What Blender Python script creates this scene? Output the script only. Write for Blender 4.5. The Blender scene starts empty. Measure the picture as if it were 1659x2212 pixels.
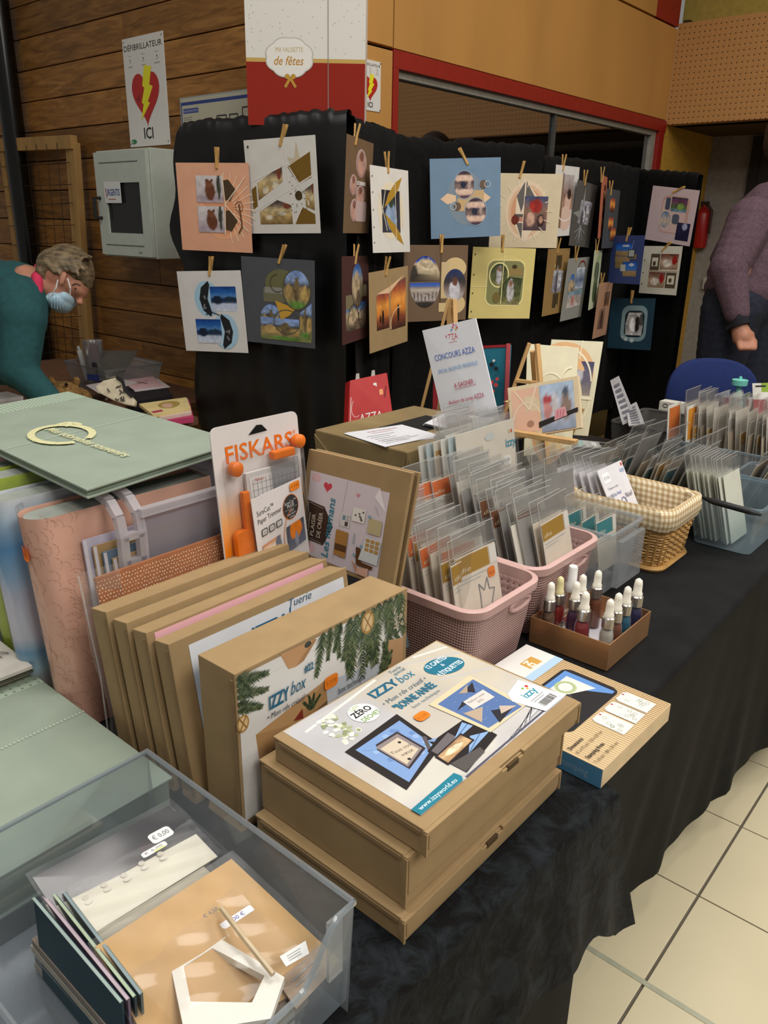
import bpy, bmesh, math, random
from math import sin, cos, pi, radians, sqrt, atan2, hypot
from mathutils import Vector, Matrix, Euler
random.seed(7)
SC = bpy.context.scene
COL = SC.collection

# ---------------------------------------------------------------- camera
H = 1.45                                   # lens height above the floor
FPX, PITCH, ROLL, YAW = 1711.0, radians(20.004), radians(-1.082), radians(-40.404)
def _room(v):
    c, s = cos(YAW), sin(YAW)
    return Vector((v[0]*c + v[1]*s, -v[0]*s + v[1]*c, v[2]))
_fw = Vector((0, cos(PITCH), -sin(PITCH))); _ri = Vector((1, 0, 0)); _dn = _fw.cross(_ri)
FW = _room(_fw); RI = _room(cos(ROLL)*_ri + sin(ROLL)*_dn); DN = _room(-sin(ROLL)*_ri + cos(ROLL)*_dn)
EYE = Vector((0, 0, H))
cam = bpy.data.cameras.new('camera'); camo = bpy.data.objects.new('camera', cam); COL.objects.link(camo)
cam.sensor_fit = 'HORIZONTAL'; cam.sensor_width = 36.0; cam.lens = FPX/1659*36.0
cam.clip_start = 0.02; cam.clip_end = 60
m = Matrix((RI, -DN, -FW)).transposed().to_4x4(); m.translation = EYE
camo.matrix_world = m
SC.camera = camo
def at(x, y, z=None, X=None, Y=None, d=None):
    """the point seen at photo pixel x, y: on height z, on the plane X or Y, or at depth d"""
    r = FW*FPX + RI*(x-829.5) + DN*(y-1106.0)
    if z is not None: t = (z-H)/r.z
    elif X is not None: t = X/r.x
    elif Y is not None: t = Y/r.y
    else: t = d/FPX
    return EYE + r*t

# ---------------------------------------------------------------- world, lights, exposure
SC.view_settings.view_transform = 'Standard'; SC.view_settings.look = 'None'
SC.view_settings.exposure = 0.0; SC.view_settings.gamma = 1.0; SC.view_settings.use_curve_mapping = False
W = bpy.data.worlds.new('world'); SC.world = W; W.use_nodes = True
W.node_tree.nodes['Background'].inputs[0].default_value = (1.0, 0.955, 0.89, 1)
W.node_tree.nodes['Background'].inputs[1].default_value = 0.20
SC.cycles.transparent_max_bounces = 40
SC.cycles.max_bounces = 8
def ceiling_light(x, y, z, sx, sy, power, col=(1.0, 0.96, 0.90)):
    l = bpy.data.lights.new('ceiling_light', 'AREA'); l.shape = 'RECTANGLE'; l.size = sx; l.size_y = sy
    l.energy = power; l.color = col
    o = bpy.data.objects.new('ceiling_light', l); COL.objects.link(o); o.location = (x, y, z)
    return o
ceiling_light(2.0, 0.3, 3.5, 1.6, 1.6, 84)
ceiling_light(1.4, 3.0, 3.6, 1.4, 1.6, 84)
ceiling_light(-0.5, 1.3, 3.9, 1.2, 1.2, 54)
ceiling_light(-0.6, 4.0, 3.9, 1.0, 1.2, 24)
ceiling_light(-1.6, -0.8, 3.9, 1.2, 1.2, 40)

# ---------------------------------------------------------------- colour and materials
def lin(c): return c/12.92 if c <= 0.04045 else ((c+0.055)/1.055)**2.4
def C(h):
    if not isinstance(h, str): return tuple(h)[:3]
    h = h.lstrip('#'); return tuple(lin(int(h[i:i+2], 16)/255) for i in (0, 2, 4))
MATS = {}
def _mat(name):
    m = bpy.data.materials.new(name); m.use_nodes = True
    nt = m.node_tree; return m, nt, nt.nodes['Principled BSDF']
def N(nt, t, **kw):
    n = nt.nodes.new(t)
    for k, v in kw.items():
        if k.startswith('i_'): n.inputs[int(k[2:]) if k[2:].isdigit() else k[2:].replace('_', ' ')].default_value = v
        else: setattr(n, k, v)
    return n
def plain(h, rough=0.6, var=0.06, scale=30, bump=0.0, spec=0.4, metal=0.0, sheen=0.0, stretch=None):
    key = ('plain', h if isinstance(h, str) else tuple(h), rough, var, scale, bump, spec, metal, sheen, stretch)
    if key in MATS: return MATS[key]
    m, nt, b = _mat('mat_%d' % len(MATS)); c = C(h)
    tc = N(nt, 'ShaderNodeTexCoord'); nz = N(nt, 'ShaderNodeTexNoise'); nz.inputs['Scale'].default_value = scale; nz.inputs['Detail'].default_value = 4
    src = tc.outputs['Object']
    if stretch:
        mp = N(nt, 'ShaderNodeMapping'); mp.inputs['Scale'].default_value = stretch; nt.links.new(src, mp.inputs[0]); src = mp.outputs[0]
    nt.links.new(src, nz.inputs['Vector'])
    rp = N(nt, 'ShaderNodeValToRGB'); rp.color_ramp.elements[0].position = 0.3; rp.color_ramp.elements[1].position = 0.7
    rp.color_ramp.elements[0].color = tuple(max(0, x*(1-var*2)) for x in c)+(1,); rp.color_ramp.elements[1].color = tuple(min(1, x*(1+var*2)) for x in c)+(1,)
    nt.links.new(nz.outputs['Fac'], rp.inputs[0]); nt.links.new(rp.outputs[0], b.inputs['Base Color'])
    b.inputs['Roughness'].default_value = rough; b.inputs['Specular IOR Level'].default_value = spec; b.inputs['Metallic'].default_value = metal
    if sheen: b.inputs['Sheen Weight'].default_value = sheen
    if bump:
        bp = N(nt, 'ShaderNodeBump'); bp.inputs['Strength'].default_value = bump; bp.inputs['Distance'].default_value = 0.004
        nt.links.new(nz.outputs['Fac'], bp.inputs['Height']); nt.links.new(bp.outputs[0], b.inputs['Normal'])
    MATS[key] = m; return m
def printed(rough=0.5, coat=0.0):
    """ink on paper: colour from the mesh's own colour attribute"""
    key = ('print', rough, coat)
    if key in MATS: return MATS[key]
    m, nt, b = _mat('print_%d' % len(MATS))
    a = N(nt, 'ShaderNodeAttribute', attribute_name='Col'); nt.links.new(a.outputs['Color'], b.inputs['Base Color'])
    b.inputs['Roughness'].default_value = rough; b.inputs['Specular IOR Level'].default_value = 0.3
    b.inputs['Coat Weight'].default_value = coat
    MATS[key] = m; return m
def clear(tint='#ffffff', haze=0.12, gloss=0.10, rough=0.08, hazecol='#e8e8e8', fres=0.30):
    """thin clear or milky plastic: see-through with a little haze and shine"""
    key = ('clear', tint, haze, gloss, rough, hazecol, fres)
    if key in MATS: return MATS[key]
    m, nt, b = _mat('clear_%d' % len(MATS)); nt.nodes.remove(b); out = nt.nodes['Material Output']
    tr = N(nt, 'ShaderNodeBsdfTransparent'); tr.inputs[0].default_value = C(tint)+(1,)
    df = N(nt, 'ShaderNodeBsdfDiffuse'); df.inputs[0].default_value = C(hazecol)+(1,)
    gl = N(nt, 'ShaderNodeBsdfGlossy'); gl.inputs['Roughness'].default_value = rough
    tl = N(nt, 'ShaderNodeBsdfTranslucent'); tl.inputs[0].default_value = C(hazecol)+(1,)
    m0 = N(nt, 'ShaderNodeMixShader'); m0.inputs[0].default_value = 0.5; nt.links.new(df.outputs[0], m0.inputs[1]); nt.links.new(tl.outputs[0], m0.inputs[2])
    m1 = N(nt, 'ShaderNodeMixShader'); m1.inputs[0].default_value = haze
    lw = N(nt, 'ShaderNodeLayerWeight'); lw.inputs[0].default_value = 0.35
    mu = N(nt, 'ShaderNodeMath', operation='MULTIPLY_ADD'); mu.inputs[1].default_value = fres; mu.inputs[2].default_value = gloss*0.06
    nt.links.new(lw.outputs['Fresnel'], mu.inputs[0])
    m2 = N(nt, 'ShaderNodeMixShader')
    nt.links.new(tr.outputs[0], m1.inputs[1]); nt.links.new(m0.outputs[0], m1.inputs[2])
    nt.links.new(mu.outputs[0], m2.inputs[0]); nt.links.new(m1.outputs[0], m2.inputs[1]); nt.links.new(gl.outputs[0], m2.inputs[2])
    nt.links.new(m2.outputs[0], out.inputs[0])
    MATS[key] = m; return m
def wood_boards(c1, c2, c3, rough=0.5):
    m, nt, b = _mat('wood_boards')
    tc = N(nt, 'ShaderNodeTexCoord'); oi = N(nt, 'ShaderNodeObjectInfo')
    mp = N(nt, 'ShaderNodeMapping'); mp.inputs['Scale'].default_value = (2.0, 4.0, 16.0)
    ad = N(nt, 'ShaderNodeVectorMath', operation='ADD'); sc = N(nt, 'ShaderNodeVectorMath', operation='SCALE'); sc.inputs['Scale'].default_value = 50
    cx = N(nt, 'ShaderNodeCombineXYZ'); 
    for i in range(3): nt.links.new(oi.outputs['Random'], cx.inputs[i])
    nt.links.new(cx.outputs[0], sc.inputs[0]); nt.links.new(tc.outputs['Object'], mp.inputs[0]); nt.links.new(mp.outputs[0], ad.inputs[0]); nt.links.new(sc.outputs[0], ad.inputs[1])
    nz = N(nt, 'ShaderNodeTexNoise'); nz.inputs['Scale'].default_value = 2.2; nz.inputs['Detail'].default_value = 6; nz.inputs['Distortion'].default_value = 1.2
    nt.links.new(ad.outputs[0], nz.inputs['Vector'])
    rp = N(nt, 'ShaderNodeValToRGB'); e = rp.color_ramp.elements; e[0].position = 0.28; e[1].position = 0.72
    e[0].color = C(c1)+(1,); e[1].color = C(c3)+(1,); k = e.new(0.5); k.color = C(c2)+(1,)
    nt.links.new(nz.outputs['Fac'], rp.inputs[0])
    hs = N(nt, 'ShaderNodeHueSaturation'); mr = N(nt, 'ShaderNodeMapRange'); mr.inputs['To Min'].default_value = 0.72; mr.inputs['To Max'].default_value = 1.2
    nt.links.new(oi.outputs['Random'], mr.inputs[0]); nt.links.new(mr.outputs[0], hs.inputs['Value']); nt.links.new(rp.outputs[0], hs.inputs['Color'])
    nt.links.new(hs.outputs[0], b.inputs['Base Color']); b.inputs['Roughness'].default_value = rough; b.inputs['Specular IOR Level'].default_value = 0.3
    return m
def velvet(dark, lit, scale=38, sheen=0.12):
    m, nt, b = _mat('crushed_velvet')
    tc = N(nt, 'ShaderNodeTexCoord'); nz = N(nt, 'ShaderNodeTexNoise'); nz.inputs['Scale'].default_value = scale; nz.inputs['Detail'].default_value = 7; nz.inputs['Roughness'].default_value = 0.65; nz.inputs['Distortion'].default_value = 0.8
    nt.links.new(tc.outputs['Object'], nz.inputs['Vector'])
    rp = N(nt, 'ShaderNodeValToRGB'); e = rp.color_ramp.elements; e[0].position = 0.44; e[1].position = 0.62; e[0].color = C(dark)+(1,); e[1].color = C(lit)+(1,)
    nt.links.new(nz.outputs['Fac'], rp.inputs[0]); nt.links.new(rp.outputs[0], b.inputs['Base Color'])
    b.inputs['Roughness'].default_value = 0.75; b.inputs['Specular IOR Level'].default_value = 0.15; b.inputs['Sheen Weight'].default_value = sheen; b.inputs['Sheen Roughness'].default_value = 0.5
    bp = N(nt, 'ShaderNodeBump'); bp.inputs['Strength'].default_value = 0.35; bp.inputs['Distance'].default_value = 0.01
    nt.links.new(nz.outputs['Fac'], bp.inputs['Height']); nt.links.new(bp.outputs[0], b.inputs['Normal'])
    return m
def pierced(base, hole, k, kind, rough=0.6):
    """a sheet with a regular grid of holes (pegboard) or a moulded basket weave, in object coordinates"""
    m, nt, b = _mat('pierced_' + kind)
    tc = N(nt, 'ShaderNodeTexCoord'); sp = N(nt, 'ShaderNodeSeparateXYZ'); nt.links.new(tc.outputs['Object'], sp.inputs[0])
    def M(op, a, bb=None, c=None):
        n = N(nt, 'ShaderNodeMath', operation=op)
        for i, v in enumerate((a, bb, c)):
            if v is None: continue
            if isinstance(v, (int, float)): n.inputs[i].default_value = v
            else: nt.links.new(v, n.inputs[i])
        return n.outputs[0]
    s = M('ADD', sp.outputs[0], sp.outputs[1]); t = sp.outputs[2]
    if kind == 'weave':
        a = M('SINE', M('MULTIPLY', M('ADD', s, t), k)); c = M('SINE', M('MULTIPLY', M('SUBTRACT', s, t), k))
        f = M('MULTIPLY', a, c); h = M('MULTIPLY_ADD', f, 0.5, 0.5); lo, hi = 0.12, 0.32
    else:
        a = M('COSINE', M('MULTIPLY', s, k)); c = M('COSINE', M('MULTIPLY', t, k)); h = M('MULTIPLY_ADD', M('ADD', a, c), -0.25, 0.5); lo, hi = 0.05, 0.1
    rp = N(nt, 'ShaderNodeValToRGB'); e = rp.color_ramp.elements; e[0].position = lo; e[1].position = hi; e[0].color = C(hole)+(1,); e[1].color = C(base)+(1,)
    nt.links.new(h, rp.inputs[0]); nt.links.new(rp.outputs[0], b.inputs['Base Color']); b.inputs['Roughness'].default_value = rough
    bp = N(nt, 'ShaderNodeBump'); bp.inputs['Strength'].default_value = 0.8 if kind == 'weave' else 0.3; bp.inputs['Distance'].default_value = 0.003
    nt.links.new(h, bp.inputs['Height']); nt.links.new(bp.outputs[0], b.inputs['Normal'])
    return m
def checked(c1, c2, c3, k=300):
    """gingham cloth"""
    m, nt, b = _mat('gingham')
    tc = N(nt, 'ShaderNodeTexCoord'); sp = N(nt, 'ShaderNodeSeparateXYZ'); nt.links.new(tc.outputs['Object'], sp.inputs[0])
    outs = []
    ad = N(nt, 'ShaderNodeMath', operation='ADD'); nt.links.new(sp.outputs[0], ad.inputs[0]); nt.links.new(sp.outputs[1], ad.inputs[1])
    for src in (ad.outputs[0], sp.outputs[2]):
        mu = N(nt, 'ShaderNodeMath', operation='MULTIPLY'); mu.inputs[1].default_value = k; si = N(nt, 'ShaderNodeMath', operation='SINE'); gt = N(nt, 'ShaderNodeMath', operation='GREATER_THAN'); gt.inputs[1].default_value = 0
        nt.links.new(src, mu.inputs[0]); nt.links.new(mu.outputs[0], si.inputs[0]); nt.links.new(si.outputs[0], gt.inputs[0]); outs.append(gt.outputs[0])
    s = N(nt, 'ShaderNodeMath', operation='ADD'); nt.links.new(outs[0], s.inputs[0]); nt.links.new(outs[1], s.inputs[1])
    h = N(nt, 'ShaderNodeMath', operation='MULTIPLY'); h.inputs[1].default_value = 0.5; nt.links.new(s.outputs[0], h.inputs[0])
    rp = N(nt, 'ShaderNodeValToRGB'); e = rp.color_ramp.elements; rp.color_ramp.interpolation = 'CONSTANT'; e[0].color = C(c1)+(1,); e[1].color = C(c3)+(1,); e[1].position = 0.8; q = e.new(0.4); q.color = C(c2)+(1,)
    nt.links.new(h.outputs[0], rp.inputs[0]); nt.links.new(rp.outputs[0], b.inputs['Base Color']); b.inputs['Roughness'].default_value = 0.9
    return m

# ---------------------------------------------------------------- mesh building (world coordinates)
ORG = {}                                   # world origin of each object made
def _link(o, parent, org):
    COL.objects.link(o); org = Vector(org); ORG[o.name] = org
    if parent is not None:
        o.parent = parent; o.location = org - ORG[parent.name]
    else: o.location = org
    return o
def tag(o, label=None, cat=None, group=None, kind=None):
    if label: o['label'] = label
    if cat: o['category'] = cat
    if group: o['group'] = group
    if kind: o['kind'] = kind
    return o
def thing(name, label, cat, loc, group=None):
    o = bpy.data.objects.new(name, None); o.empty_display_size = 0.03; _link(o, None, loc)
    return tag(o, label, cat, group)
class MB:
    def __init__(s): s.v = []; s.f = []; s.c = None; s.sm = False
    def add(s, vs, fs):
        n = len(s.v); s.v += [Vector(p) for p in vs]; s.f += [tuple(n+i for i in f) for f in fs]; return s
    def box(s, lo, hi):
        (a, b, c), (d, e, f) = lo, hi
        return s.add([(a,b,c),(d,b,c),(d,e,c),(a,e,c),(a,b,f),(d,b,f),(d,e,f),(a,e,f)], [(0,3,2,1),(4,5,6,7),(0,1,5,4),(1,2,6,5),(2,3,7,6),(3,0,4,7)])
    def obox(s, c, ex, ey, ez):
        """box with centre c and half-axis vectors"""
        c, ex, ey, ez = map(Vector, (c, ex, ey, ez))
        vs = [c+a*ex+b*ey+d*ez for d in (-1, 1) for a, b in ((-1,-1),(1,-1),(1,1),(-1,1))]
        fs = [(0,3,2,1),(4,5,6,7),(0,1,5,4),(1,2,6,5),(2,3,7,6),(3,0,4,7)]
        if ex.cross(ey).dot(ez) < 0: fs = [f[::-1] for f in fs]
        return s.add(vs, fs)
    def bar(s, p, q, w, t=None, up=(0,0,1)):
        p, q = Vector(p), Vector(q); d = (q-p); u = Vector(up)
        if abs(d.normalized().dot(u)) > 0.98: u = Vector((0,1,0)) if abs(d.normalized().y) < 0.9 else Vector((1,0,0))
        a = d.cross(u).normalized(); b = a.cross(d).normalized()
        return s.obox((p+q)/2, a*w/2, d/2, b*(t or w)/2)
    def slab(s, q, t):
        """four corners (front face, TL TR BR BL seen from the front) thickened backwards by t"""
        q = [Vector(p) for p in q]; n = (q[1]-q[0]).cross(q[3]-q[0]).normalized()      # points away from the viewer side
        b = [p+n*t for p in q]
        return s.add(q+b, [(0,3,2,1),(4,5,6,7),(0,1,5,4),(1,2,6,5),(2,3,7,6),(3,0,4,7)])
    def quad(s, q): return s.add(q, [(0,1,2,3)])
    def tube(s, pts, r, n=8, cap=True, closed=False):
        pts = [Vector(p) for p in pts]; m = len(pts); rs = r if isinstance(r, (list, tuple)) else [r]*m; base = len(s.v); u = None
        for i, p in enumerate(pts):
            d = ((pts[(i+1) % m] if closed else pts[min(i+1, m-1)]) - (pts[i-1] if closed else pts[max(i-1, 0)])).normalized()
            if u is None: u = Vector((0,0,1)) if abs(d.z) < 0.9 else Vector((1,0,0))
            a = d.cross(u).normalized(); u = a.cross(d).normalized()
            s.v += [p + rs[i]*(cos(2*pi*k/n)*a + sin(2*pi*k/n)*u) for k in range(n)]
        for i in range(m if closed else m-1):
            for k in range(n):
                j = (i+1) % m
                s.f.append((base+i*n+k, base+i*n+(k+1) % n, base+j*n+(k+1) % n, base+j*n+k))
        if cap and not closed: s.f += [tuple(base+k for k in range(n))[::-1], tuple(base+(m-1)*n+k for k in range(n))]
        return s
    def lathe(s, prof, c=(0,0,0), n=16):
        c = Vector(c); base = len(s.v)
        for r, z in prof: s.v += [c+Vector((r*cos(2*pi*k/n), r*sin(2*pi*k/n), z)) for k in range(n)]
        for i in range(len(prof)-1):
            for k in range(n): s.f.append((base+i*n+k, base+i*n+(k+1) % n, base+(i+1)*n+(k+1) % n, base+(i+1)*n+k))
        s.f += [tuple(base+k for k in range(n))[::-1], tuple(base+(len(prof)-1)*n+k for k in range(n))]
        return s
    def grid(s, fn, nu, nv, closed=False):
        base = len(s.v); s.v += [Vector(fn(i/nu, j/nv)) for j in range(nv+1) for i in range(nu+1)]
        s.f += [(base+j*(nu+1)+i, base+j*(nu+1)+i+1, base+(j+1)*(nu+1)+i+1, base+(j+1)*(nu+1)+i) for j in range(nv) for i in range(nu)]
        return s
    def prism(s, pts, vec):
        """closed outline pts (list of points) extruded by vec"""
        n = len(pts); pts = [Vector(p) for p in pts]; v = Vector(vec); base = len(s.v)
        s.v += pts + [p+v for p in pts]
        s.f += [tuple(base+i for i in range(n))[::-1], tuple(base+n+i for i in range(n))] + [(base+i, base+(i+1) % n, base+n+(i+1) % n, base+n+i) for i in range(n)]
        return s
    def loft(s, rings, caps=True):
        """rings: lists of equal length, joined in order"""
        base = len(s.v); n = len(rings[0])
        for r in rings: s.v += [Vector(p) for p in r]
        for i in range(len(rings)-1):
            for k in range(n): s.f.append((base+i*n+k, base+i*n+(k+1) % n, base+(i+1)*n+(k+1) % n, base+(i+1)*n+k))
        if caps: s.f += [tuple(base+k for k in range(n))[::-1], tuple(base+(len(rings)-1)*n+k for k in range(n))]
        return s
    def cup(s, rings):
        """rings joined in order, closed only at the last one"""
        s.loft(rings, caps=False); n = len(rings[0]); b = len(s.v)-n; s.f.append(tuple(b+k for k in range(n))); return s
    def build(s, name, mat, parent=None, org=None, smooth=False, bevel=0.0, solid=0.0):
        if org is None:
            if parent is not None: org = ORG[parent.name]
            else:
                xs, ys, zs = zip(*[tuple(p) for p in s.v]); org = Vector(((min(xs)+max(xs))/2, (min(ys)+max(ys))/2, min(zs)))
        org = Vector(org); me = bpy.data.meshes.new(name); me.from_pydata([tuple(p-org) for p in s.v], [], s.f); me.update()
        if bevel or solid:
            bm = bmesh.new(); bm.from_mesh(me)
            if bevel:
                bmesh.ops.recalc_face_normals(bm, faces=bm.faces)
                bmesh.ops.bevel(bm, geom=[e for e in bm.edges if len(e.link_faces) == 2 and e.calc_face_angle(0) > 0.6], offset=bevel, segments=2, affect='EDGES', profile=0.6)
            bm.to_mesh(me); bm.free()
        if smooth:
            for p in me.polygons: p.use_smooth = True
            try: me.set_sharp_from_angle(angle=radians(50))
            except Exception: pass
        me.materials.append(mat)
        return _link(bpy.data.objects.new(name, me), parent, org)
def rrect(x0, y0, x1, y1, r, n=5):
    pts = []
    for cx, cy, a in ((x1-r, y0+r, -90), (x1-r, y1-r, 0), (x0+r, y1-r, 90), (x0+r, y0+r, 180)):
        pts += [(cx+r*cos(radians(a+90*i/n)), cy+r*sin(radians(a+90*i/n))) for i in range(n+1)]
    return pts
def copy_tree(o, parent=None):
    c = o.copy(); COL.objects.link(c); c.parent = parent; ORG[c.name] = ORG.get(o.name, Vector())
    for ch in [k for k in bpy.data.objects if k.parent == o]: copy_tree(ch, c)
    return c
class Kind:
    """a template thing made at the origin; first put() places the template itself, later ones place copies"""
    def __init__(s, root): s.root = root; s.used = False; s.kids = [k for k in root.children]
    def put(s, mat, label=None, group=None, cat=None):
        if not s.used: o = s.root; s.used = True
        else:
            o = s.root.copy(); COL.objects.link(o)
            for ch in s.kids:
                c = ch.copy(); COL.objects.link(c); c.parent = o
                for g in ch.children:
                    d = g.copy(); COL.objects.link(d); d.parent = c
        o.matrix_world = mat; ORG[o.name] = mat.translation.copy()
        return tag(o, label, cat, group)
def TM(loc, rz=0, ry=0, rx=0):
    return Matrix.Translation(Vector(loc)) @ Matrix.Rotation(radians(rz), 4, 'Z') @ Matrix.Rotation(radians(ry), 4, 'Y') @ Matrix.Rotation(radians(rx), 4, 'X')

# ---------------------------------------------------------------- flat print
def hsh(a, b, s=0):
    v = sin(a*127.1+b*311.7+s*74.7)*43758.5453; return v-math.floor(v)
def vnoise(x, y, s=0):
    i, j = math.floor(x), math.floor(y); u, v = x-i, y-j; u = u*u*(3-2*u); v = v*v*(3-2*v)
    return (hsh(i, j, s)*(1-u)+hsh(i+1, j, s)*u)*(1-v)+(hsh(i, j+1, s)*(1-u)+hsh(i+1, j+1, s)*u)*v
def PH(stops, blobs=(), noise=0.25, seed=1, k=8):
    """a little photograph: colour bands from bottom to top, soft patches, mottling"""
    st = [(a, C(c)) for a, c in stops]; bl = [(u, v, ru, rv, C(c)) for u, v, ru, rv, c in blobs]
    def fn(u, v):
        c = st[-1][1]
        if v <= st[0][0]: c = st[0][1]
        else:
            for (a, p), (b, q) in zip(st, st[1:]):
                if a <= v <= b:
                    t = (v-a)/max(b-a, 1e-6); c = tuple(p[i]*(1-t)+q[i]*t for i in range(3)); break
        for bu, bv, ru, rv, bc in bl:
            d = ((u-bu)/ru)**2+((v-bv)/rv)**2 + 0.5*(vnoise(u*k*1.3, v*k*1.3, seed+3)-0.5)
            if d < 1.15:
                t = min(1, (1.15-d)/0.3); c = tuple(c[i]*(1-t)+bc[i]*t for i in range(3))
        g = 1+noise*2*(vnoise(u*k, v*k, seed)-0.5)+noise*(vnoise(u*k*2.7, v*k*2.7, seed+1)-0.5)
        return tuple(max(0, min(1, x*g)) for x in c)
    return fn
TXT = {}
def text_mesh(body, bold=0.0, shear=0.0):
    key = (body, bold, shear)
    if key not in TXT:
        cu = bpy.data.curves.new('t', 'FONT'); cu.body = body; cu.size = 1; cu.resolution_u = 2; cu.offset = bold; cu.shear = shear
        ob = bpy.data.objects.new('t', cu); me = ob.to_mesh()
        vs = [(v.co.x, v.co.y) for v in me.vertices]; fs = [tuple(p.vertices) for p in me.polygons]; ob.to_mesh_clear()
        bpy.data.objects.remove(ob); bpy.data.curves.remove(cu)
        xs = [p[0] for p in vs] or [0, 1]; TXT[key] = (vs, fs, min(xs), max(xs))
    return TXT[key]
class Pr:
    """layers of flat ink in unit coordinates (0..w, 0..h); each call lies a hair above the last"""
    def __init__(s, step=0.00012): s.v = []; s.f = []; s.c = []; s.L = 0; s.step = step
    def _put(s, pts, faces, cols):
        s.L += 1; n = len(s.v); s.v += [(x, y, s.L*s.step) for x, y in pts]; s.f += [tuple(n+i for i in f) for f in faces]; s.c += cols; return s
    def poly(s, pts, col): c = C(col); return s._put(pts, [tuple(range(len(pts)))], [c]*len(pts))
    def rect(s, x0, y0, x1, y1, col): return s.poly([(x0,y0),(x1,y0),(x1,y1),(x0,y1)], col)
    def ell(s, cx, cy, rx, ry, col, n=28, rot=0):
        a = radians(rot); return s.poly([(cx+rx*cos(2*pi*i/n)*cos(a)-ry*sin(2*pi*i/n)*sin(a), cy+rx*cos(2*pi*i/n)*sin(a)+ry*sin(2*pi*i/n)*cos(a)) for i in range(n)], col)
    def rr(s, x0, y0, x1, y1, r, col): return s.poly(rrect(x0, y0, x1, y1, r), col)
    def line(s, pts, w, col, closed=False):
        if closed: pts = list(pts)+[pts[0]]
        vs, fs = [], []
        for (a, b), (c, d) in zip(pts, pts[1:]):
            l = hypot(c-a, d-b) or 1e-6; nx, ny = -(d-b)/l*w/2, (c-a)/l*w/2; n = len(vs)
            vs += [(a+nx,b+ny),(a-nx,b-ny),(c-nx,d-ny),(c+nx,d+ny)]; fs.append((n, n+1, n+2, n+3))
        return s._put(vs, fs, [C(col)]*len(vs))
    def arc(s, cx, cy, rx, ry, a0, a1, w, col, n=24): return s.line([(cx+rx*cos(radians(a0+(a1-a0)*i/n)), cy+ry*sin(radians(a0+(a1-a0)*i/n))) for i in range(n+1)], w, col)
    def photo(s, pts, fn, k=14, e=12):
        """fills a convex outline with the picture fn(u, v)"""
        xs = [p[0] for p in pts]; ys = [p[1] for p in pts]; x0, x1, y0, y1 = min(xs), max(xs), min(ys), max(ys)
        ed = []
        if len(pts) < 12:
            for (a, b), (c, d) in zip(pts, list(pts[1:])+[pts[0]]): ed += [(a+(c-a)*i/e, b+(d-b)*i/e) for i in range(e)]
        else: ed = list(pts)
        cx, cy = sum(p[0] for p in ed)/len(ed), sum(p[1] for p in ed)/len(ed); n = len(ed)
        vs = [(cx, cy)]; fs = []
        for r in range(1, k+1):
            vs += [(cx+(x-cx)*r/k, cy+(y-cy)*r/k) for x, y in ed]
            for i in range(n):
                j = (i+1) % n
                fs.append((0, 1+i, 1+j) if r == 1 else (1+(r-2)*n+i, 1+(r-1)*n+i, 1+(r-1)*n+j, 1+(r-2)*n+j))
        return s._put(vs, fs, [fn((x-x0)/(x1-x0), (y-y0)/(y1-y0)) for x, y in vs])
    def pic(s, x0, y0, x1, y1, fn, nx=24, ny=20):
        vs = [(x0+(x1-x0)*i/nx, y0+(y1-y0)*j/ny) for j in range(ny+1) for i in range(nx+1)]
        fs = [(j*(nx+1)+i, j*(nx+1)+i+1, (j+1)*(nx+1)+i+1, (j+1)*(nx+1)+i) for j in range(ny) for i in range(nx)]
        return s._put(vs, fs, [fn((i % (nx+1))/nx, (i//(nx+1))/ny) for i in range(len(vs))])
    def strokes(s, segs, cols):
        vs, fs, cs = [], [], []
        for (a, b, c, d, w), col in zip(segs, cols):
            l = hypot(c-a, d-b) or 1e-6; nx, ny = -(d-b)/l*w/2, (c-a)/l*w/2; n = len(vs)
            vs += [(a+nx,b+ny),(a-nx,b-ny),(c,d)]; fs.append((n, n+1, n+2)); cs += [C(col)]*3
        return s._put(vs, fs, cs)
    def text(s, body, x, y, h, col, rot=0, w=None, al='L', bold=0.0, shear=0.0):
        """letters of cap height about h; w squeezes or stretches the line to that length"""
        vs, fs, a, b = text_mesh(body, bold, shear)
        if not vs: return s
        k = h/0.7; kx = k if w is None else w/max(b-a, 1e-6); L = (b-a)*kx; o = {'L': 0, 'C': -L/2, 'R': -L}[al]; c, d = cos(radians(rot)), sin(radians(rot))
        return s._put([(x+((p-a)*kx+o)*c-q*k*d, y+((p-a)*kx+o)*d+q*k*c) for p, q in vs], fs, [C(col)]*len(vs))
    def lines(s, x, y, w, n, gap, col='#8a8a8a', h=0.003, rot=0):
        """rows of writing too small to read"""
        for i in range(n):
            c, d = cos(radians(rot)), sin(radians(rot)); ww = w*(0.6+0.4*hsh(i, w*77)); xx, yy = x+d*gap*i, y-c*gap*i
            s.line([(xx, yy), (xx+ww*c, yy+ww*d)], h, col)
        return s
    def build(s, name, fn, parent, mat=None):
        """fn maps (x, y, lift) to a world point"""
        if not s.v: return None
        k = min(1.0, s.step*14/max(s.L*s.step, 1e-9))           # a thick stack of layers is pressed flatter
        org = ORG[parent.name]; me = bpy.data.meshes.new(name); me.from_pydata([tuple(Vector(fn(p[0], p[1], p[2]*k))-org) for p in s.v], [], s.f); me.update()
        at_ = me.color_attributes.new('Col', 'FLOAT_COLOR', 'POINT')
        at_.data.foreach_set('color', [x for c in s.c for x in (c[0], c[1], c[2], 1.0)])
        me.materials.append(mat or printed())
        return _link(bpy.data.objects.new(name, me), parent, org)
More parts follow.
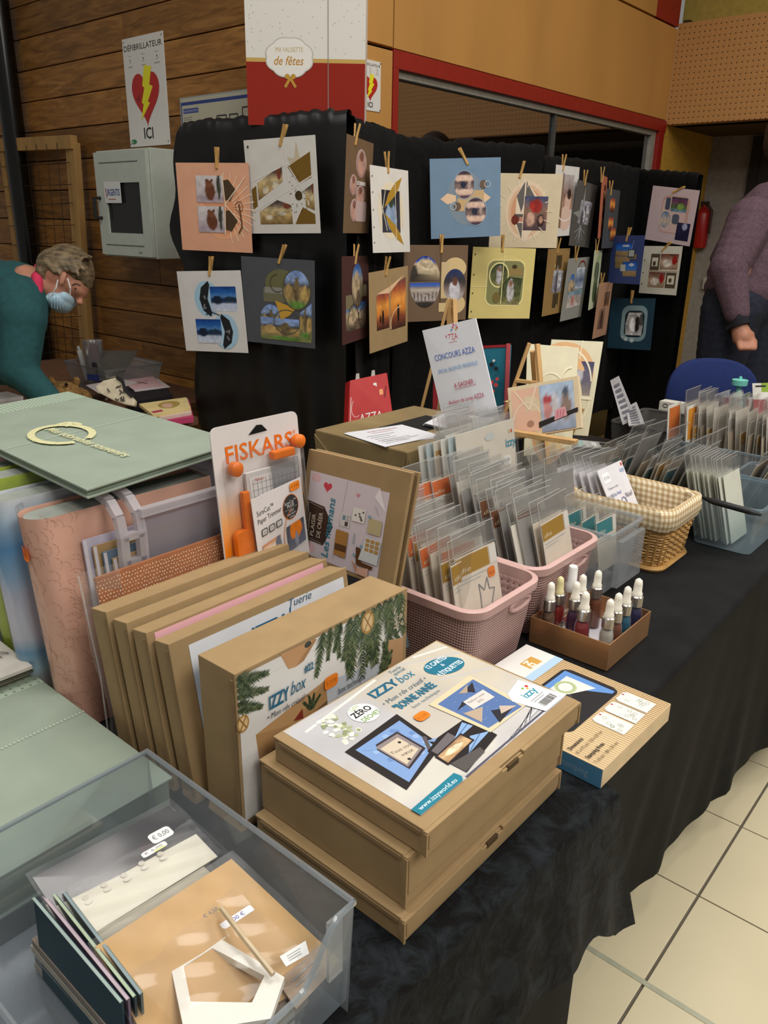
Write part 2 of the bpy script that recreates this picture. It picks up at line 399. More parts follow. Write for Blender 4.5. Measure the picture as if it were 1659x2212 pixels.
def on_quad(q, w=1.0, h=1.0):
    """maps print coordinates (0..w, 0..h) onto the quad TL TR BR BL, lifted off its front"""
    tl, tr, br, bl = [Vector(p) for p in q]; n = -(tr-tl).cross(bl-tl).normalized()
    def fn(x, y, l):
        u, v = x/w, y/h
        return (bl*(1-u)+br*u)*(1-v)+(tl*(1-u)+tr*u)*v + n*(l+0.0002)
    return fn
def rect_quad(c, w, h, yaw, roll=0, tilt=0):
    c = Vector(c); y, r, t = radians(yaw), radians(roll), radians(tilt)
    e1 = Vector((cos(y), sin(y), 0)); nn = Vector((sin(y), -cos(y), 0)); up = cos(t)*Vector((0,0,1))+sin(t)*nn
    a = cos(r)*e1-sin(r)*up; u = sin(r)*e1+cos(r)*up
    return [c-a*w/2+u*h/2, c+a*w/2+u*h/2, c+a*w/2-u*h/2, c-a*w/2-u*h/2], nn
def blob(name, parts, voxel, mat, parent=None, org=None, smooth=6):
    """one continuous body surface grown over capsules and ellipsoids"""
    bm = bmesh.new()
    for p in parts:
        if p[0] == 'cap':
            a, b, r0, r1 = Vector(p[1]), Vector(p[2]), p[3], p[4]; n = max(2, int((b-a).length/(min(r0, r1)*0.5))+1)
            for i in range(n+1):
                t = i/n; bmesh.ops.create_icosphere(bm, subdivisions=2, radius=r0*(1-t)+r1*t, matrix=Matrix.Translation(a*(1-t)+b*t))
        else:
            c, rad = Vector(p[1]), p[2]; R = p[3].to_4x4() if len(p) > 3 else Matrix()
            bmesh.ops.create_icosphere(bm, subdivisions=3, radius=1, matrix=Matrix.Translation(c) @ R @ Matrix.Diagonal((*rad, 1)))
    me = bpy.data.meshes.new(name); bm.to_mesh(me); bm.free()
    ob = bpy.data.objects.new(name, me); COL.objects.link(ob)
    r = ob.modifiers.new('r', 'REMESH'); r.mode = 'VOXEL'; r.voxel_size = voxel
    q = ob.modifiers.new('s', 'SMOOTH'); q.iterations = smooth; q.factor = 0.5
    dg = bpy.context.evaluated_depsgraph_get(); me2 = bpy.data.meshes.new_from_object(ob.evaluated_get(dg))
    bpy.data.objects.remove(ob); bpy.data.meshes.remove(me)
    me2.name = name
    if org is None: org = ORG[parent.name]
    org = Vector(org)
    for v in me2.vertices: v.co -= org
    for p in me2.polygons: p.use_smooth = True
    me2.materials.clear(); me2.materials.append(mat)
    return _link(bpy.data.objects.new(name, me2), parent, org)

# ================================================================ THE SETTING
T = 0.74                                   # table height
def struct(o): o['kind'] = 'structure'; return o
# floor: grout bed, the tiles one can pick apart, plain tiled slab further off
floor = struct(MB().box((-9, -2, -0.06), (4, 9, -0.004)).build('floor', plain('#5f564a', 0.8), org=(0, 0, -0.06)))
tm = plain('#cabf9f', 0.38, 0.012, 6, spec=0.4)
PX, PY, TS = -0.3565, 1.2685, 0.300
proto = None
for i in range(-3, 5):
    for j in range(-3, 5):
        x, y = PX+i*TS, PY+j*TS
        if proto is None:
            o = MB().box((-TS/2+.003, -TS/2+.0018, -.004), (TS/2-.003, TS/2-.0018, 0)).build('floor_tile', tm, org=(0, 0, 0), bevel=.0012); proto = o.data
            o.parent = floor
        else:
            o = bpy.data.objects.new('floor_tile', proto); COL.objects.link(o); o.parent = floor
        o.location = Vector((x+TS/2, y+TS/2, 0))-ORG['floor']
MB().box((-1.2, PY-.006, -.003), (1.2, PY+.006, .0012)).build('expansion_strip', plain('#a3a38d', 0.4), floor)
o = MB().box((-7, PY+5*TS, -.004), (4, 9, 0)).build('tiled_area', pierced('#8f7440', '#5a4a2c', 2*pi/.3, 'floor', .6), floor)
MB().box((-9, -2, -.004), (PX-3*TS-.003, PY+5*TS-.002, 0)).build('tiled_area', plain('#a08a5c', .5), floor)

# timber-clad wall behind the tables
YW, XW = 2.2, -2.45
wl = struct(MB().box((-9.0, YW+.025, 0), (XW-.03, YW+.12, 3.6)).build('wall_left', plain('#3a2817', .8)))
wood = wood_boards('#6b4822', '#8d602e', '#a5763c')
zl = at(268, 187, Y=YW).z
for r in range(-13, 12):
    z0 = zl+r*.138; x = -9.0-hsh(r, 3)*.6
    while x < XW:
        L = .45+hsh(r, x)*1.1+(1.0 if x < -5 else 0); x1 = min(x+L, XW)
        x_, x = x, max(x, -9.0)
        if x1 > -8.9 and x1-x > .04 and z0 > 0 and z0 < 3.4:
            MB().box((x+.0008, YW, z0+.0022), (x1-.0008, YW+.026, z0+.1358)).build('plank', wood, wl, org=((x+x1)/2, YW, z0), bevel=.003)
        x = x_+L
# plywood-panelled wall with the red-framed window
zb = at(850, 106, X=XW).z; yb = at(850, 106, X=XW).y; YF = at(1440, 262, X=XW).y; zt = at(1405, 32, X=XW).z
wr = struct(MB().box((XW-.14, YW+.03, zb-.02), (XW-.03, YF, 3.6)).build('wall_right', plain('#2c2418', .9)))
ply = plain('#b98646', .5, .05, 3, stretch=(1, 1, .25)); red = plain('#8e1f14', .45, .04)
for y0, y1, z0, z1, mt in ((YW, yb-.004, 0, zb-.008, ply), (YW, yb-.004, zb+.006, zt-.006, ply), (yb+.004, YF, zb+.004, zt-.006, ply),
                           (YW, YF-.36, zt+.006, 3.5, ply), (YF-.355, YF, zt+.006, 3.5, red)):
    MB().box((XW-.03, y0, z0), (XW, y1, z1)).build('plywood_panel', mt, wr, bevel=.002)
zbb = at(856, 148, X=XW).z
wi = struct(thing('window_1', None, None, (XW-.05, (yb+YF)/2, .9)))
MB().box((XW-.06, yb, zbb), (XW+.004, YF, zb)).build('red_beam', red, wi, bevel=.002)
MB().box((XW-.06, yb, .0), (XW+.004, yb+.035, zbb)).build('red_post', red, wi, bevel=.002)
MB().box((XW-.06, YF-.1, .0), (XW+.004, YF-.02, zbb)).build('red_post', red, wi, bevel=.002)
gm = plain('#8d8a80', .4)
MB().box((XW-.075, yb+.035, zbb-.03), (XW-.02, YF-.1, zbb)).build('window_frame', gm, wi, bevel=.002)
MB().box((XW-.075, yb+.035, .0), (XW-.02, yb+.05, zbb-.03)).build('window_frame', gm, wi, bevel=.002)
MB().box((XW-.075, YF-.16, .0), (XW-.02, YF-.1, zbb-.03)).build('window_frame', gm, wi, bevel=.002)
ym = at(1193, 270, X=XW-.05).y
MB().box((XW-.06, ym-.012, .0), (XW-.03, ym+.012, zbb-.03)).build('mullion', plain('#4a4a48', .4), wi)
pane = clear('#262420', .02, 3.5, .03, '#202020', 1.8)
MB().box((XW-.052, yb+.05, .0), (XW-.046, ym-.012, zbb-.03)).build('pane', pane, wi)
MB().box((XW-.052, ym+.012, .0), (XW-.046, YF-.16, zbb-.03)).build('pane', pane, wi)
struct(MB().box((XW-1.6, YW+.2, 0), (XW-1.5, 9, 3.6)).build('wall_inner', plain('#4b4a48', .9)))
# pegboard wall with the dark recess below
pz0 = at(1450, 269, Y=YF).z; pz1 = at(1475, 50, Y=YF).z
wf = struct(MB().box((XW-.02, YF+.1, pz0), (3.2, YF+.2, 4.2)).build('wall_far', plain('#a08a3e', .7), org=(XW, YF, pz0)))
MB().box((XW+.0, YF, pz0), (3.2, YF+.1, pz1)).build('pegboard', pierced('#b5834a', '#3a2410', 2*pi/.0333, 'peg', .55), wf, org=(XW+.045, YF, pz0+.035))
MB().box((XW+.02, YF+.02, pz1), (XW+.06, YF+.1, pz1+.02)).build('bracket', plain('#3a2c10', .6), wf)
struct(MB().box((XW-.1, YF+.005, 0), (XW, YF+.9, pz0)).build('wall_return', plain('#b58a34', .6)))
struct(MB().box((XW-.1, YF+.9, 0), (3.2, YF+1.0, pz0+.2)).build('wall_recess', plain('#8d8880', .8)))
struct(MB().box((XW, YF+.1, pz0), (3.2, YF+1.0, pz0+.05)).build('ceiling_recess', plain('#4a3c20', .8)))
d2 = at(1632, 420, Y=YF+.88)
dr = struct(thing('door_1', None, None, (d2.x+.45, YF+.88, 0)))
MB().box((d2.x, YF+.86, 0), (d2.x+.9, YF+.9, 2.05)).build('door_leaf', plain('#2a2724', .6), dr)
MB().box((d2.x-.07, YF+.85, 0), (d2.x, YF+.9, 2.1)).build('door_frame', plain('#1c1a18', .6), dr)
# drain pipe and the timber-and-wire frame leaning by the wall
pp = at(12, 150, Y=YW-.07)
o = MB().tube([(pp.x, YW-.07, 0), (pp.x, YW-.07, 3.5)], .055, 16).build('drain_pipe', plain('#060706', .2, spec=.5), smooth=True)
tag(o, 'shiny black drain pipe running up the timber wall', 'pipe')
"""frame"""
yf = YW-.06
R0, R1, L0, L1 = at(160, 308, Y=yf), at(196, 800, Y=yf), at(8, 318, Y=yf), at(75, 800, Y=yf)
fr = thing('wire_mesh_frame', 'rough timber frame strung with wire netting, leaning on the plank wall', 'frame', (L1.x, yf, L1.z))
pinew = plain('#a5804a', .7, .1, 12, stretch=(1, 1, .2))
for a, b, w in ((R0, R1, .05), (R0+Vector((-.045, .005, 0)), R1+Vector((-.05, .005, 0)), .035), (L0, L1, .05), (L0+Vector((.075, .01, 0)), L1+Vector((.075, .01, 0)), .035)):
    MB().bar(a, b, w, .035, (0, 1, 0)).build('post', pinew, fr, bevel=.003)
MB().bar(L0+Vector((-.1, -.01, .01)), R0+Vector((.02, -.01, .0)), .035, .06).build('top_rail', pinew, fr, bevel=.003)
MB().bar(L1, R1, .04, .05).build('bottom_rail', pinew, fr, bevel=.003)
wire = MB()
for i in range(1, 12): wire.tube([L0.lerp(L1, i/12)+Vector((0, -.03, 0)), R0.lerp(R1, i/12)+Vector((0, -.03, .01*sin(i*3)))], .0016, 4)
for i in range(1, 7): wire.tube([L0.lerp(R0, i/7)+Vector((0, -.032, 0)), L1.lerp(R1, i/7)+Vector((.01*sin(i*5), -.032, 0))], .0016, 4)
tag(wire.build('wire_netting', plain('#3a2c1c', .5, metal=.5), fr), kind='stuff')

# ---------------------------------------------------------------- signs on the walls
def sign(name, label, q, th, art, w, h, cat='sign', base='#d9d6d0'):
    o = MB().slab(q, th).build(name, plain(base, .35, .01)); tag(o, label, cat)
    p = Pr(.00012); art(p, w, h); p.build('print', on_quad(q, w, h), o, printed(.35)); return o
def heart(p, cx, cy, s, col):
    pts = []
    for i in range(40):
        t = 2*pi*i/40; pts.append((cx+s*16*sin(t)**3/17, cy+s*(13*cos(t)-5*cos(2*t)-2*cos(3*t)-cos(4*t))/15))
    p.poly(pts, col)
def bolt(p, x, y, w, h, col):
    p.poly([(x+w*a, y+h*b) for a, b in ((.42, 1), (.85, .95), (.66, .64), (.86, .60), (.50, .34), (.62, .31), (.0, 0), (.22, .30), (.12, .33), (.34, .60), (.22, .63))], col)
def aed(p, w, h):
    p.text('DÉFIBRILLATEUR', w/2, h*.885, h*.052, '#141414', w=w*.93, al='C', bold=.004)
    for i, x in enumerate((.17, .5, .83)):
        p.ell(w*x, h*.80, w*.012, w*.012, '#403a36', 8); p.line([(w*(x-.05), h*.845), (w*(x+.04), h*.835)], .003, '#bdbab4'); p.line([(w*(x-.03), h*.775), (w*(x+.03), h*.785)], .003, '#bdbab4')
        p.text(('APPELER', 'MASSER', 'DÉFIBRILLER')[i], w*x, h*.735, h*.013, '#77736d', al='C')
    heart(p, w*.5, h*.47, w*.36, '#b22a25'); p.poly([(w*.24, h*.44), (w*.36, h*.50), (w*.34, h*.41)], '#8e1f1c')
    bolt(p, w*.34, h*.24, w*.40, h*.50, '#e3dc2a')
    p.text('ICI', w*.5, h*.07, h*.105, '#101010', al='C', bold=.006)
    p.ell(w*.11, h*.05, w*.07, h*.022, '#2f7d4d'); p.text('éco', w*.05, h*.04, h*.02, '#e8ece8')
    for x, y in ((.03, .97), (.97, .97), (.03, .03), (.97, .03)): p.ell(w*x, h*y, .003, .003, '#333333', 8)
a0 = at(263, 86, Y=YW-.004); z1 = at(284, 318, Y=YW-.004).z
q = [(a0.x, YW-.004, a0.z), (a0.x+.297, YW-.004, a0.z), (a0.x+.297, YW-.004, a0.z-.42), (a0.x, YW-.004, a0.z-.42)]
sign('defibrillator_sign', 'tall white defibrillator sign with red heart on the timber wall', q, .003, aed, .297, .42)
b0 = at(823, 135, X=XW+.003); b1 = at(823, 243, X=XW+.003); sh = b0.z-b1.z; sw = sh*.707
q = [(XW+.003, b0.y-sw, b0.z), (XW+.003, b0.y, b0.z), (XW+.003, b0.y, b1.z), (XW+.003, b0.y-sw, b1.z)]
sign('defibrillator_sign', 'small white defibrillator sign on the orange plywood, half behind the gift case', q, .003, aed, sw, sh)
e0 = at(388, 212, Y=YW-.004)
q = [(e0.x, YW-.004, e0.z), (XW-.02, YW-.004, e0.z), (XW-.02, YW-.004, e0.z-.42), (e0.x, YW-.004, e0.z-.42)]
pw = XW-.02-e0.x
def plan(p, w, h):
    p.rect(0, 0, w, h, '#9aa09c'); p.rect(.006, .006, w-.006, h-.006, '#b9b5a0'); p.rect(.006, h-.03, w-.006, h-.018, '#33417f'); p.rect(.006, .006, .012, h-.02, '#33417f')
    p.rect(.02, h-.06, .12, h-.042, '#3c4a8d'); p.text("PLAN D'EVACUATION", .024, h-.055, .008, '#b8bdd2', w=.09)
    p.lines(.02, h-.075, .08, 5, .008, '#6f6c62', .002)
    for x0, y0, x1, y1 in ((.16, .14, .24, .30), (.24, .2, .30, .34), (.32, .2, .37, .34), (.40, .16, .50, .36), (.47, .16, .53, .38)):
        p.line([(x0*w/.55, y0), (x1*w/.55, y0), (x1*w/.55, y1), (x0*w/.55, y1)], .005, '#34332f', True)
    for i in range(14): p.line([((.16+.026*i)*w/.55, .15), ((.16+.026*i)*w/.55, .15+.05*hsh(i, 2))], .004, '#45433d')
sign('evacuation_plan', 'framed evacuation floor plan with blue heading on the timber wall', q, .008, plan, pw, .42, 'poster', '#9aa09c')
# defibrillator cabinet
c0, c1, c2 = at(197, 326, Y=YW-.19), at(214, 552, Y=YW-.19), at(313, 322, Y=YW-.19)
x0, x1, z0, z1, yc = c0.x, c2.x, c1.z, c0.z, YW-.19
cb = thing('defibrillator_cabinet', 'pale grey defibrillator wall cabinet with a dark window in its door', 'cabinet', ((x0+x1)/2, yc+.09, z0))
cm = plain('#b9c0b6', .4, .02)
MB().box((x0, yc+.02, z0), (x1, YW, z1)).build('body', cm, cb, bevel=.004)
dx0, dx1, dz0, dz1 = x0+.012, x1-.004, z0+.008, z1-.008; wx0, wx1, wz0, wz1 = x0+.085, x1-.06, z0+.10, z1-.13
dm = MB()
for lo, hi in (((dx0, yc, dz0), (wx0, yc+.018, dz1)), ((wx1, yc, dz0), (dx1, yc+.018, dz1)), ((wx0, yc, dz0), (wx1, yc+.018, wz0)), ((wx0, yc, wz1), (wx1, yc+.018, dz1))): dm.box(lo, hi)
door = dm.build('door', cm, cb)
MB().box((wx0, yc+.015, wz0), (wx1, yc+.019, wz1)).build('back_board', plain('#3b3d3c', .7), door)
MB().box((wx0, yc+.008, wz0), (wx1, yc+.010, wz1)).build('window_pane', clear('#8c8f8c', .05, .3, .05), door)
hz0, hz1 = z0+.16, z1-.19
MB().tube([(x0+.035, yc, hz1), (x0+.035, yc-.03, hz1), (x0+.035, yc-.03, hz0), (x0+.035, yc, hz0)], .008, 8).build('handle', plain('#191a1a', .4), door)
p = Pr(.0004); W_, H_ = x1-x0, z1-z0
p.line([(.05, H_-.05), (W_-.06, H_-.05)], .004, '#5d625d'); p.line([(.05, .05), (W_-.06, .05)], .004, '#5d625d'); p.text('éco', W_-.10, .02, .012, '#3a5a46'); p.build('print', on_quad([(x0, yc-.0004, z1), (x1, yc-.0004, z1), (x1, yc-.0004, z0), (x0, yc-.0004, z0)], W_, H_), door)
p = Pr(.0003); w_, h_ = wx1-wx0, wz1-wz0
p.pic(0, 0, w_, h_, PH([(0, '#6d6f6e'), (.4, '#8b8d8c'), (1, '#4a4d4b')], [(.75, .4, .2, .5, '#3c4a50'), (.35, .05, .25, .12, '#b03038')], .15))
p.text('DÉFIBRILLATEUR', w_*.45, h_*.28, .024, '#b4403c', w=w_*.75, al='C', bold=.02); p.text('AUTOMATIQUE', w_*.45, h_*.17, .024, '#b4403c', w=w_*.6, al='C', bold=.02)
p.line([(w_*.62, 0), (w_*.66, h_*.14)], .008, '#d3cf3a'); p.rect(w_*.72, h_*.76, w_*.9, h_, '#a8b022')
p.build('notice', on_quad([(wx0, yc+.013, wz1), (wx1, yc+.013, wz1), (wx1, yc+.013, wz0), (wx0, yc+.013, wz0)], w_, h_), door)
p = Pr(.0003); p.rect(0, 0, .13, .085, '#d8dad8'); p.text('URGENTIS', .015, .03, .026, '#2d4b8e', w=.105, bold=.02); p.lines(.03, .015, .08, 1, .01, '#b05040'); p.line([(.012, .06), (.02, .02)], .004, '#c06030')
p.build('sticker', on_quad([(wx0-.01, yc-.001, wz1+.005), (wx0+.12, yc-.001, wz1+.005), (wx0+.12, yc-.001, wz1-.08), (wx0-.01, yc-.001, wz1-.08)], .13, .085), door)
# red extinguisher and wall switch beside the dark recess
ex = at(1516, 490, d=6.2)
eo = thing('fire_extinguisher', 'red fire extinguisher hung by the dark recess, half behind the black drape', 'extinguisher', (ex.x, ex.y, ex.z-.16))
MB().lathe([(.01, -.16), (.05, -.155), (.055, -.14), (.055, .09), (.045, .125), (.018, .14), (.018, .16)], ex, 16).build('body', plain('#9a1c18', .3), eo, smooth=True)
MB().box(ex+Vector((-.03, -.012, .16)), ex+Vector((.03, .012, .185))).build('valve', plain('#222222', .4), eo)
MB().tube([ex+Vector((.02, -.02, .17)), ex+Vector((.07, -.03, .12)), ex+Vector((.072, -.03, -.05))], .01, 8).build('hose', plain('#3a1210', .5), eo, smooth=True)
sw_ = at(1527, 612, d=6.3)
o = MB().box(sw_-Vector((.03, .012, .045)), sw_+Vector((.03, .0, .045))).build('wall_switch', plain('#a7a39a', .5), bevel=.004)
tag(o, 'pale wall switch on the grey wall beside the drape', 'switch'); MB().box(sw_-Vector((.012, .018, .02)), sw_+Vector((.012, -.01, .02))).build('rocker', plain('#b8b4aa', .4), o)

# ================================================================ DISPLAY SCREENS UNDER BLACK CLOTH
blackcloth = velvet('#010101', '#070708', 30, .03)
satin = plain('#050506', .40, .25, 9, spec=.5)
def drape(name, label, a, b, tops, zbot, mat, amp=.012, seed=0, folds=9, thick=.05, left=None, nu=90, nv=46):
    """cloth hung over a grid screen from a to b (ground points); tops = (fraction along, height)"""
    a, b = Vector((*a, 0)), Vector((*b, 0)); d = b-a; n = Vector((d.y, -d.x, 0)).normalized()
    def top(u):
        for (p, z), (q, y) in zip(tops, tops[1:]):
            if u <= q: return z+(y-z)*(u-p)/max(q-p, 1e-6)
        return tops[-1][1]
    def off(u, v):
        f = sin(u*folds*2*pi+1.7*sin(v*3+seed)+seed)*.6+sin(u*folds*4.7+v*4+seed*2)*.4
        return amp*f*(.15+.85*v)+.02*(vnoise(u*7, v*5, seed)-.5)*min(1, v*4)
    def fn(u, v):
        z = top(u)+.012*(vnoise(u*40, 0, seed)-.5); p = a+d*u
        if v < .08: t = v/.08; return p + n*(thick*(t-.5)) + Vector((0, 0, z+.008*sin(pi*t)))   # over the top
        w = (v-.08)/.92; zz = z+(zbot-z)*w
        s = left(zz)*max(0, 1-u*4) if left else 0
        return p + n*(thick/2+off(u, w)) + d.normalized()*s + Vector((0, 0, zz))
    m = MB().grid(fn, nu, nv)
    m.grid(lambda u, v: a+d*(1-u)-n*(thick/2)+Vector((0, 0, top(1-u)+(zbot-top(1-u))*v)), 30, 2)
    o = m.build(name, mat, org=((a+b)/2)+Vector((0, 0, zbot)), smooth=True)
    tag(o, label, 'screen'); return o
def tops_at(a, b, px):
    """heights along the screen where the photo shows the cloth's upper edge"""
    a3, d = Vector((*a, 0)), Vector((b[0]-a[0], b[1]-a[1], 0)); n = Vector((d.y, -d.x, 0)); out = []
    for x, y in px:
        r = at(x, y, d=1)-EYE; p = EYE+r*((a3-EYE).dot(n)/r.dot(n)); out.append((max(0, min(1, (p-a3).dot(d)/d.dot(d))), p.z))
    out[0] = (0, out[0][1]); out[-1] = (1, out[-1][1]); return out
LA, LB = (-2.615, 1.92), (-2.02, 2.155)
P1, P2, P3 = (-2.13, 2.50), (-2.06, 3.48), (-2.07, 4.56)
FB = (-1.69, 4.50)
def lx(z): return -.085*math.exp(-((z-1.42)/.11)**2)-.03*math.exp(-((z-1.62)/.12)**2)+.012*sin(z*14)
drape('draped_screen', 'black satin cloth over the screen holding the cat and castle pages', LA, LB, tops_at(LA, LB, [(385, 285), (395, 268), (520, 256), (690, 241), (712, 244)]), .45, satin, .014, 1.3, 4, left=lx)
drape('draped_screen', 'black velvet cloth over the narrow screen with the brown baby page', LB, P1, tops_at(LB, P1, [(718, 245), (745, 252), (760, 262), (800, 272), (870, 295), (888, 300)]), .35, blackcloth, .006, 2.6, 2, nu=40)
drape('draped_screen', 'black velvet cloth over the long middle screen with the steel blue page', P1, P2, tops_at(P1, P2, [(890, 302), (925, 300), (975, 311), (1000, 304), (1050, 312), (1120, 314), (1190, 319), (1203, 334)]), .35, blackcloth, .008, 2.1, 5)
drape('draped_screen', 'black velvet cloth over the lower screen with the four-pointed star page', P2, P3, tops_at(P2, P3, [(1205, 345), (1260, 347), (1300, 350), (1349, 362), (1390, 368)]), .42, blackcloth, .008, 3.3, 5)
drape('draped_screen', 'black velvet cloth over the end screen with the lilac page', P3, FB, tops_at(P3, FB, [(1392, 368), (1460, 373), (1530, 377)]), .12, blackcloth, .010, 4.4, 4)

# ---------------------------------------------------------------- scrapbook pages pegged to the screens
def halo(p, pts, col, base, n=5, w=.03):
    pass
def cat_ph(seed): return PH([(0, '#b9aab0'), (.2, '#a99aa6'), (.35, '#c2b8bc'), (1, '#cfc8c8')], [(.52, .42, .2, .34, '#6a3d28'), (.5, .70, .13, .13, '#7a4a30'), (.42, .82, .05, .06, '#6a3d28'), (.6, .82, .05, .06, '#6a3d28'), (.85, .6, .07, .5, '#3d4035')], .18, seed)
def castle_ph(seed): return PH([(0, '#6f7a46'), (.2, '#8a8458'), (.3, '#a58c5c'), (.55, '#8f7a50'), (.62, '#41464a'), (.75, '#8ea6cf'), (1, '#7f9bd6')], [(.5, .5, .1, .35, '#6b5c40'), (.2, .45, .12, .2, '#b3975f'), (.8, .4, .15, .2, '#b89a5e'), (.5, .1, .3, .08, '#5f8a3c')], .4, seed, 11)
def snow_ph(seed): return PH([(0, '#cfd8ea'), (.3, '#b9c6e0'), (.36, '#20304e'), (.5, '#1d3c74'), (.58, '#5a8bc4'), (.75, '#2764b0'), (1, '#123a86')], [(.25, .45, .2, .18, '#16263a'), (.75, .48, .25, .12, '#20344a')], .2, seed, 10)
def town_ph(seed): return PH([(0, '#4a4036'), (.3, '#8a7a62'), (.6, '#a8967a'), (.8, '#5b7fae'), (1, '#2c58b0')], [(.4, .5, .3, .3, '#b9a382'), (.6, .2, .2, .2, '#6a5a48')], .45, seed, 12)
def dusk_ph(seed): return PH([(0, '#3a2420'), (.25, '#8a4a30'), (.4, '#e08a3c'), (.6, '#f0a048'), (.8, '#b05a38'), (1, '#6a4048')], [(.5, .3, .08, .2, '#201818')], .25, seed, 7)
def baby_ph(seed): return PH([(0, '#a58078'), (1, '#c8aaa2')], [(.5, .45, .3, .35, '#c99a88'), (.5, .75, .2, .18, '#8a5a4a')], .25, seed, 6)
def table_ph(seed): return PH([(0, '#7a6038'), (.35, '#b79a66'), (.6, '#c9b488'), (.8, '#6a5a52'), (1, '#3a342f')], [(.3, .3, .12, .1, '#d8cdb4'), (.7, .45, .12, .1, '#d8cdb4'), (.85, .8, .1, .2, '#7a4030')], .35, seed, 10)
def fair_ph(seed): return PH([(0, '#4a3a44'), (.3, '#7a5a54'), (.6, '#8a6a58'), (1, '#3a4870')], [(.5, .72, .28, .2, '#a82c24'), (.3, .32, .18, .22, '#caa08c'), (.75, .3, .16, .2, '#2a1c18'), (.75, .32, .09, .11, '#b88a76')], .3, seed, 8)
def room_ph(seed): return PH([(0, '#4a3444'), (.10, '#5a4050'), (.14, '#d8b6a2'), (.32, '#dcbca8'), (.36, '#5a4858'), (.44, '#8a7268'), (.62, '#3a3444'), (.66, '#d8b6a2'), (.84, '#dcbca8'), (.88, '#3a2c38'), (1, '#4a3844')], [(.45, .5, .14, .13, '#23283c'), (.75, .5, .08, .14, '#b09a90')], .2, seed, 10)
def wood_ph(seed): return PH([(0, '#8a8458'), (.3, '#5a6038'), (1, '#39432a')], [(.5, .5, .16, .4, '#b7b3b4'), (.5, .75, .1, .12, '#9a7460')], .4, seed, 12)
def sea_ph(seed): return PH([(0, '#9a7f5a'), (.35, '#a88c66'), (.42, '#3f74c0'), (.7, '#2d6fd0'), (1, '#1c52b4')], [(.6, .8, .2, .1, '#c9d6ea')], .2, seed, 8)
def xmas_ph(seed): return PH([(0, '#9a8068'), (.5, '#b79a80'), (1, '#6a3028')], [(.4, .4, .25, .25, '#e0d6c8'), (.8, .6, .15, .3, '#9a2420')], .35, seed, 10)
def grey_ph(seed): return PH([(0, '#9a98a0'), (.5, '#8a8890'), (1, '#b8b8c4')], [(.4, .4, .2, .4, '#5a5860'), (.7, .5, .12, .3, '#d0d0d8')], .5, seed, 12)
def star_pts(cx, cy, r0, r1, n, a0=90): return [(cx+(r0 if i % 2 == 0 else r1)*cos(radians(a0+180*i/n)), cy+(r0 if i % 2 == 0 else r1)*sin(radians(a0+180*i/n))) for i in range(2*n)]
def ellp(cx, cy, rx, ry, n=26): return [(cx+rx*cos(2*pi*i/n), cy+ry*sin(2*pi*i/n)) for i in range(n)]
def rays(p, cx, cy, r0, r1, a0, a1, n, col, w=.006):
    for i in range(n):
        a = radians(a0+(a1-a0)*i/max(n-1, 1)); p.line([(cx+r0*cos(a), cy+r0*sin(a)), (cx+r1*cos(a), cy+r1*sin(a))], w, col)
def A_salmon(p):
    p.ell(.62, .5, .33, .36, '#e8a982'); p.ell(.62, .5, .27, .30, '#dd9870'); rays(p, .66, .5, .12, .40, -80, 90, 14, '#f0d0b0', .012)
    for y, s in ((.56, 1), (.22, 5)):
        p.pic(.27, y, .64, y+.30, cat_ph(s))
        p.poly([(.65, y+.04), (.73, y+.02), (.82, y+.14), (.72, y+.26), (.65, y+.25)], '#4b3a26')
    p.line([(.64, .2), (.66, .54), (.95, .85)], .012, '#f3dcc0'); p.line([(.64, .88), (.66, .54), (.95, .25)], .012, '#f3dcc0'); p.line([(.85, .55), (.88, .3), (.83, .22)], .02, '#6a4a30'); p.arc(.85, .52, .05, .06, 0, 360, .008, '#8a5a3a')
def A_star(p):
    st = star_pts(.72, .38, .60, .17, 5, 98); p.poly([(.5, .70), (.68, .68), (.60, .80), (.70, .78), (.74, .96), (.78, .76), (.86, .80), (.80, .66)], '#cdbfa2')
    p.photo([(.15, .36), (.52, .55), (.52, .72), (.15, .55)], table_ph(3)); p.photo([(.15, .10), (.62, .10), (.62, .30), (.42, .36), (.15, .24)], table_ph(8))
    p.photo([(.82, .28), (.94, .24), (.94, .52), (.82, .46)], table_ph(5))
    for q in ([(.06, .26), (.13, .3), (.13, .52), (.06, .48)], [(.60, .70), (.92, .84), (.92, .58), (.74, .52)], [(.66, .10), (.94, .10), (.94, .20), (.77, .28)]): p.poly(q, '#7a5c22')
    for a, b in (((.06, .24), (.93, .60)), ((.06, .56), (.62, .74)), ((.57, .98), (.64, .08)), ((.62, .70), (.80, .45)), ((.64, .1), (.80, .32))): p.line([a, b], .012, '#e9e4da')
    p.ell(.73, .40, .05, .05, '#4a3a1c')
    for i in range(30): p.ell(.60+.24*hsh(i, 4), .22+.40*hsh(i, 9), .008, .005, '#4a4030', 6)
    p.ell(.06, .93, .012, .014, '#2a2a2a')
def A_snow(p):
    for cy, x0, fl, s in ((.66, .50, 1, 3), (.26, .22, -1, 7)):
        cx = .50 if fl > 0 else .62
        p.ell(cx-.06*fl, cy, .20, .22, '#a9cfe6'); p.poly([(cx-.02*fl, cy+.22), (cx-.14*fl, cy+.14), (cx-.18*fl, cy), (cx-.14*fl, cy-.14), (cx-.02*fl, cy-.22), (cx+.0*fl, cy-.17), (cx-.05*fl, cy), (cx, cy+.17)], '#24262a')
        p.pic(x0, cy-.15, x0+.40, cy+.15, snow_ph(s))
        for i in range(8): p.ell(cx-.10*fl+.05*(hsh(i, s)-.5), cy+.25*(hsh(i, s+2)-.5), .014, .014, '#7a7c80', 8)
    p.line([(.40, .47), (.5, .5), (.62, .46)], .012, '#30343a')
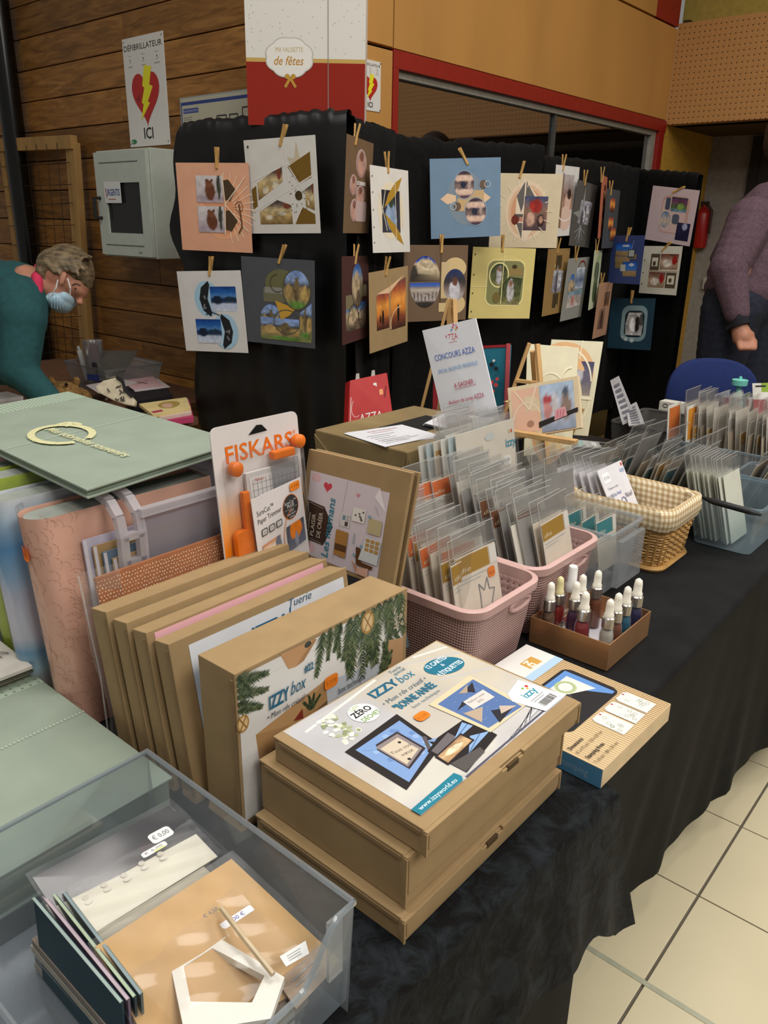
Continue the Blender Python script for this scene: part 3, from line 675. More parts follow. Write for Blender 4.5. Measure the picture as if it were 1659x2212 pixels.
def A_slate(p):
    p.ell(.55, .72, .22, .16, '#6a6a48'); p.rect(.30, .50, .60, .66, '#6f6d55'); p.rect(.32, .60, .56, .67, '#8b8a84')
    p.photo(ellp(.76, .66, .18, .22), castle_ph(2)); p.photo(ellp(.40, .30, .15, .17), castle_ph(4)); p.photo([(.25, .06), (.95, .06), (.95, .32), (.25, .32)], castle_ph(6)); p.photo([(.78, .10), (.96, .10), (.96, .52), (.80, .40)], castle_ph(9))
    p.poly([(.46, .52), (.62, .48), (.74, .44), (.66, .36), (.54, .30), (.5, .42)], '#c59a3c')
    for e in ((.76, .66, .19, .23), (.62, .28, .18, .14)): p.arc(*e, 0, 360, .012, '#5c5848')
    p.arc(.5, .72, .1, .1, 90, 300, .012, '#57533c')
def A_baby(p):
    for i, (x, y, w, h) in enumerate(((.35, .60, .40, .30), (.15, .40, .28, .22), (.38, .30, .36, .22), (.20, .12, .30, .25))): p.photo(ellp(x+w/2, y+h/2, w/2, h/2), baby_ph(i))
    p.rr(.40, .13, .82, .35, .05, '#c9b0ac'); p.rect(.40, .52, .74, .56, '#d9cfc8'); p.text('FAMILLE', .42, .53, .02, '#6a5048')
def A_moon(p):
    p.ell(.5, .5, .34, .34, '#eadcc0'); p.photo([(.26, .24), (.74, .24), (.74, .74), (.26, .74)], PH([(0, '#3a3a44'), (1, '#26262e')], [(.5, .4, .3, .35, '#8fa3bf'), (.5, .75, .15, .15, '#3a4a3a')], .3, 4))
    for f in (1, -1): p.poly([(.82, .5+.41*f), (.64, .5+.34*f), (.44, .5+.20*f), (.32, .5+.03*f), (.46, .5+.10*f), (.60, .5+.17*f), (.72, .5+.27*f)][::f], '#b58a2c')
    for a, b in (((.2, .3), (.36, .74)), ((.2, .7), (.38, .26)), ((.76, .8), (.82, .3)), ((.62, .15), (.62, .85))): p.line([a, b], .012, '#f1e7d2')
    for y in (.12, .3, .5, .7, .88): p.ell(.04, y, .01, .01, '#3a3a3a', 8)
def A_burgundy(p):
    p.photo([(.12, .14), (.9, .14), (.9, .46), (.12, .46)], town_ph(4)); p.photo(ellp(.55, .66, .22, .26), town_ph(7)); p.rect(.66, .52, .92, .66, '#8a8060'); p.rect(.12, .40, .40, .56, '#7f765a')
    p.arc(.40, .24, .2, .2, 0, 180, .02, '#4a423a'); p.arc(.78, .34, .18, .2, 180, 360, .02, '#4a423a'); p.arc(.55, .66, .22, .26, 0, 360, .014, '#554a40')
def A_sunset(p):
    p.photo([(.18, .26), (.50, .26), (.50, .76), (.18, .70)], dusk_ph(2)); p.photo([(.54, .22), (.94, .22), (.94, .86), (.54, .78)], dusk_ph(6)); p.poly([(.18, .72), (.5, .78), (.9, .9), (.5, .70)], '#e9c49a')
    p.line([(.52, .1), (.52, .9)], .012, '#c9a878'); p.arc(.8, .3, .26, .2, 90, 200, .016, '#e9c49a')
    for x, y in ((.27, .40), (.33, .40), (.74, .38)): p.ell(x, y, .018, .05, '#241a18')
def A_blue(p):
    p.ell(.5, .5, .26, .34, '#7f8d99')
    for f in (-1, 1): p.poly([(.5+.36*f, .5), (.5+.26*f, .57), (.5+.14*f, .54), (.5+.14*f, .47), (.5+.26*f, .43)], '#e6c3a0')
    p.rect(.40, .46, .76, .60, '#c9a878'); p.rect(.38, .34, .62, .5, '#c9a878')
    p.photo(ellp(.48, .67, .14, .17), room_ph(3)); p.photo(ellp(.64, .33, .15, .17), room_ph(8)); p.arc(.48, .67, .15, .18, 0, 360, .01, '#8fa6ba'); p.arc(.64, .33, .16, .18, 0, 360, .01, '#8fa6ba')
    for x, y in ((.38, .40), (.75, .67)): p.ell(x, y, .05, .055, '#6a5848'); p.arc(x+.06*(1 if x > .5 else -1), y, .04, .04, 0, 360, .008, '#c9d4de')
def A_cream(p):
    for s in range(3): p.ell(.52, .5, .31-.04*s, .40-.05*s, ('#ecd3b4', '#e3bb98', '#d99f78')[s])
    p.poly([(.46, .93), (.66, .70), (.66, .30), (.5, .07), (.36, .3), (.36, .70)], '#efdcc2')
    p.poly([(.47, .90), (.36, .70), (.44, .48), (.47, .6)], '#6a6460'); p.poly([(.49, .90), (.62, .70), (.53, .50), (.49, .6)], '#6a6460'); p.rect(.34, .36, .47, .46, '#5f5a54'); p.poly([(.38, .34), (.47, .34), (.47, .12)], '#6a6460')
    p.pic(.48, .24, .82, .70, fair_ph(4)); p.ell(.36, .38, .055, .065, '#7a3020'); p.arc(.36, .38, .02, .065, 0, 360, .006, '#3a1810'); p.rect(.42, .36, .47, .42, '#c98a70')
    rays(p, .48, .5, .32, .42, 0, 360, 18, '#f4e4cc', .01)
def A_rome(p):
    hp_ = [(x, y) for x, y in ellp(.33, .52, .24, .34, 48)]
    p.photo([q for q in hp_ if q[1] >= .52]+[(.09, .52)], PH([(0, '#5a4c3c'), (.2, '#8a7a62'), (.55, '#cbb898'), (.72, '#b8a484'), (.78, '#2a4fb0'), (1, '#1c3f9c')], [(.5, .5, .28, .42, '#c9b798'), (.12, .3, .14, .35, '#3a332c')], .4, 3, 14)); p.photo([q for q in hp_ if q[1] <= .52]+[(.57, .52)], PH([(0, '#2a2622'), (.22, '#3a322e'), (.3, '#b5a9a4'), (.62, '#a5978c'), (.70, '#c2b6a8'), (.80, '#8a8078'), (.85, '#3f66b8'), (1, '#2f56ac')], [(x, .45, .018, .2, '#3a2e2c') for x in (.15, .27, .39, .51, .63, .75, .87)], .15, 5, 14)); p.rect(.09, .513, .57, .525, '#7a6248')
    p.ell(.80, .70, .18, .14, '#d6bb88'); p.ell(.82, .22, .16, .13, '#d6bb88'); p.rect(.58, .30, .70, .78, '#cdb588'); p.photo(ellp(.80, .47, .18, .22), PH([(0, '#c8c0c0'), (.35, '#8a7a74'), (.6, '#3a3430'), (1, '#2a3a6a')], [(.5, .35, .25, .3, '#c9c6cc'), (.5, .62, .12, .14, '#6a4636')], .3, 6))
    p.line([(.57, .14), (.57, .98)], .012, '#564230'); p.rect(.55, .12, .66, .24, '#d1b986')
def A_yellow(p):
    p.ell(.58, .62, .30, .28, '#e3cf86'); p.rr(.24, .18, .86, .84, .12, '#eee09a'); p.rr(.26, .20, .84, .82, .11, '#8a8a5a'); p.photo(ellp(.44, .62, .14, .16), wood_ph(3)); p.arc(.44, .62, .15, .17, 0, 360, .02, '#eee2a0')
    p.photo([(.46, .20), (.80, .20), (.82, .58), (.60, .60), (.46, .44)], wood_ph(9)); p.rect(.60, .62, .82, .72, '#9a8350'); p.ell(.68, .74, .04, .03, '#4a3a20'); p.ell(.42, .30, .06, .08, '#7a6a3a'); p.line([(.5, .20), (.5, .98)], .012, '#efe3a2'); p.line([(.02, .45), (.26, .45)], .012, '#efe3a2')
    for y in (.10, .36, .62, .90): p.ell(.04, y, .01, .012, '#3a3a30', 8)
def A_pregnant(p):
    p.photo([(.36, .38), (.80, .38), (.80, .88), (.36, .88)], PH([(0, '#c29a8a'), (.4, '#8a6a5a'), (1, '#b8b2b4')], [(.5, .25, .3, .25, '#d8b4a4'), (.6, .45, .2, .15, '#3a2a20')], .2, 3)); p.ell(.52, .26, .24, .18, '#e2c4b2'); p.poly([(.25, .12), (.32, .9), (.36, .9), (.34, .12)], '#8a6a50'); p.arc(.5, .36, .3, .14, 180, 360, .02, '#f4ece4')
def A_wolf(p):
    p.photo([(.25, .36), (.80, .36), (.86, .72), (.30, .72)], grey_ph(4)); p.poly(star_pts(.42, .50, .44, .10, 4), '#8f948f'); p.photo([(.40, .30), (.62, .46), (.48, .64), (.30, .5)], grey_ph(8)); rays(p, .42, .30, .02, .26, 200, 340, 6, '#a9aeb0', .012)
def A_orange(p):
    for i in range(7): p.rect(.5, .12+.11*i, .75, .20+.11*i, ('#4a2c20', '#c8a890')[i % 2])
def A_city(p):
    for i, (x, y) in enumerate(((.30, .62), (.30, .30), (.55, .12))): p.pic(x, y, x+.38, y+.24, dusk_ph(i+3), 8, 8)
    p.line([(.3, .1), (.34, .9)], .02, '#5a7a8a')
def A_forest(p):
    p.photo([(.30, .34), (.76, .34), (.80, .66), (.34, .68)], grey_ph(3)); p.rect(.40, .10, .66, .32, '#4f4228'); p.rect(.40, .70, .66, .90, '#4f4228'); p.photo([(.5, .26), (.64, .5), (.5, .76), (.40, .5)], grey_ph(6)); p.line([(.52, .1), (.52, .9)], .014, '#2e2616'); p.ell(.6, .12, .016, .03, '#e2d28a'); p.ell(.36, .74, .016, .03, '#e2d28a')
def A_greybeach(p):
    p.photo(ellp(.30, .55, .15, .2), town_ph(3)); p.photo([(.46, .50), (.86, .50), (.86, .84), (.46, .84)], PH([(0, '#b6c2d2'), (.4, '#5a6a8a'), (1, '#c9d2dc')], [], .4, 4)); p.photo([(.18, .20), (.84, .20), (.86, .48), (.18, .46)], PH([(0, '#c8c2ba'), (.5, '#a89a92'), (1, '#70a0b8')], [(.4, .4, .1, .3, '#b87a74')], .4, 7)); p.arc(.68, .84, .16, .1, 0, 180, .03, '#7a2c28')
def A_leaf(p):
    p.ell(.52, .64, .28, .20, '#5f6a52'); p.photo(ellp(.50, .34, .24, .24), PH([(0, '#35452a'), (1, '#5a7048')], [], .4, 3)); p.line([(.5, .05), (.55, .95)], .02, '#b8c79a'); p.ell(.55, .85, .2, .06, '#a9bf8a')
def A_peach(p):
    p.photo([(.50, .56), (.86, .56), (.88, .82), (.50, .82)], PH([(0, '#7a5a40'), (1, '#6a5a4a')], [(.5, .4, .3, .3, '#5a3622')], .3, 4)); p.photo([(.24, .16), (.66, .14), (.70, .54), (.26, .52)], PH([(0, '#6a4a3a'), (1, '#a07a60')], [(.5, .5, .2, .4, '#4a2c1c')], .3, 6)); p.poly([(.3, .6), (.5, .86), (.44, .56)], '#c98f68'); p.line([(.68, .05), (.72, .95)], .016, '#e3bd9a')
def A_lilac(p):
    p.rr(.26, .18, .86, .86, .12, '#c9a296'); p.rr(.28, .20, .80, .80, .10, '#d6bab6'); p.photo([(.46, .58), (.80, .58), (.80, .84), (.46, .84)], PH([(0, '#7a9ab8'), (.3, '#4a6a3a'), (.7, '#6a3a5a'), (1, '#3a3a4a')], [(.6, .4, .2, .25, '#7a9a4a')], .4, 3)); p.photo(ellp(.38, .42, .13, .15), PH([(0, '#8a94a8'), (.4, '#c8b8a8'), (1, '#6a8ab0')], [], .3, 7)); p.photo([(.66, .08), (.94, .08), (.94, .40), (.66, .40)], PH([(0, '#1c1a3a'), (1, '#2a2a4a')], [(.6, .8, .2, .2, '#a0a8c8')], .3, 8))
    p.rr(.34, .60, .44, .82, .03, '#4a5468'); p.rr(.53, .36, .68, .54, .05, '#565f72'); p.arc(.38, .42, .14, .16, 0, 360, .014, '#e6d8cc'); p.line([(.45, .2), (.45, .95)], .012, '#dcc4bc')
def A_royal(p):
    p.pic(.16, .58, .66, .84, sea_ph(3)); p.pic(.44, .16, .86, .46, sea_ph(6)); p.rect(.16, .46, .62, .57, '#a08462'); p.rect(.60, .52, .82, .62, '#8f7a52'); p.rect(.18, .32, .42, .46, '#8f7a52'); p.rect(.56, .54, .76, .72, '#3a3a48'); p.rect(.58, .57, .74, .70, '#b0b6b8'); p.rect(.36, .26, .52, .40, '#c2c2b8'); p.line([(.66, .7), (.7, .9)], .01, '#a9b6d8')
def A_xmas(p):
    p.rect(.22, .50, .46, .84, '#5b4c3c'); p.pic(.48, .52, .94, .84, xmas_ph(3)); p.pic(.22, .14, .66, .46, xmas_ph(7)); p.rect(.68, .14, .94, .46, '#5b4c3c'); p.rect(.26, .58, .42, .76, '#e2dcc8'); p.rect(.72, .22, .90, .40, '#e2dcc8'); p.ell(.33, .64, .04, .05, '#5a4a3a'); p.ell(.8, .30, .04, .05, '#5a4a3a'); p.rect(.20, .475, .96, .49, '#b79a76')
    for y in (.2, .44, .7): p.ell(.06, y, .014, .018, '#4a4a40', 8)
def A_teal(p):
    p.rr(.28, .16, .86, .86, .16, '#7f9aa2'); p.rr(.36, .24, .80, .76, .12, '#1b2a34'); p.photo([(.40, .28), (.76, .28), (.78, .50), (.74, .72), (.44, .72), (.38, .5)], PH([(0, '#b9b9b9'), (.4, '#8c8c8c'), (1, '#c4c4c4')], [(.66, .5, .14, .35, '#1c1c1c'), (.4, .4, .16, .4, '#e6e6e6'), (.9, .7, .15, .3, '#4a4a4a')], .4, 4)); 
    for x, y, r in ((.42, .20, .05), (.56, .18, .06), (.34, .24, .03)): p.poly(star_pts(x, y, r, r*.55, 8), '#c3d0d2')
PAGES = [  # name of look, centre x y z, size, yaw, roll, tilt, sheet colour, label, art, peg top px, peg jaw px
 (-2.452,1.908,1.492,.297,19.8,0.6,2.3,'#dda586','salmon scrapbook page with two photos of a tabby cat',A_salmon,(468,320),(469,366)),
 (-2.179,1.988,1.563,.303,9.7,-1.4,3.2,'#dcd8d2','white scrapbook page cut by a gold and white star',A_star,(617,268),(605,317)),
 (-2.483,1.898,1.126,.297,14.0,-3.0,1.2,'#dcdad8','white scrapbook page with two blue snow landscapes and dark crescents',A_snow,(456,557),(453,597)),
 (-2.202,1.977,1.177,.303,16.0,1.0,1.1,'#4c4e54','slate grey scrapbook page with photos of a stone castle',A_slate,(615,530),(602,571)),
 (-1.957,2.136,1.565,.296,115.0,0.5,2.3,'#755b40','brown scrapbook page with pink baby portraits',A_baby,(773,268),(766,315)),
 (-1.981,2.335,1.494,.286,102.0,0.4,-3.7,'#dfdad2','white scrapbook page with gold crescent shapes round a photo',A_moon,(836,333),(838,375)),
 (-1.967,2.135,1.196,.292,114.2,1.3,-0.9,'#4a2724','burgundy scrapbook page with oval town photos',A_burgundy,(771,525),(766,572)),
 (-1.979,2.333,1.149,.287,100.3,-2.9,0.1,'#a58a62','tan scrapbook page with two orange sunset photos',A_sunset,(838,560),(832,597)),
 (-1.967,2.776,1.550,.294,54.6,-3.1,-1.3,'#6f8aa3','steel blue scrapbook page with two oval photos and petals',A_blue,(993,321),(1011,357)),
 (-1.951,3.206,1.512,.303,43.2,-0.3,1.4,'#dccbaa','cream scrapbook page with a fairground photo and red balloon',A_cream,(1133,347),(1122,386)),
 (-1.985,2.625,1.229,.291,67.2,0.0,-1.9,'#6f5842','brown scrapbook page with photos of a white stone monument',A_rome,(954,518),(953,548)),
 (-1.959,3.070,1.212,.299,58.4,1.0,0.3,'#dcca80','pale yellow scrapbook page with woodland photos',A_yellow,(1086,524),(1085,545)),
 (-1.951,3.558,1.562,.304,98.3,-1.4,-0.5,'#dcd9d6','white scrapbook page with a soft portrait and a blush bowl shape',A_pregnant,(1220,333),(1215,370)),
 (-1.973,3.788,1.507,.295,98.2,2.9,1.9,'#55534e','dark grey scrapbook page with a silver four-pointed star',A_wolf,(1266,370),(1262,402)),
 (-1.975,3.990,1.547,.293,111.2,-0.7,-1.8,'#b8684c','rust orange scrapbook page hanging almost edge-on',A_orange,(1303,372),(1300,395)),
 (-1.985,4.119,1.493,.287,102.1,-0.1,-0.7,'#43464a','charcoal scrapbook page with small dusk photos',A_city,(1322,395),(1318,423)),
 (-1.952,3.538,1.202,.303,99.3,0.1,0.7,'#9a7a48','kraft brown scrapbook page with black and white woodland photos',A_forest,(1208,517),(1203,548)),
 (-1.964,3.757,1.159,.299,97.9,-0.3,3.0,'#94948e','mid grey scrapbook page with pale seaside photos',A_greybeach,(1247,536),(1243,565)),
 (-1.975,3.994,1.194,.293,108.7,0.9,0.2,'#c9cfae','pale green scrapbook page with dark leaf shapes',A_leaf,(1291,525),(1288,548)),
 (-1.985,4.139,1.030,.289,101.7,1.0,1.2,'#b78c70','peach scrapbook page with a brown horse photo',A_peach,(1302,595),(1299,620)),
 (-1.778,4.395,1.516,.275,-9.9,6.1,5.8,'#cdb9bd','lilac scrapbook page with rounded garden photos',A_lilac,(1475,405),(1452,417)),
 (-1.903,4.174,1.2925,.243,-23.1,-1.6,-0.2,'#37477f','royal blue scrapbook page with beach photos',A_royal,(1359,498),(1353,522)),
 (-1.796,4.385,1.238,.25,-16.2,-1.4,-1.6,'#d9d6c6','white scrapbook page with four red christmas photos',A_xmas,(1442,530),(1429,544)),
 (-1.904,4.336,.947,.277,-8.1,-4.2,-4.0,'#15384a','dark teal scrapbook page with a black and white wedding photo',A_teal,(1366,632),(1364,656))]
pw1 = plain('#c49a58', .6, .1, 60, stretch=(1, 1, .2)); 
def make_peg():
    r = thing('clothespin', '', 'clothespin', (0, 0, 0))
    for s in (-1, 1):
        b = MB().prism([(-.0045, s*.0012, 0), (-.0045, s*.0052, .004), (-.0045, s*.0062, .03), (-.0045, s*.0068, .04), (-.0045, s*.0105, .072), (-.0045, s*.0065, .072), (-.0045, s*.0018, .03)][::s], (.009, 0, 0)); b.build('jaw', pw1, r)
    sp = MB()
    sp.tube([(.0055*cos(t), .004*sin(t)*1.0, .036+.006*sin(t*.5)) for t in [i*.55 for i in range(24)]], .0009, 5); sp.build('spring', plain('#8d8a84', .3, metal=.8), r)
    return Kind(r)
PEG = make_peg()
for (x, y, z, s, yaw, roll, tilt, col, lab, art, pt, pj) in PAGES:
    q, nn = rect_quad((x, y, z), s, s, yaw, roll, tilt)
    o = MB().slab(q, .0012).build('scrapbook_page', plain(col, .7, .02, 20)); tag(o, lab, 'page', 'scrapbook pages on the screens')
    p = Pr(.00015); art(p); p.build('artwork', on_quad(q), o)
    d = ((Vector((x, y, z))-EYE).dot(FW))
    j = at(*pj, d=d); t = at(*pt, d=d)
    # put the jaws on the sheet itself
    nv = (q[1]-q[0]).cross(q[3]-q[0]).normalized(); r = (j-EYE); k = (q[0]-EYE).dot(nv)/r.dot(nv); j = EYE+r*k; r2 = t-EYE; t2 = EYE+r2*((q[0]-EYE).dot(nv)/r2.dot(nv)) if abs(r2.normalized().dot(nv)) > .25 else j+Vector((0, 0, .07))
    up = (t2-j).normalized(); e1 = up.cross(nv).normalized(); up = nv.cross(e1).normalized()
    if up.z < 0: up = -up; e1 = -e1
    e1 = nv.cross(up)
    M = Matrix((e1, nv, up)).transposed().to_4x4(); M.translation = j+nv*.0006
    PEG.put(M, 'wooden clothespin gripping the ' + lab.split(' scrapbook page')[0] + ' page ' + lab.split('page ')[1].split(' of ')[0], 'clothespins on the scrapbook pages')

# ---------------------------------------------------------------- gift case on top of the screens
gc = at(660, 128, d=2.66); gw, gh, gd = .402, .405, .10
yawc = 40.4
q, nn = rect_quad(gc, gw, gh, yawc-2, .4, 1)
zb_ = min(p.z for p in q)
g = thing('gift_case', 'white and red cardboard case lettered in gold on top of the screens', 'case', (gc.x, gc.y, zb_))
MB().slab(q, gd).build('body', plain('#d7d4cd', .3, .02), g, bevel=.003)
def case_art(p, w, h):
    p.rect(0, 0, w, h*.475, '#8e2416'); p.rect(0, h*.475, w, h*.505, '#c0a05a'); p.rect(0, h*.505, w, h, '#d9d6cf')
    for i in range(60): p.ell(w*hsh(i, 1), h*(.54+.45*hsh(i, 2)), .0016, .0016, '#bfae86', 6)
    pts = []
    for i in range(72):
        t = 2*pi*i/72; k = 1+.07*abs(sin(t*4)); pts.append((w*.365+w*.185*k*cos(t), h*.51+h*.135*k*sin(t)))
    p.poly([(w*.365+(x-w*.365)*1.05, h*.51+(y-h*.51)*1.06) for x, y in pts], '#b9b6ac'); p.poly(pts, '#e0ddd6')
    p.text('MA VALISETTE', w*.365, h*.55, h*.035, '#b59a58', w=w*.23, al='C'); p.text('de fêtes', w*.36, h*.455, h*.065, '#b5822c', w=w*.25, al='C', shear=.3, bold=.01)
    for f in (-1, 1): p.ell(w*.37+f*w*.025, h*.37, w*.022, h*.02, '#b88d3a', 14, 20*f); p.line([(w*.37, h*.36), (w*.37+f*w*.045, h*.29)], .009, '#b88d3a')
    p.line([(w*.69, 0), (w*.69, h)], .0025, '#8f8a82')
p = Pr(.00012); case_art(p, gw, gh); p.build('print', on_quad(q, gw, gh), g, printed(.16, .5))
tcn = (q[0]+q[1])/2; ex_ = (q[1]-q[0]).normalized(); bk = -Vector((sin(radians(yawc)), -cos(radians(yawc)), 0))*.05
MB().tube([tcn+bk+ex_*(-.055), tcn+bk+ex_*(-.05)+Vector((0, 0, .006)), tcn+bk+ex_*(-.02)+Vector((0, 0, .014)), tcn+bk+ex_*.02+Vector((0, 0, .014)), tcn+bk+ex_*.05+Vector((0, 0, .006)), tcn+bk+ex_*.055], .006, 8).build('handle', plain('#c9c5bb', .4), g, smooth=True)

# ================================================================ THE TABLE BEHIND, ON THE LEFT
bt = thing('side_table', 'low wooden table by the timber wall heaped with craft things', 'table', (-3.1, 1.75, 0))
MB().prism([(-4.1, 1.3, T-.03), (-2.48, 1.3, T-.03), (-2.48, 1.80, T-.03), (-2.70, 1.80, T-.03), (-2.70, 2.12, T-.03), (-4.1, 2.12, T-.03)], (0, 0, .03)).build('table_top', plain('#6a4a34', .6), bt)
for x in (-4.04, -2.76):
    for y in (1.36, 2.06): MB().box((x-.025, y-.025, 0), (x+.025, y+.025, T-.03)).build('leg', plain('#3a3a3c', .4), bt)
def openbox(x0, y0, x1, y1, z0, z1, mat, parent, r=.02, flare=.0, th=.003, name='tub', rim=None, rimmat=None, bottom=True):
    """open moulded tub with rounded corners and a rolled rim"""
    def ring(z, g): return [(x, y, z) for x, y in rrect(x0-g, y0-g, x1+g, y1+g, r+max(g, 0), 5)]
    m = MB(); m.loft([ring(z0, -flare), ring(z1, 0)], caps=False)
    n = len(ring(z0, 0))
    if bottom: m.add(ring(z0+.001, -flare), [tuple(range(n))])
    o = m.build(name, mat, parent, smooth=True)
    if rim: 
        m2 = MB(); m2.loft([ring(z1-rim, -.0005), ring(z1-rim*.8, .004), ring(z1, .005), ring(z1+.001, .002), ring(z1, -.003), ring(z1-rim*.6, -.003)], caps=False); m2.build('rim', rimmat or mat, parent, smooth=True)
    return o
a = at(95, 832, z=T); 
tub = thing('clear_tub', 'clear plastic tub of odds and ends on the table by the wall', 'tub', (-3.28, 1.95, T))
openbox(-3.40, 1.76, -3.05, 2.05, T, T+.11, clear('#e9ebec', .22, .25, .1, '#b9bcc0'), tub, .02, .02, rim=.01)
MB().slab([(-3.21, 1.765, T+.075), (-3.11, 1.765, T+.082), (-3.11, 1.765, T+.055), (-3.21, 1.765, T+.05)], .006).build('blue_sticker', plain('#28459a', .4), tub)
o = MB().tube([(-3.36, 1.85, T+.02), (-3.37, 1.83, T+.15)], .012, 10).build('white_tube', plain('#c9c9c6', .4), smooth=True); tag(o, 'small white tube standing in the clear tub', 'tube'); MB().tube([(-3.37, 1.83, T+.15), (-3.372, 1.827, T+.17)], .007, 8).build('cap', plain('#b5b5b2', .4), o)
o = MB().tube([(-3.33, 1.86, T+.115), (-3.24, 1.82, T+.11)], .008, 8).build('black_marker', plain('#15161a', .4), smooth=True); tag(o, 'black marker lying across the clear tub', 'marker'); MB().tube([(-3.24, 1.82, T+.11), (-3.22, 1.81, T+.109)], .009, 8).build('cap', plain('#222226', .4), o)
cp = at(203, 775, d=3.5)
cu = thing('plastic_cup', 'clear plastic cup holding a red roll beside the tub', 'cup', (cp.x, cp.y, T))
MB().lathe([(.03, T), (.04, T+.20), (.045, T+.205), (.043, T+.2), (.034, T+.004)], (cp.x, cp.y, 0), 16).build('shell', clear('#e6e8ea', .2, .3, .08), cu, smooth=True)
o = MB().tube([(cp.x+.005, cp.y, T+.01), (cp.x+.012, cp.y, T+.19)], .02, 10).build('paper_roll', plain('#7d1820', .5), smooth=True); tag(o, 'dark red roll standing in the plastic cup', 'roll'); MB().tube([(cp.x+.012, cp.y, T+.185), (cp.x+.0125, cp.y, T+.192)], .014, 10).build('core', plain('#4a0c10', .6), o)
q = [at(205, 757, d=3.55), at(298, 757, d=3.55), at(262, 815, d=3.35), at(215, 822, d=3.35)]
o = MB().slab(q, .002).build('plastic_sheet', clear('#cfd2d4', .45, .35, .15, '#8f8d86'), org=q[2]); tag(o, 'grey translucent plastic sheet propped against the timber wall', 'sheet'); p = Pr(.0004); p.ell(.4, .5, .05, .06, '#d9d9d6'); p.rect(.3, .02, .72, .30, '#a59a80'); p.build('label', on_quad(q), o)
# plush animal, cloth purse, papers, boxes
bx = at(140, 842, d=3.15)
def NR(p, d): return Vector(p)
pl = thing('plush_toy', 'brown plush animal lying face up on the side table', 'toy', (bx.x, bx.y, T))
blob('body', [('ell', bx+Vector((0, 0, -.02)), (.075, .065, .055)), ('ell', bx+RI*.05+Vector((0, 0, .035)), (.02, .015, .02)), ('ell', bx-RI*.05+Vector((0, 0, .035)), (.02, .015, .02)), ('ell', bx-FW*.05+DN*.02, (.03, .025, .025)), ('ell', bx+FW*.1+DN*.03, (.1, .07, .06))], .006, plain('#8d6a3c', .95, .2, 90, .4), pl)
for s in (-1, 1): MB().lathe([(.001, -.008), (.008, 0), (.001, .008)], bx-FW*.055+RI*.028*s-DN*.012, 8).build('eye', plain('#151210', .2), pl, smooth=True)
pu0 = at(250, 838, d=3.05)
pu = thing('cloth_purse', 'cream printed cloth purse with black edging on the side table', 'purse', (pu0.x, pu0.y, T))
pts = [(205, 835), (222, 822), (250, 815), (264, 824), (270, 842), (283, 856), (292, 866), (290, 878), (270, 874), (246, 866), (212, 848)]
f0 = [at(x, y, d=3.0) for x, y in pts]; MB().prism(f0, FW*.03).build('body', plain('#cfc4a8', .85, .06, 40), pu, bevel=.006)
MB().tube([at(x, y, d=2.995) for x, y in ((252, 814), (265, 824), (270, 842), (284, 856), (292, 852))], .006, 6).build('black_binding', plain('#17161a', .7), pu, smooth=True)
p = Pr(.0005); 
for i in range(16): x, y = 225+45*hsh(i, 1), 828+38*hsh(i, 6); p.ell(x, y, 3+3*hsh(i, 3), 1.6, '#4a443c', 8, 360*hsh(i, 4))
p.build('print', lambda x, y, l: at(x, y, d=2.998-l), pu)
def flatpile(name, label, cat, px, z, hgt, col, parts=(), group=None):
    q = [at(x, y, z=z+hgt) for x, y in px]; b = [Vector((p.x, p.y, z)) for p in q]; n = len(q)
    m = MB(); m.loft([b, q]); o = m.build(name, plain(col, .6, .04), bevel=.0008 if hgt > .004 else 0); tag(o, label, cat, group); return o, q
o, q = flatpile('black_box', 'flat black box under pink papers on the side table', 'box', [(262, 838), (358, 832), (372, 852), (282, 868)], T, .05, '#17161a')
MB().slab([q[0]+Vector((.01, 0, .002)), q[1]+Vector((0, 0, .002)), q[1].lerp(q[2], .1)+Vector((0, 0, .002)), q[0].lerp(q[3], .1)+Vector((.01, 0, .002))], .001).build('lid_edge', plain('#2a2a2e', .5), o)
for k, (px, col, lab) in enumerate((([(185, 832), (262, 818), (300, 826), (214, 850)], '#c9bdbd', 'white paper sheet under the cloth purse'), ([(262, 820), (330, 812), (352, 832), (285, 840)], '#c9a3a4', 'pink printed paper on top of the flat black box'), ([(272, 822), (342, 818), (368, 836), (292, 846)], '#c2b3b4', 'pale paper lying under the pink printed paper'))):
    z = T+.052+.002*(2-k); o, q = flatpile('paper_sheet', lab, 'paper', px, z, .0012, col, group='papers on the side table')
    p = Pr(); p.line([(.3, .4), (.7, .6)], .04, '#8d6a6c'); p.line([(.35, .6), (.6, .3)], .05, '#5a3c40'); p.build('print', on_quad(q), o)
for k, (px, col, h, lab) in enumerate((([(330, 880), (408, 862), (418, 900), (356, 908)], '#b03a62', .022, 'bright pink magazine at the bottom of the stack by the screen'), ([(318, 876), (405, 860), (414, 890), (345, 902)], '#c7b2a6', .012, 'white and red magazine second in the stack by the screen'), ([(300, 872), (402, 858), (412, 880), (330, 896)], '#d1bd84', .012, 'yellow illustrated magazine on top of the stack by the screen'))):
    z = T+(0, .022, .034)[k]; o, q = flatpile('magazine', lab, 'magazine', px, z, h, col, group='magazines stacked by the screen')
    p = Pr(); p.ell(.55, .55, .25, .3, ('#c86a8a', '#b04a4a', '#a08a4a')[k]); p.ell(.5, .5, .12, .2, '#c9a08a'); p.rect(.05, .1, .3, .25, '#a8405a'); p.build('print', on_quad(q), o)
c_ = at(12, 884, z=T+.01)
o = MB().box((c_.x-.10, c_.y-.06, T), (c_.x+.03, c_.y+.06, T+.055)).build('white_carton', plain('#d2cfca', .5), bevel=.001); tag(o, 'small white carton at the left edge on the side table', 'box'); MB().box((c_.x-.101, c_.y-.061, T+.045), (c_.x+.031, c_.y+.061, T+.057)).build('lid', plain('#d8d5d0', .5), o, bevel=.001)

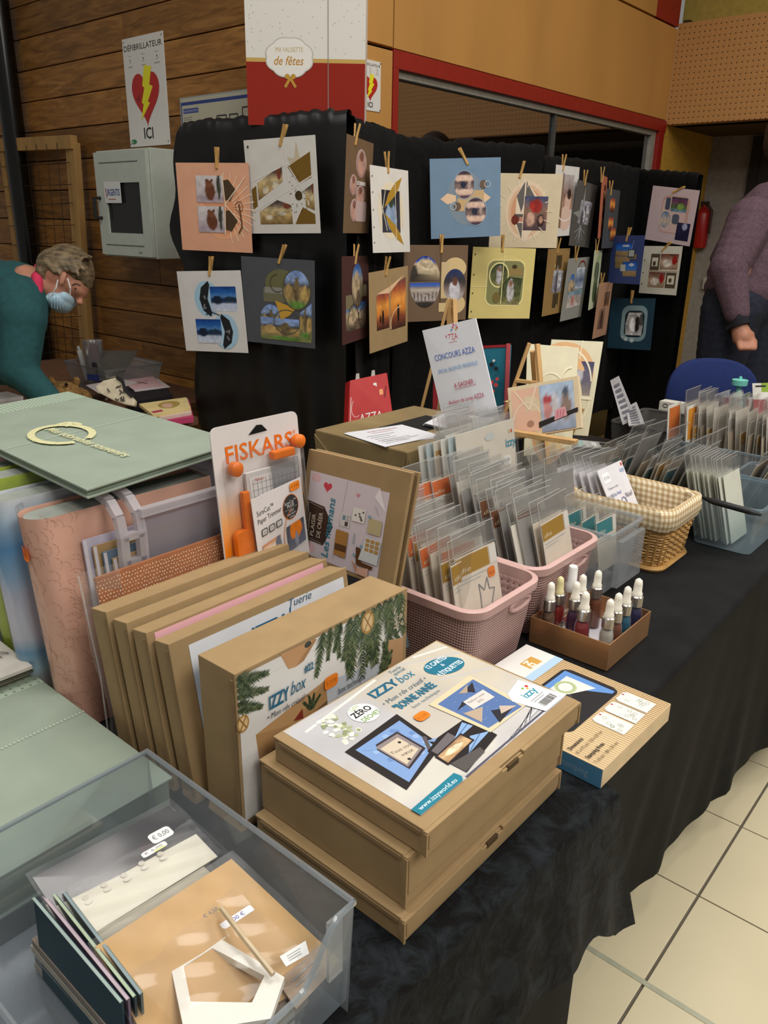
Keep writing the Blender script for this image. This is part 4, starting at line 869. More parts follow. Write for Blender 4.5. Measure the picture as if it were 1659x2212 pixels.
# ================================================================ PEOPLE AND CHAIR
skin = plain('#b07a62', .55, .05, 25); 
def px(x, y, d): return at(x, y, d=d)
# person bending over the side table, head in profile
D = 2.85; U_ = D/FPX                         # metres per pixel at that depth
def w(x, y, dz=0.0): return at(x, y, d=D+dz)
pe = thing('person', 'person in a teal sweater and surgical mask bending over the side table', 'person', (w(20, 640).x, w(20, 640).y, 0))
hr = Matrix((RI, FW, -DN)).transposed()      # ellipsoids turned to face the lens: x right, y away, z up
def E(c, r, dz=0.0, a=0): return ('ell', w(*c, dz), (r[0]*U_, r[2]*U_ if len(r) > 2 else r[0]*U_, r[1]*U_), hr @ Matrix.Rotation(radians(a), 3, 'Y'))
head = [E((140, 590), (52, 48, 45)), E((150, 612), (40, 36, 38), 0), E((132, 634), (30, 30, 34)), E((118, 648), (22, 20, 26)), E((172, 628), (15, 17, 26)), E((178, 612), (16, 20, 28)),
        ('cap', w(166, 634), w(173, 650), 8*U_, 7*U_), E((172, 654), (8, 6, 9)), E((135, 603), (8, 16, 4), -46*U_, 20), E((140, 604), (9, 13, 3), 46*U_, 20)]
arm = [('cap', w(62, 850, -.05), w(45, 868, -.04), 22*U_, 18*U_), ('cap', w(36, 866, .02), w(70, 878, .02), 20*U_, 22*U_)]
neck = [('cap', w(112, 622), w(60, 612), 34*U_, 40*U_), ('cap', w(60, 616), w(-60, 650, .02), 34*U_, 40*U_), ('cap', w(-60, 650, .02), w(42, 692, -.09), 28*U_, 28*U_), ('cap', w(42, 692, -.09), w(40, 800, -.10), 28*U_, 25*U_), ('cap', w(40, 800, -.10), w(125, 880, -.10), 26*U_, 18*U_)]
hand = [('cap', w(125, 880, -.10), w(150, 892, -.10), 20*U_, 18*U_)]
for i, (a, b) in enumerate((((150, 884), (178, 892)), ((152, 890), (184, 899)), ((152, 895), (182, 906)), ((150, 900), (174, 911)))): hand.append(('cap', w(*a, -.10+.012*i), w(*b, -.10+.012*i), 5.2*U_, 4.4*U_))
hand.append(('cap', w(138, 896, -.13), w(160, 906, -.14), 6*U_, 5*U_))
body = blob('body', head+neck+hand, .0055, skin, pe, smooth=5)
sw = plain('#1d4a4c', .9, .06, 60, .15)
blob('sweater', [('cap', w(35, 640, .06), w(-180, 660, .08), 78*U_, 118*U_), ('cap', w(-180, 660, .08), w(-260, 760, .08), 118*U_, 110*U_), ('cap', w(40, 655, -.06), w(48, 690, -.10), 62*U_, 52*U_), ('cap', w(48, 690, -.10), w(40, 800, -.10), 50*U_, 42*U_), ('cap', w(40, 800, -.10), w(112, 868, -.10), 38*U_, 26*U_),
                 ('cap', w(20, 660, .18), w(5, 800, .16), 45*U_, 36*U_), E((-30, 690), (70, 90, 80), .02), ('cap', w(38, 632), w(-90, 628, .03), 52*U_, 88*U_)], .008, sw, pe, smooth=8)
blob('collar', [('cap', w(84, 580, .03), w(80, 600, -.05), 12*U_, 12*U_), ('cap', w(80, 600, -.05), w(82, 630, -.08), 13*U_, 10*U_)], .005, plain('#c02c50', .8), pe, smooth=4)
hairm = plain('#6a5a42', .5, .35, 28, .5, stretch=(1, 1, 3.0))
hair = blob('hair', [E((146, 578), (55, 46, 49)), E((118, 578), (36, 40, 46)), E((172, 588), (30, 36, 42)), E((185, 604), (13, 22, 30)), E((104, 596), (22, 26, 42)), E((112, 612), (14, 16, 34)), E((146, 560), (44, 32, 40))]
            + [('cap', w(100+14*i, 566-8*sin(i*.6), -40*U_), w(118+13*i, 590+6*sin(i*2), -46*U_), 8*U_, 3.5*U_) for i in range(6)]
            + [('cap', w(96+18*i, 545-10*sin(i*.7)+8, -20*U_), w(112+17*i, 556, -38*U_), 8*U_, 4*U_) for i in range(6)], .005, hairm, pe, smooth=2)
mk = plain('#a9c6d6', .8, .05, 50)
mask = blob('face_mask', [E((130, 652), (27, 23, 38), 0, 8), E((146, 646), (17, 16, 34)), E((112, 652), (12, 12, 34))], .0045, mk, pe, smooth=4)
for a, b, c in (((108, 644), (121, 622), (125, 604)), ((151, 640), (152, 622), (146, 601))): MB().tube([w(*a, -36*U_), w(*b, -47*U_), w(*c, -50*U_)], .0022, 6).build('ear_loop', plain('#d2d6d8', .7), mask)
pl_ = MB()
for i in range(5): pl_.tube([w(107+7*i, 640+2*abs(i-2), -39*U_), w(112+6*i, 652, -42*U_), w(112+6*i, 668-1.5*abs(i-2), -36*U_)], .0012, 5)
pl_.build('pleats', plain('#8fb0c4', .8), mask)
MB().lathe([(.001, -.003), (.006, 0), (.001, .003)], w(163, 624, -36*U_), 10).build('eye', plain('#2a1c16', .3), pe, smooth=True)
MB().tube([w(156, 616, -37*U_), w(164, 613, -38*U_), w(174, 617, -35*U_)], .003, 6).build('eyebrow', plain('#4a3826', .8), pe)
# trousers and shoes, hidden by the tables, so the figure stands on the floor
hip = w(-260, 760, .08); fl = Vector((hip.x, hip.y, 0))
blob('trousers', [('cap', Vector((hip.x, hip.y-.09, hip.z)), fl+Vector((.02, -.10, .1)), .10, .055), ('cap', Vector((hip.x, hip.y+.09, hip.z)), fl+Vector((.02, .10, .1)), .10, .055)], .012, plain('#23262e', .9), pe)
for s in (-1, 1): blob('shoe', [('cap', fl+Vector((-.02, .10*s, .05)), fl+Vector((.16, .10*s, .04)), .05, .038)], .01, plain('#2c2a2a', .6), pe)

# person standing at the right edge, seen from the side
D2 = 4.05; V_ = D2/FPX
def v(x, y, dz=0.0): return at(x, y, d=D2+dz)
m0 = v(1640, 640)
pm = thing('person', 'person in a mauve sweater and dark jeans walking behind the blue chair', 'person', (m0.x, m0.y, 0))
def EM(c, r, dz=0.0): return ('ell', v(*c, dz), (r[0]*V_, r[2]*V_, r[1]*V_), hr)
mb = [('cap', v(1690, 470), v(1700, 330), 28*V_, 26*V_), EM((1712, 300), (44, 56, 50)), EM((1735, 325), (26, 32, 36)), ('cap', v(1755, 315), v(1766, 325), 8*V_, 7*V_), ('cap', v(1690, 470), v(1660, 640), 60*V_, 60*V_)]
hc = [('cap', v(1596, 706, -.20), v(1604, 728, -.20), 17*V_, 21*V_)]
for i in range(4): hc += [('cap', v(1596+11*i, 738, -.215), v(1599+10*i, 752, -.235), 7*V_, 6.2*V_), ('cap', v(1599+10*i, 752, -.235), v(1603+9*i, 746, -.205), 6.2*V_, 5.4*V_)]
hc += [('cap', v(1622, 722, -.21), v(1626, 745, -.23), 7.5*V_, 6*V_), ('cap', v(1588, 600, -.17), v(1596, 706, -.20), 20*V_, 15*V_), ('cap', v(1640, 520), v(1588, 600, -.17), 30*V_, 22*V_)]
blob('body', mb+hc, .007, skin, pm, smooth=4)
msw = plain('#5a4650', .95, .12, 90, .2)
blob('sweater', [('cap', v(1668, 470), v(1622, 560), 78*V_, 84*V_), ('cap', v(1622, 560), v(1600, 622), 84*V_, 76*V_), EM((1690, 470), (70, 60, 95)), EM((1668, 445), (40, 34, 90)),
                 ('cap', v(1622, 478, -.17), v(1574, 580, -.20), 50*V_, 40*V_), ('cap', v(1574, 580, -.20), v(1592, 676, -.21), 38*V_, 26*V_), ('cap', v(1690, 500, .17), v(1720, 650, .17), 44*V_, 30*V_), EM((1640, 600), (66, 50, 70))], .009, msw, pm, smooth=6)
MB().tube([v(1582, 690, -.21), v(1594, 696, -.21), v(1597, 706, -.212)], [24*V_, 23*V_, 21*V_], 14).build('cuff', plain('#16171f', .9), pm, smooth=True)
MB().tube([v(1640, 418, -.09), v(1652, 425, -.12), v(1672, 450, -.13), v(1690, 480, -.10)], .012, 8).build('neckband', plain('#2a2630', .9), pm, smooth=True)
f1, f2 = v(1580, 1080), v(1690, 1075)
jn = plain('#1d2230', .9, .15, 50, .1)
fl1 = Vector((v(1560, 700).x, v(1560, 700).y, 0)); fl2 = Vector((v(1640, 700, .1).x, v(1640, 700, .1).y, 0))
blob('jeans', [('cap', v(1590, 650), v(1650, 655, .1), 70*V_, 70*V_), ('cap', v(1582, 670, -.03), fl1+Vector((0, 0, .5)), 66*V_, 38*V_), ('cap', fl1+Vector((0, 0, .5)), fl1+Vector((0, 0, .08)), 38*V_, 28*V_), ('cap', v(1632, 680, .08), fl2+Vector((0, 0, .5)), 58*V_, 40*V_), ('cap', fl2+Vector((0, 0, .5)), fl2+Vector((0, 0, .08)), 40*V_, 28*V_)], .011, jn, pm, smooth=5)
for f in (fl1, fl2): blob('shoe', [('cap', f+Vector((0, 0, .045)), f+RI*.17+Vector((0, 0, .035)), .045, .036)], .01, plain('#1a1a1c', .5), pm)
blob('hair', [EM((1704, 285), (48, 52, 52)), EM((1690, 305), (36, 44, 48))], .008, plain('#3a2a20', .8, .2, 60), pm)
b0 = at(1662, 672, d=4.3)
bg = thing('crimson_bag', 'crimson cloth bag at the right edge behind the person in mauve', 'bag', (b0.x, b0.y, b0.z-.1))
MB().obox(b0+RI*.09, RI*.13, FW*.05, DN*.09).build('body', plain('#8a1c30', .8, .08), bg, bevel=.02); MB().tube([b0+RI*.02-DN*.09, b0+RI*.06-DN*.2, b0+RI*.12-DN*.2, b0+RI*.16-DN*.09], .008, 6).build('strap', plain('#6a1426', .8), bg, smooth=True)

# blue chair behind the table
cd = at(1528, 838, d=3.62)
ch = thing('stacking_chair', 'blue upholstered chair with a rounded back behind the table', 'chair', (cd.x, cd.y, 0))
blue = plain('#16275c', .9, .05, 80, .15); fx = Vector((RI.x, RI.y, 0)).normalized(); fy = Vector((FW.x, FW.y, 0)).normalized()
outl = [(.205*math.copysign(abs(cos(t))**.72, cos(t)), .165*math.copysign(abs(sin(t))**.8, sin(t))) for t in [2*pi*i/40 for i in range(40)]]
zc = cd.z-.03
MB().loft([[Vector((cd.x, cd.y, zc))+fx*a*k+fy*(o_+.05*(a/.2)**2*-1)+Vector((0, 0, b*k)) for a, b in outl] for k, o_ in ((.93, -.02), (1, -.008), (1, .01), (.93, .022))]).build('backrest', blue, ch, smooth=True)
MB().loft([[Vector((cd.x, cd.y, .44))-fy*.24+fx*a*k*1.05+fy*b*k*1.25+Vector((0, 0, o_)) for a, b in outl] for k, o_ in ((.93, -.03), (1, -.015), (1, .015), (.93, .03))]).build('seat', blue, ch, smooth=True)
for s in (-1, 1):
    MB().tube([Vector((cd.x, cd.y, zc-.05))+fx*.14*s+fy*.03, Vector((cd.x, cd.y, .42))+fx*.19*s+fy*.0, Vector((cd.x, cd.y, 0))+fx*.2*s+fy*.08], .011, 8).build('leg', plain('#1b1b1d', .4), ch, smooth=True)
    MB().tube([Vector((cd.x, cd.y, .42))+fx*.19*s-fy*.4, Vector((cd.x, cd.y, 0))+fx*.2*s-fy*.46], .011, 8).build('leg', plain('#1b1b1d', .4), ch, smooth=True)

# ================================================================ TABLECLOTHS
# plain black cloth on the far stretch of table
plainc = plain('#0c0c0d', .85, .3, 14, .06, spec=.25)
hemp = [at(x, y, z=.12) for x, y in ((1290, 2010), (1352, 1939), (1412, 1882), (1470, 1795), (1516, 1746), (1535, 1727), (1552, 1722), (1570, 1715), (1582, 1690), (1624, 1643), (1659, 1620), (1800, 1500), (2000, 1370))]
def hemx(y):
    for p, q in zip(hemp, hemp[1:]):
        if y <= q.y: return p.x+(q.x-p.x)*max(0, (y-p.y))/(q.y-p.y)
    return hemp[-1].x
def skirt(name, label, y0, y1, xb, xe, zh, hem, mat, rip=.006, nu=120, nv=26, k=22, ztop=T, sag=0.0, org=None, end=None):
    """cloth lying on a table from xb to the front edge xe, then hanging to height zh"""
    def fn(u, v):
        y = y0+(y1-y0)*u; e = xe(y)
        if v < .3: xx = xb(y) if callable(xb) else xb; return (xx+(e-.015-xx)*v/.3, y, ztop+.0012*sin(y*31+v*20))
        if v < .42: a = (v-.3)/.12*pi/2; return (e-.015+.015*sin(a), y, ztop-.015+.015*cos(a))
        t = (v-.42)/.58; h = hem(y); yy = y + (end(y, t) if end else 0)
        z = ztop-.015+(zh(y)-ztop+.015)*t
        return (e+(h-e)*t+rip*t*sin(y*k+2*sin(y*5))+rip*.6*t*sin(y*k*2.3+t*3), yy, z)
    o = MB().grid(fn, nu, nv).build(name, mat, smooth=True, org=org); return o
o = skirt('tablecloth', None, .80, 3.6, lambda y: -1.37 if y < 2.1 else -1.12, lambda y: -.392+.012*sin(y*2), lambda y: .12+.012*sin(y*7), hemx, plainc, .005)
tag(o, 'plain black cloth hanging from the long stretch of table', 'tablecloth')
o = skirt('tablecloth', None, -.5, .915, -1.9, lambda y: -.368, lambda y: .03, lambda y: -.36+.004*sin(y*9), plainc, .006, ztop=T-.003, nu=60)
tag(o, 'plain black undercloth below the crushed velvet', 'tablecloth')
vel = velvet('#030304', '#1b2024', 30, .03)
def vend(y, t): return max(0, (y-.6)/.26)*(.075*t)
o = skirt('velvet_cloth', None, -.5, .875, -1.9, lambda y: -.353+.085*max(0, y-.457), lambda y: .545-.085*min(1, max(0, (y-.77)/.07))+.004*sin(y*40), lambda y: -.325+.085*max(0, y-.50), vel, .007, k=30, ztop=T+.0008, end=vend, nu=150)
tag(o, 'crushed black velvet cloth over the near table corner', 'tablecloth')
ZT = T+.002

# ================================================================ KRAFT BOXES
kraft = plain('#9b815b', .75, .05, 18, .05); kdark = plain('#4a3820', .9); kin = plain('#8b7250', .85)
def mailer(label, M, lx, ly, lz, art=None, notch=True, group='kraft mailer boxes', base='#dcd8d0'):
    """flat kraft mailer; its front with the tuck tab is +x, its label reads along +y with its top towards -x"""
    root = thing('kraft_box', label, 'box', (0, 0, 0), group)
    MB().box((-lx/2+.0015, -ly/2+.002, 0), (lx/2-.002, ly/2-.002, lz-.004)).build('box_body', kraft, root, bevel=.0012)
    l = MB(); l.box((-lx/2, -ly/2+.0005, lz-.0035), (lx/2-.004, ly/2-.0005, lz))
    l.build('lid', kraft, root, bevel=.0012)
    f = MB(); n = .022
    f.box((lx/2-.0065, -ly/2, lz-.0065), (lx/2+.0008, -n, lz-.001)); f.box((lx/2-.0065, n, lz-.0065), (lx/2+.0008, ly/2, lz-.001))
    f.box((lx/2-.002, -ly/2+.004, lz*.25), (lx/2+.0004, ly/2-.004, lz-.006)); flap = f.build('front_flap', kraft, root, bevel=.001)
    for s in (-1, 1):
        MB().box((-lx/2+.01, s*(ly/2-.0008)-.0012, lz-.0085), (lx/2-.008, s*(ly/2-.0008)+.0012, lz-.0035)).build('side_tuck', kin, root)
        MB().prism([(lx/2-.012, s*(ly/2-.003), .001), (lx/2+.001, s*(ly/2+.0012), .002), (lx/2+.001, s*(ly/2+.0012), lz-.003), (lx/2-.012, s*(ly/2-.001), lz-.004)], (0, -s*.003, 0)).build('corner_ear', kraft, root)
    if notch: MB().box((lx/2-.0055, -.011, lz-.011), (lx/2+.0012, .011, lz-.0042)).build('tab_slot', kdark, flap)
    if art:
        p = Pr(); W_, H_ = ly, lx; art(p, W_, H_); pr = p.build('printed_label', lambda x, y, l_: (lx/2-y, x-ly/2, lz+.0003+l_), root, printed(.42))
    root.matrix_world = M; ORG[root.name] = M.translation.copy(); return root
def fir(p, x, y, L, a, seed, col='#3f4f36'):
    """a sprig of fir: needles off a stem"""
    c, s = cos(radians(a)), sin(radians(a)); n = 22; sg, co = [], []
    for i in range(n):
        t = i/n; bx, by = x+c*L*t, y+s*L*t
        for f in (-1, 1):
            b = radians(a+f*(38+14*hsh(i, seed))); l = L*(.22+.12*hsh(i, seed+2))*(1-t*.6); sg.append((bx, by, bx+cos(b)*l, by+sin(b)*l, .0030)); co.append(('#3f4f36', '#54643f', '#34442f', '#6a7352')[int(4*hsh(i, seed+f))])
    p.strokes(sg, co)
def art_noel(p, w, h):
    Q = lambda *L: [(w*x, h*y) for x, y in L]
    p.pic(.004, .014, w-.010, h-.006, PH([(0, '#d2cfca'), (1, '#d8d5d0')], [(.1, .2, .3, .2, '#c8c5c1')], .03), 12, 12)
    for y in (.25, .45, .72, .9): p.line(Q((.01, y), (.97, y+.01)), .0012, '#cfccc6')
    p.poly(Q((.46, .65), (.70, .61), (.97, .48), (.97, .40), (.47, .51)), '#b3bac2')
    p.poly(Q((.085, .574), (.464, .67), (.475, .526), (.47, .08), (.12, .05)), '#a47f55'); p.poly(Q((.085, .574), (.464, .67), (.28, .50)), '#b38d60'); p.poly(Q((.12, .40), (.475, .526), (.475, .44), (.13, .30)), '#6a5640'); p.poly(Q((.279, .52), (.332, .57), (.335, .50)), '#7a2a22')
    for a in (40, 75, 100, 130): fir(p, w*.381, h*.53, .022, a, a, '#3a3a2c')
    p.poly(Q((.223, .986), (.402, .975), (.30, .86), (.262, .87)), '#b98d62'); p.poly(Q((.402, .975), (.30, .86), (.345, .87), (.42, .965)), '#a07850'); p.ell(w*.37, h*.96, .006, .004, '#3a3a34')
    for i, (x, y, L, a) in enumerate(((.0, .97, .045, -15), (.0, .93, .048, -5), (.0, .90, .045, -25), (.0, .86, .048, -12), (.0, .82, .042, -30), (.0, .78, .035, -20), (.01, .98, .03, -60))): fir(p, w*x+.003, h*y, L, a, i)
    for i, (x, y, L, a) in enumerate(((.50, .99, .045, 262), (.46, .98, .06, 255), (.535, .99, .05, 275), (.56, .99, .04, 250), (.62, .99, .06, 255), (.66, .99, .09, 262), (.70, .99, .10, 268), (.64, .90, .07, 262), (.70, .92, .08, 285), (.76, .98, .09, 275), (.80, .99, .09, 265), (.84, .99, .085, 280), (.88, .99, .08, 268), (.92, .99, .07, 285), (.95, .99, .06, 270), (.60, .86, .05, 270), (.78, .86, .06, 250), (.86, .86, .05, 300))): fir(p, w*x, h*y, L, a, i+5)
    p.poly(Q((.868, .70), (.97, .66), (.97, .40), (.84, .45)), '#b8916a')
    for x, y, a in ((.82, .50, 75), (.85, .48, 95), (.88, .52, 110), (.80, .46, 50)): fir(p, w*x, h*y, .045, a, int(x*90))
    for x, y, r in ((.724, .905, .013), (.026, .69, .009)): p.ell(w*x, h*y, r, r*1.3, '#a88048'); p.ell(w*x, h*y, r*.75, r, '#d2b483'); p.line([(w*x-r*.6, h*y-r), (w*x+r*.6, h*y+r)], .0018, '#8a6434'); p.line([(w*x+r*.6, h*y-r), (w*x-r*.6, h*y+r)], .0018, '#8a6434')
    for i in range(30): p.ell(w*(.90+.07*hsh(i, 8)), h*(.76+.14*hsh(i, 9)), .002, .002, '#a59a80', 6)
    p.text('IZZY', w*.155, h*.685, .018, '#22617f', w=w*.105, bold=.03); p.text('box', w*.268, h*.70, .019, '#22617f', w=w*.085, shear=.35); p.text('#22', w*.345, h*.795, .010, '#22617f', w=w*.05, bold=.03)
    p.text('• Mon rdv créatif •', w*.145, h*.625, .008, '#4a4f56', w=w*.215, shear=.2); p.text('box technique', w*.538, h*.525, .010, '#4a5560', w=w*.17)
    p.rr(w*.455, h*.60, w*.535, h*.60+.019, .006, '#e07c24'); p.text('€19,90', w*.465, h*.63, .006, '#9a4a10', w=w*.06)
def art_hiver(p, w, h):
    p.pic(.028, .014, w-.010, h-.012, PH([(0, '#9fb0c4'), (.6, '#b9c6d6'), (.78, '#aebccd'), (.85, '#cdd2da'), (1, '#d6d9de')], [], .04))
    for x in (.05, .075, .30, .42): p.poly([(x-.02, h*.2), (x+.02, h*.2), (x, h*.86)], '#5f7078')
    p.text('IZZY', w*.40, h*.76, .026, '#2a5f86', w=.06, bold=.03); p.text('box', w*.60, h*.77, .03, '#2a5f86', w=.05, shear=.3); p.text('Tuerie', w*.62, h*.90, .012, '#4a6478', shear=.3)
def art_pink(p, w, h): p.rect(.012, .012, w-.010, h-.004, '#dfaab2'); p.text('IZZY box', w*.3, h*.6, .02, '#8a4a5a')
def art_annee(p, w, h):
    Q = lambda *L: [(w*x, h*y) for x, y in L]
    p.pic(w*.045, h*.082, w*.985, h*.99, PH([(0, '#b9b7b8'), (.12, '#c8c5c2'), (.35, '#bfb9af'), (1, '#bab2a5')], [(.15, .75, .25, .3, '#b6b5b8'), (.9, .8, .2, .4, '#c5bdad'), (.3, .15, .3, .12, '#cdc9bf')], .06), 16, 14)
    for i, (a, b_, c_, d_) in enumerate(((.06, .97, .40, .93), (.10, .90, .55, .97), (.70, .98, .98, .80), (.80, .97, .98, .90), (.74, .70, .98, .55))): p.line(Q((a, b_), (c_, d_)), .004, ('#bdbab8', '#dedad4')[i % 2])
    for i in range(9): p.poly(Q((.28+.05*i, .083), (.30+.05*i, .083), (.98, .10+.022*i), (.98, .085+.022*i)), ('#c2c2c8', '#e4e2e2', '#a9a8ae', '#dcdada')[i % 4])
    p.line(Q((.30, .088), (.98, .105)), .003, '#55535f')
    for i in range(60): p.ell(w*(.15+.10*hsh(i, 3)), h*(.68+.24*hsh(i, 5)), .0022+.002*hsh(i, 6), .003, ('#e2e0d2', '#a9b08a', '#d9d9c6', '#8c9670', '#e6e4da')[i % 5], 8)
    p.ell(w*.838, h*.774, w*.098, h*.088, '#21708a', 30, -18); p.text('12 CARTES', w*.835, h*.815, .0085, '#e8eef0', w=w*.13, al='C', bold=.02); p.text('&', w*.838, h*.775, .006, '#e8eef0', al='C'); p.text('4 ÉTIQUETTES', w*.838, h*.715, .0085, '#e8eef0', w=w*.165, al='C', bold=.02)
    p.text('IZZY', w*.445, h*.842, .0150, '#22617f', w=w*.160, bold=.03); p.text('box', w*.605, h*.835, .0165, '#3f7f9c', w=w*.100, shear=.35); p.text('Tuerie', w*.63, h*.945, .006, '#5a7f90', shear=.2); p.text('spécial', w*.63, h*.915, .006, '#5a7f90', shear=.2); p.text('• Mon rdv créatif •', w*.435, h*.755, .0085, '#6a7a86', w=w*.27, shear=.2)
    p.text('"BONNE ANNÉE', w*.447, h*.672, .0125, '#2a6f8c', w=w*.245, bold=.03); p.text('box technique', w*.50, h*.625, .006, '#8a969c', w=w*.17)
    p.ell(w*.339, h*.797, w*.062, h*.086, '#eceae6', 30); p.text('DÉFI', w*.335, h*.85, .0055, '#8aa03a', al='C'); p.text('ZÉRO', w*.337, h*.79, .0105, '#2a2a2a', w=w*.10, al='C', bold=.03); p.text('DÉCHET', w*.345, h*.735, .0075, '#5f8a2a', w=w*.095, al='C', bold=.02)
    # open card with a blue mat
    p.poly(Q((.421, .66), (.383, .317), (.107, .236), (.113, .639)), '#2a2627'); p.poly(Q((.395, .611), (.363, .348), (.143, .262), (.147, .610)), '#7d9ccb')
    for i in range(16): p.ell(w*(.17+.20*hsh(i, 1)), h*(.30+.28*hsh(i, 7)), .004, .004, ('#6a8abf', '#93b0d8')[i % 2], 10)
    p.poly(Q((.335, .558), (.330, .364), (.197, .320), (.201, .566)), '#3a3236'); p.poly(Q((.325, .545), (.320, .376), (.203, .335), (.207, .552)), '#8a8080'); p.poly(Q((.308, .523), (.308, .385), (.211, .352), (.213, .525)), '#cbbda8')
    p.text('Tous nos', w*.262, h*.44, .0055, '#4a3a34', al='C', rot=-8); p.text('vœux', w*.262, h*.40, .0055, '#4a3a34', al='C', rot=-8); p.ell(w*.29, h*.49, .0022, .0022, '#2a2a2a', 8); p.ell(w*.24, h*.37, .0022, .0022, '#2a2a2a', 8)
    p.poly(Q((.36, .40), (.43, .36), (.40, .33)), '#7d9ccb'); p.poly(Q((.16, .58), (.24, .60), (.20, .53)), '#7d9ccb'); p.line(Q((.38, .43), (.32, .32)), .005, '#5a5458')
    # black card with fans and a tag photo
    p.poly(Q((.585, .368), (.576, .163), (.32, .104), (.317, .34), (.408, .373)), '#262224'); p.poly(Q((.33, .33), (.46, .36), (.46, .29), (.33, .27)), '#6a6468'); p.poly(Q((.32, .20), (.47, .17), (.46, .13), (.32, .11)), '#55504f')
    for t1, t2, t3 in (((.55, .36), (.56, .30), (.42, .29)), ((.50, .26), (.575, .21), (.41, .18))): p.poly(Q(t1, t2, t3), '#88a9d2'); p.line(Q(((t1[0]+t2[0])/2, (t1[1]+t2[1])/2), t3), .0012, '#4a6a98')
    p.poly(Q((.49, .308), (.492, .222), (.307, .20), (.311, .288)), '#2a2226'); p.photo(Q((.48, .300), (.482, .23), (.317, .212), (.321, .280)), PH([(0, '#a5825a'), (.5, '#c9a880'), (1, '#8a6a50')], [(.5, .5, .3, .2, '#e2cfae')], .3, 4))
    # blue spotted card with triangles
    p.poly(Q((.846, .60), (.828, .196), (.572, .20), (.555, .588)), '#d6c6a4'); p.poly(Q((.831, .56), (.800, .205), (.588, .228), (.582, .555)), '#5672a4')
    for i in range(40): p.ell(w*(.60+.20*hsh(i, 11)), h*(.24+.30*hsh(i, 12)), .0008, .0008, '#8aa0c8', 6)
    for L, c in ((((.728, .52), (.755, .47), (.81, .545)), '#2c2c34'), (((.70, .53), (.73, .50), (.78, .55)), '#a99886'), (((.664, .47), (.70, .44), (.60, .44)), '#2c2c34'), (((.60, .40), (.60, .28), (.69, .36)), '#b3a08c'), (((.691, .307), (.774, .237), (.646, .211)), '#2c2c34'), (((.74, .30), (.79, .23), (.70, .25)), '#c2b0a0')): p.poly(Q(*L), c)
    p.poly(Q((.793, .455), (.78, .365), (.65, .382), (.664, .465)), '#d8cdc8'); p.text('Meilleurs voeux', w*.722, h*.425, .0045, '#4a4044', w=w*.10, al='C', rot=-3); p.text('2022', w*.718, h*.395, .004, '#4a4044', al='C', rot=-3)
    # price sticker with a bar code
    p.poly(Q((.955, .365), (.995, .085), (.835, .085), (.802, .27), (.835, .33)), '#ecebea')
    p.text('izzy', w*.862, h*.225, .0115, '#2a8a9c', w=w*.085, bold=.02); p.rect(w*.93, h*.285, w*.945, h*.305, '#c8402c'); p.rect(w*.905, h*.29, w*.918, h*.305, '#8aa83a'); p.rect(w*.92, h*.272, w*.932, h*.285, '#d8a03a'); p.lines(w*.855, h*.195, w*.10, 2, .004, '#8a8a8a', .0012)
    for i in range(18): p.rect(w*.862+w*.0055*i, h*.112, w*.862+w*.0055*i+.0006+.0008*hsh(i, 2), h*.160, '#2a2a2a')
    p.poly(Q((.042, .082), (.275, .082), (.290, .105), (.285, .145), (.040, .135)), '#237a90'); p.text('www.izzyworld.eu', w*.06, h*.098, .0062, '#e6eef0', w=w*.20)
    p.rr(w*.44, h*.515, w*.51, h*.515+.015, .006, '#e07c24'); p.text('€13,90', w*.448, h*.53, .006, '#9a4a10', w=w*.05)
def art_under(p, w, h): p.rect(.022, .018, w-.010, h-.012, '#d6d4d0'); p.rect(.03, h*.7, .07, h*.9, '#5a6a3a'); p.rect(w*.1, h*.15, w*.2, h*.3, '#a03a30'); p.rect(w*.1, .02, w*.4, h*.1, '#2f6f96')
# three lying flat, one on another
LX, LY = .235, .327
mailer('thin kraft box at the bottom of the flat stack', TM((-.499, .6565, ZT), 0), LX, LY, .033, art_under)
mailer('deep kraft box in the middle of the flat stack', TM((-.503, .6650, ZT+.034), -.6), LX-.004, LY-.006, .070, art_under)
mailer('kraft box with blue new-year card kit label on top of the stack', TM((-.487, .672, ZT+.105), -.6), .232, .315, .034, art_annee)
# the leaning row; upright boxes are the same box turned on its tuck side
def upright(label, xbot, thick, lean, art, y0=.487, ly=.313, hh=.222, dy=0):
    """front face foot at xbot"""
    M = Matrix.Translation((xbot, y0+ly/2+dy, ZT)) @ Matrix.Rotation(radians(-lean), 4, 'Y') @ Matrix.Translation((-thick, 0, hh/2+.001)) @ Matrix.Rotation(radians(90), 4, 'Y')
    mailer(label, M, hh, ly, thick, art, group='kraft boxes standing in a row')
upright('tall kraft box with fir branches label, front of the standing row', -.632, .070, .5, art_noel, .487, .313, .222)
upright('kraft box with pale winter label behind the fir branches box', -.715, .034, 9.5, art_hiver, .480, .318, .222)
upright('kraft box with a pink strip, third from the front of the row', -.756, .034, 9.5, art_pink, .476, .322, .224)
upright('plain slim kraft box, fourth from the front of the row', -.797, .036, 9.5, None, .474, .325, .224)
upright('plain kraft box at the back of the standing row', -.840, .042, 9.8, None, .472, .326, .225)

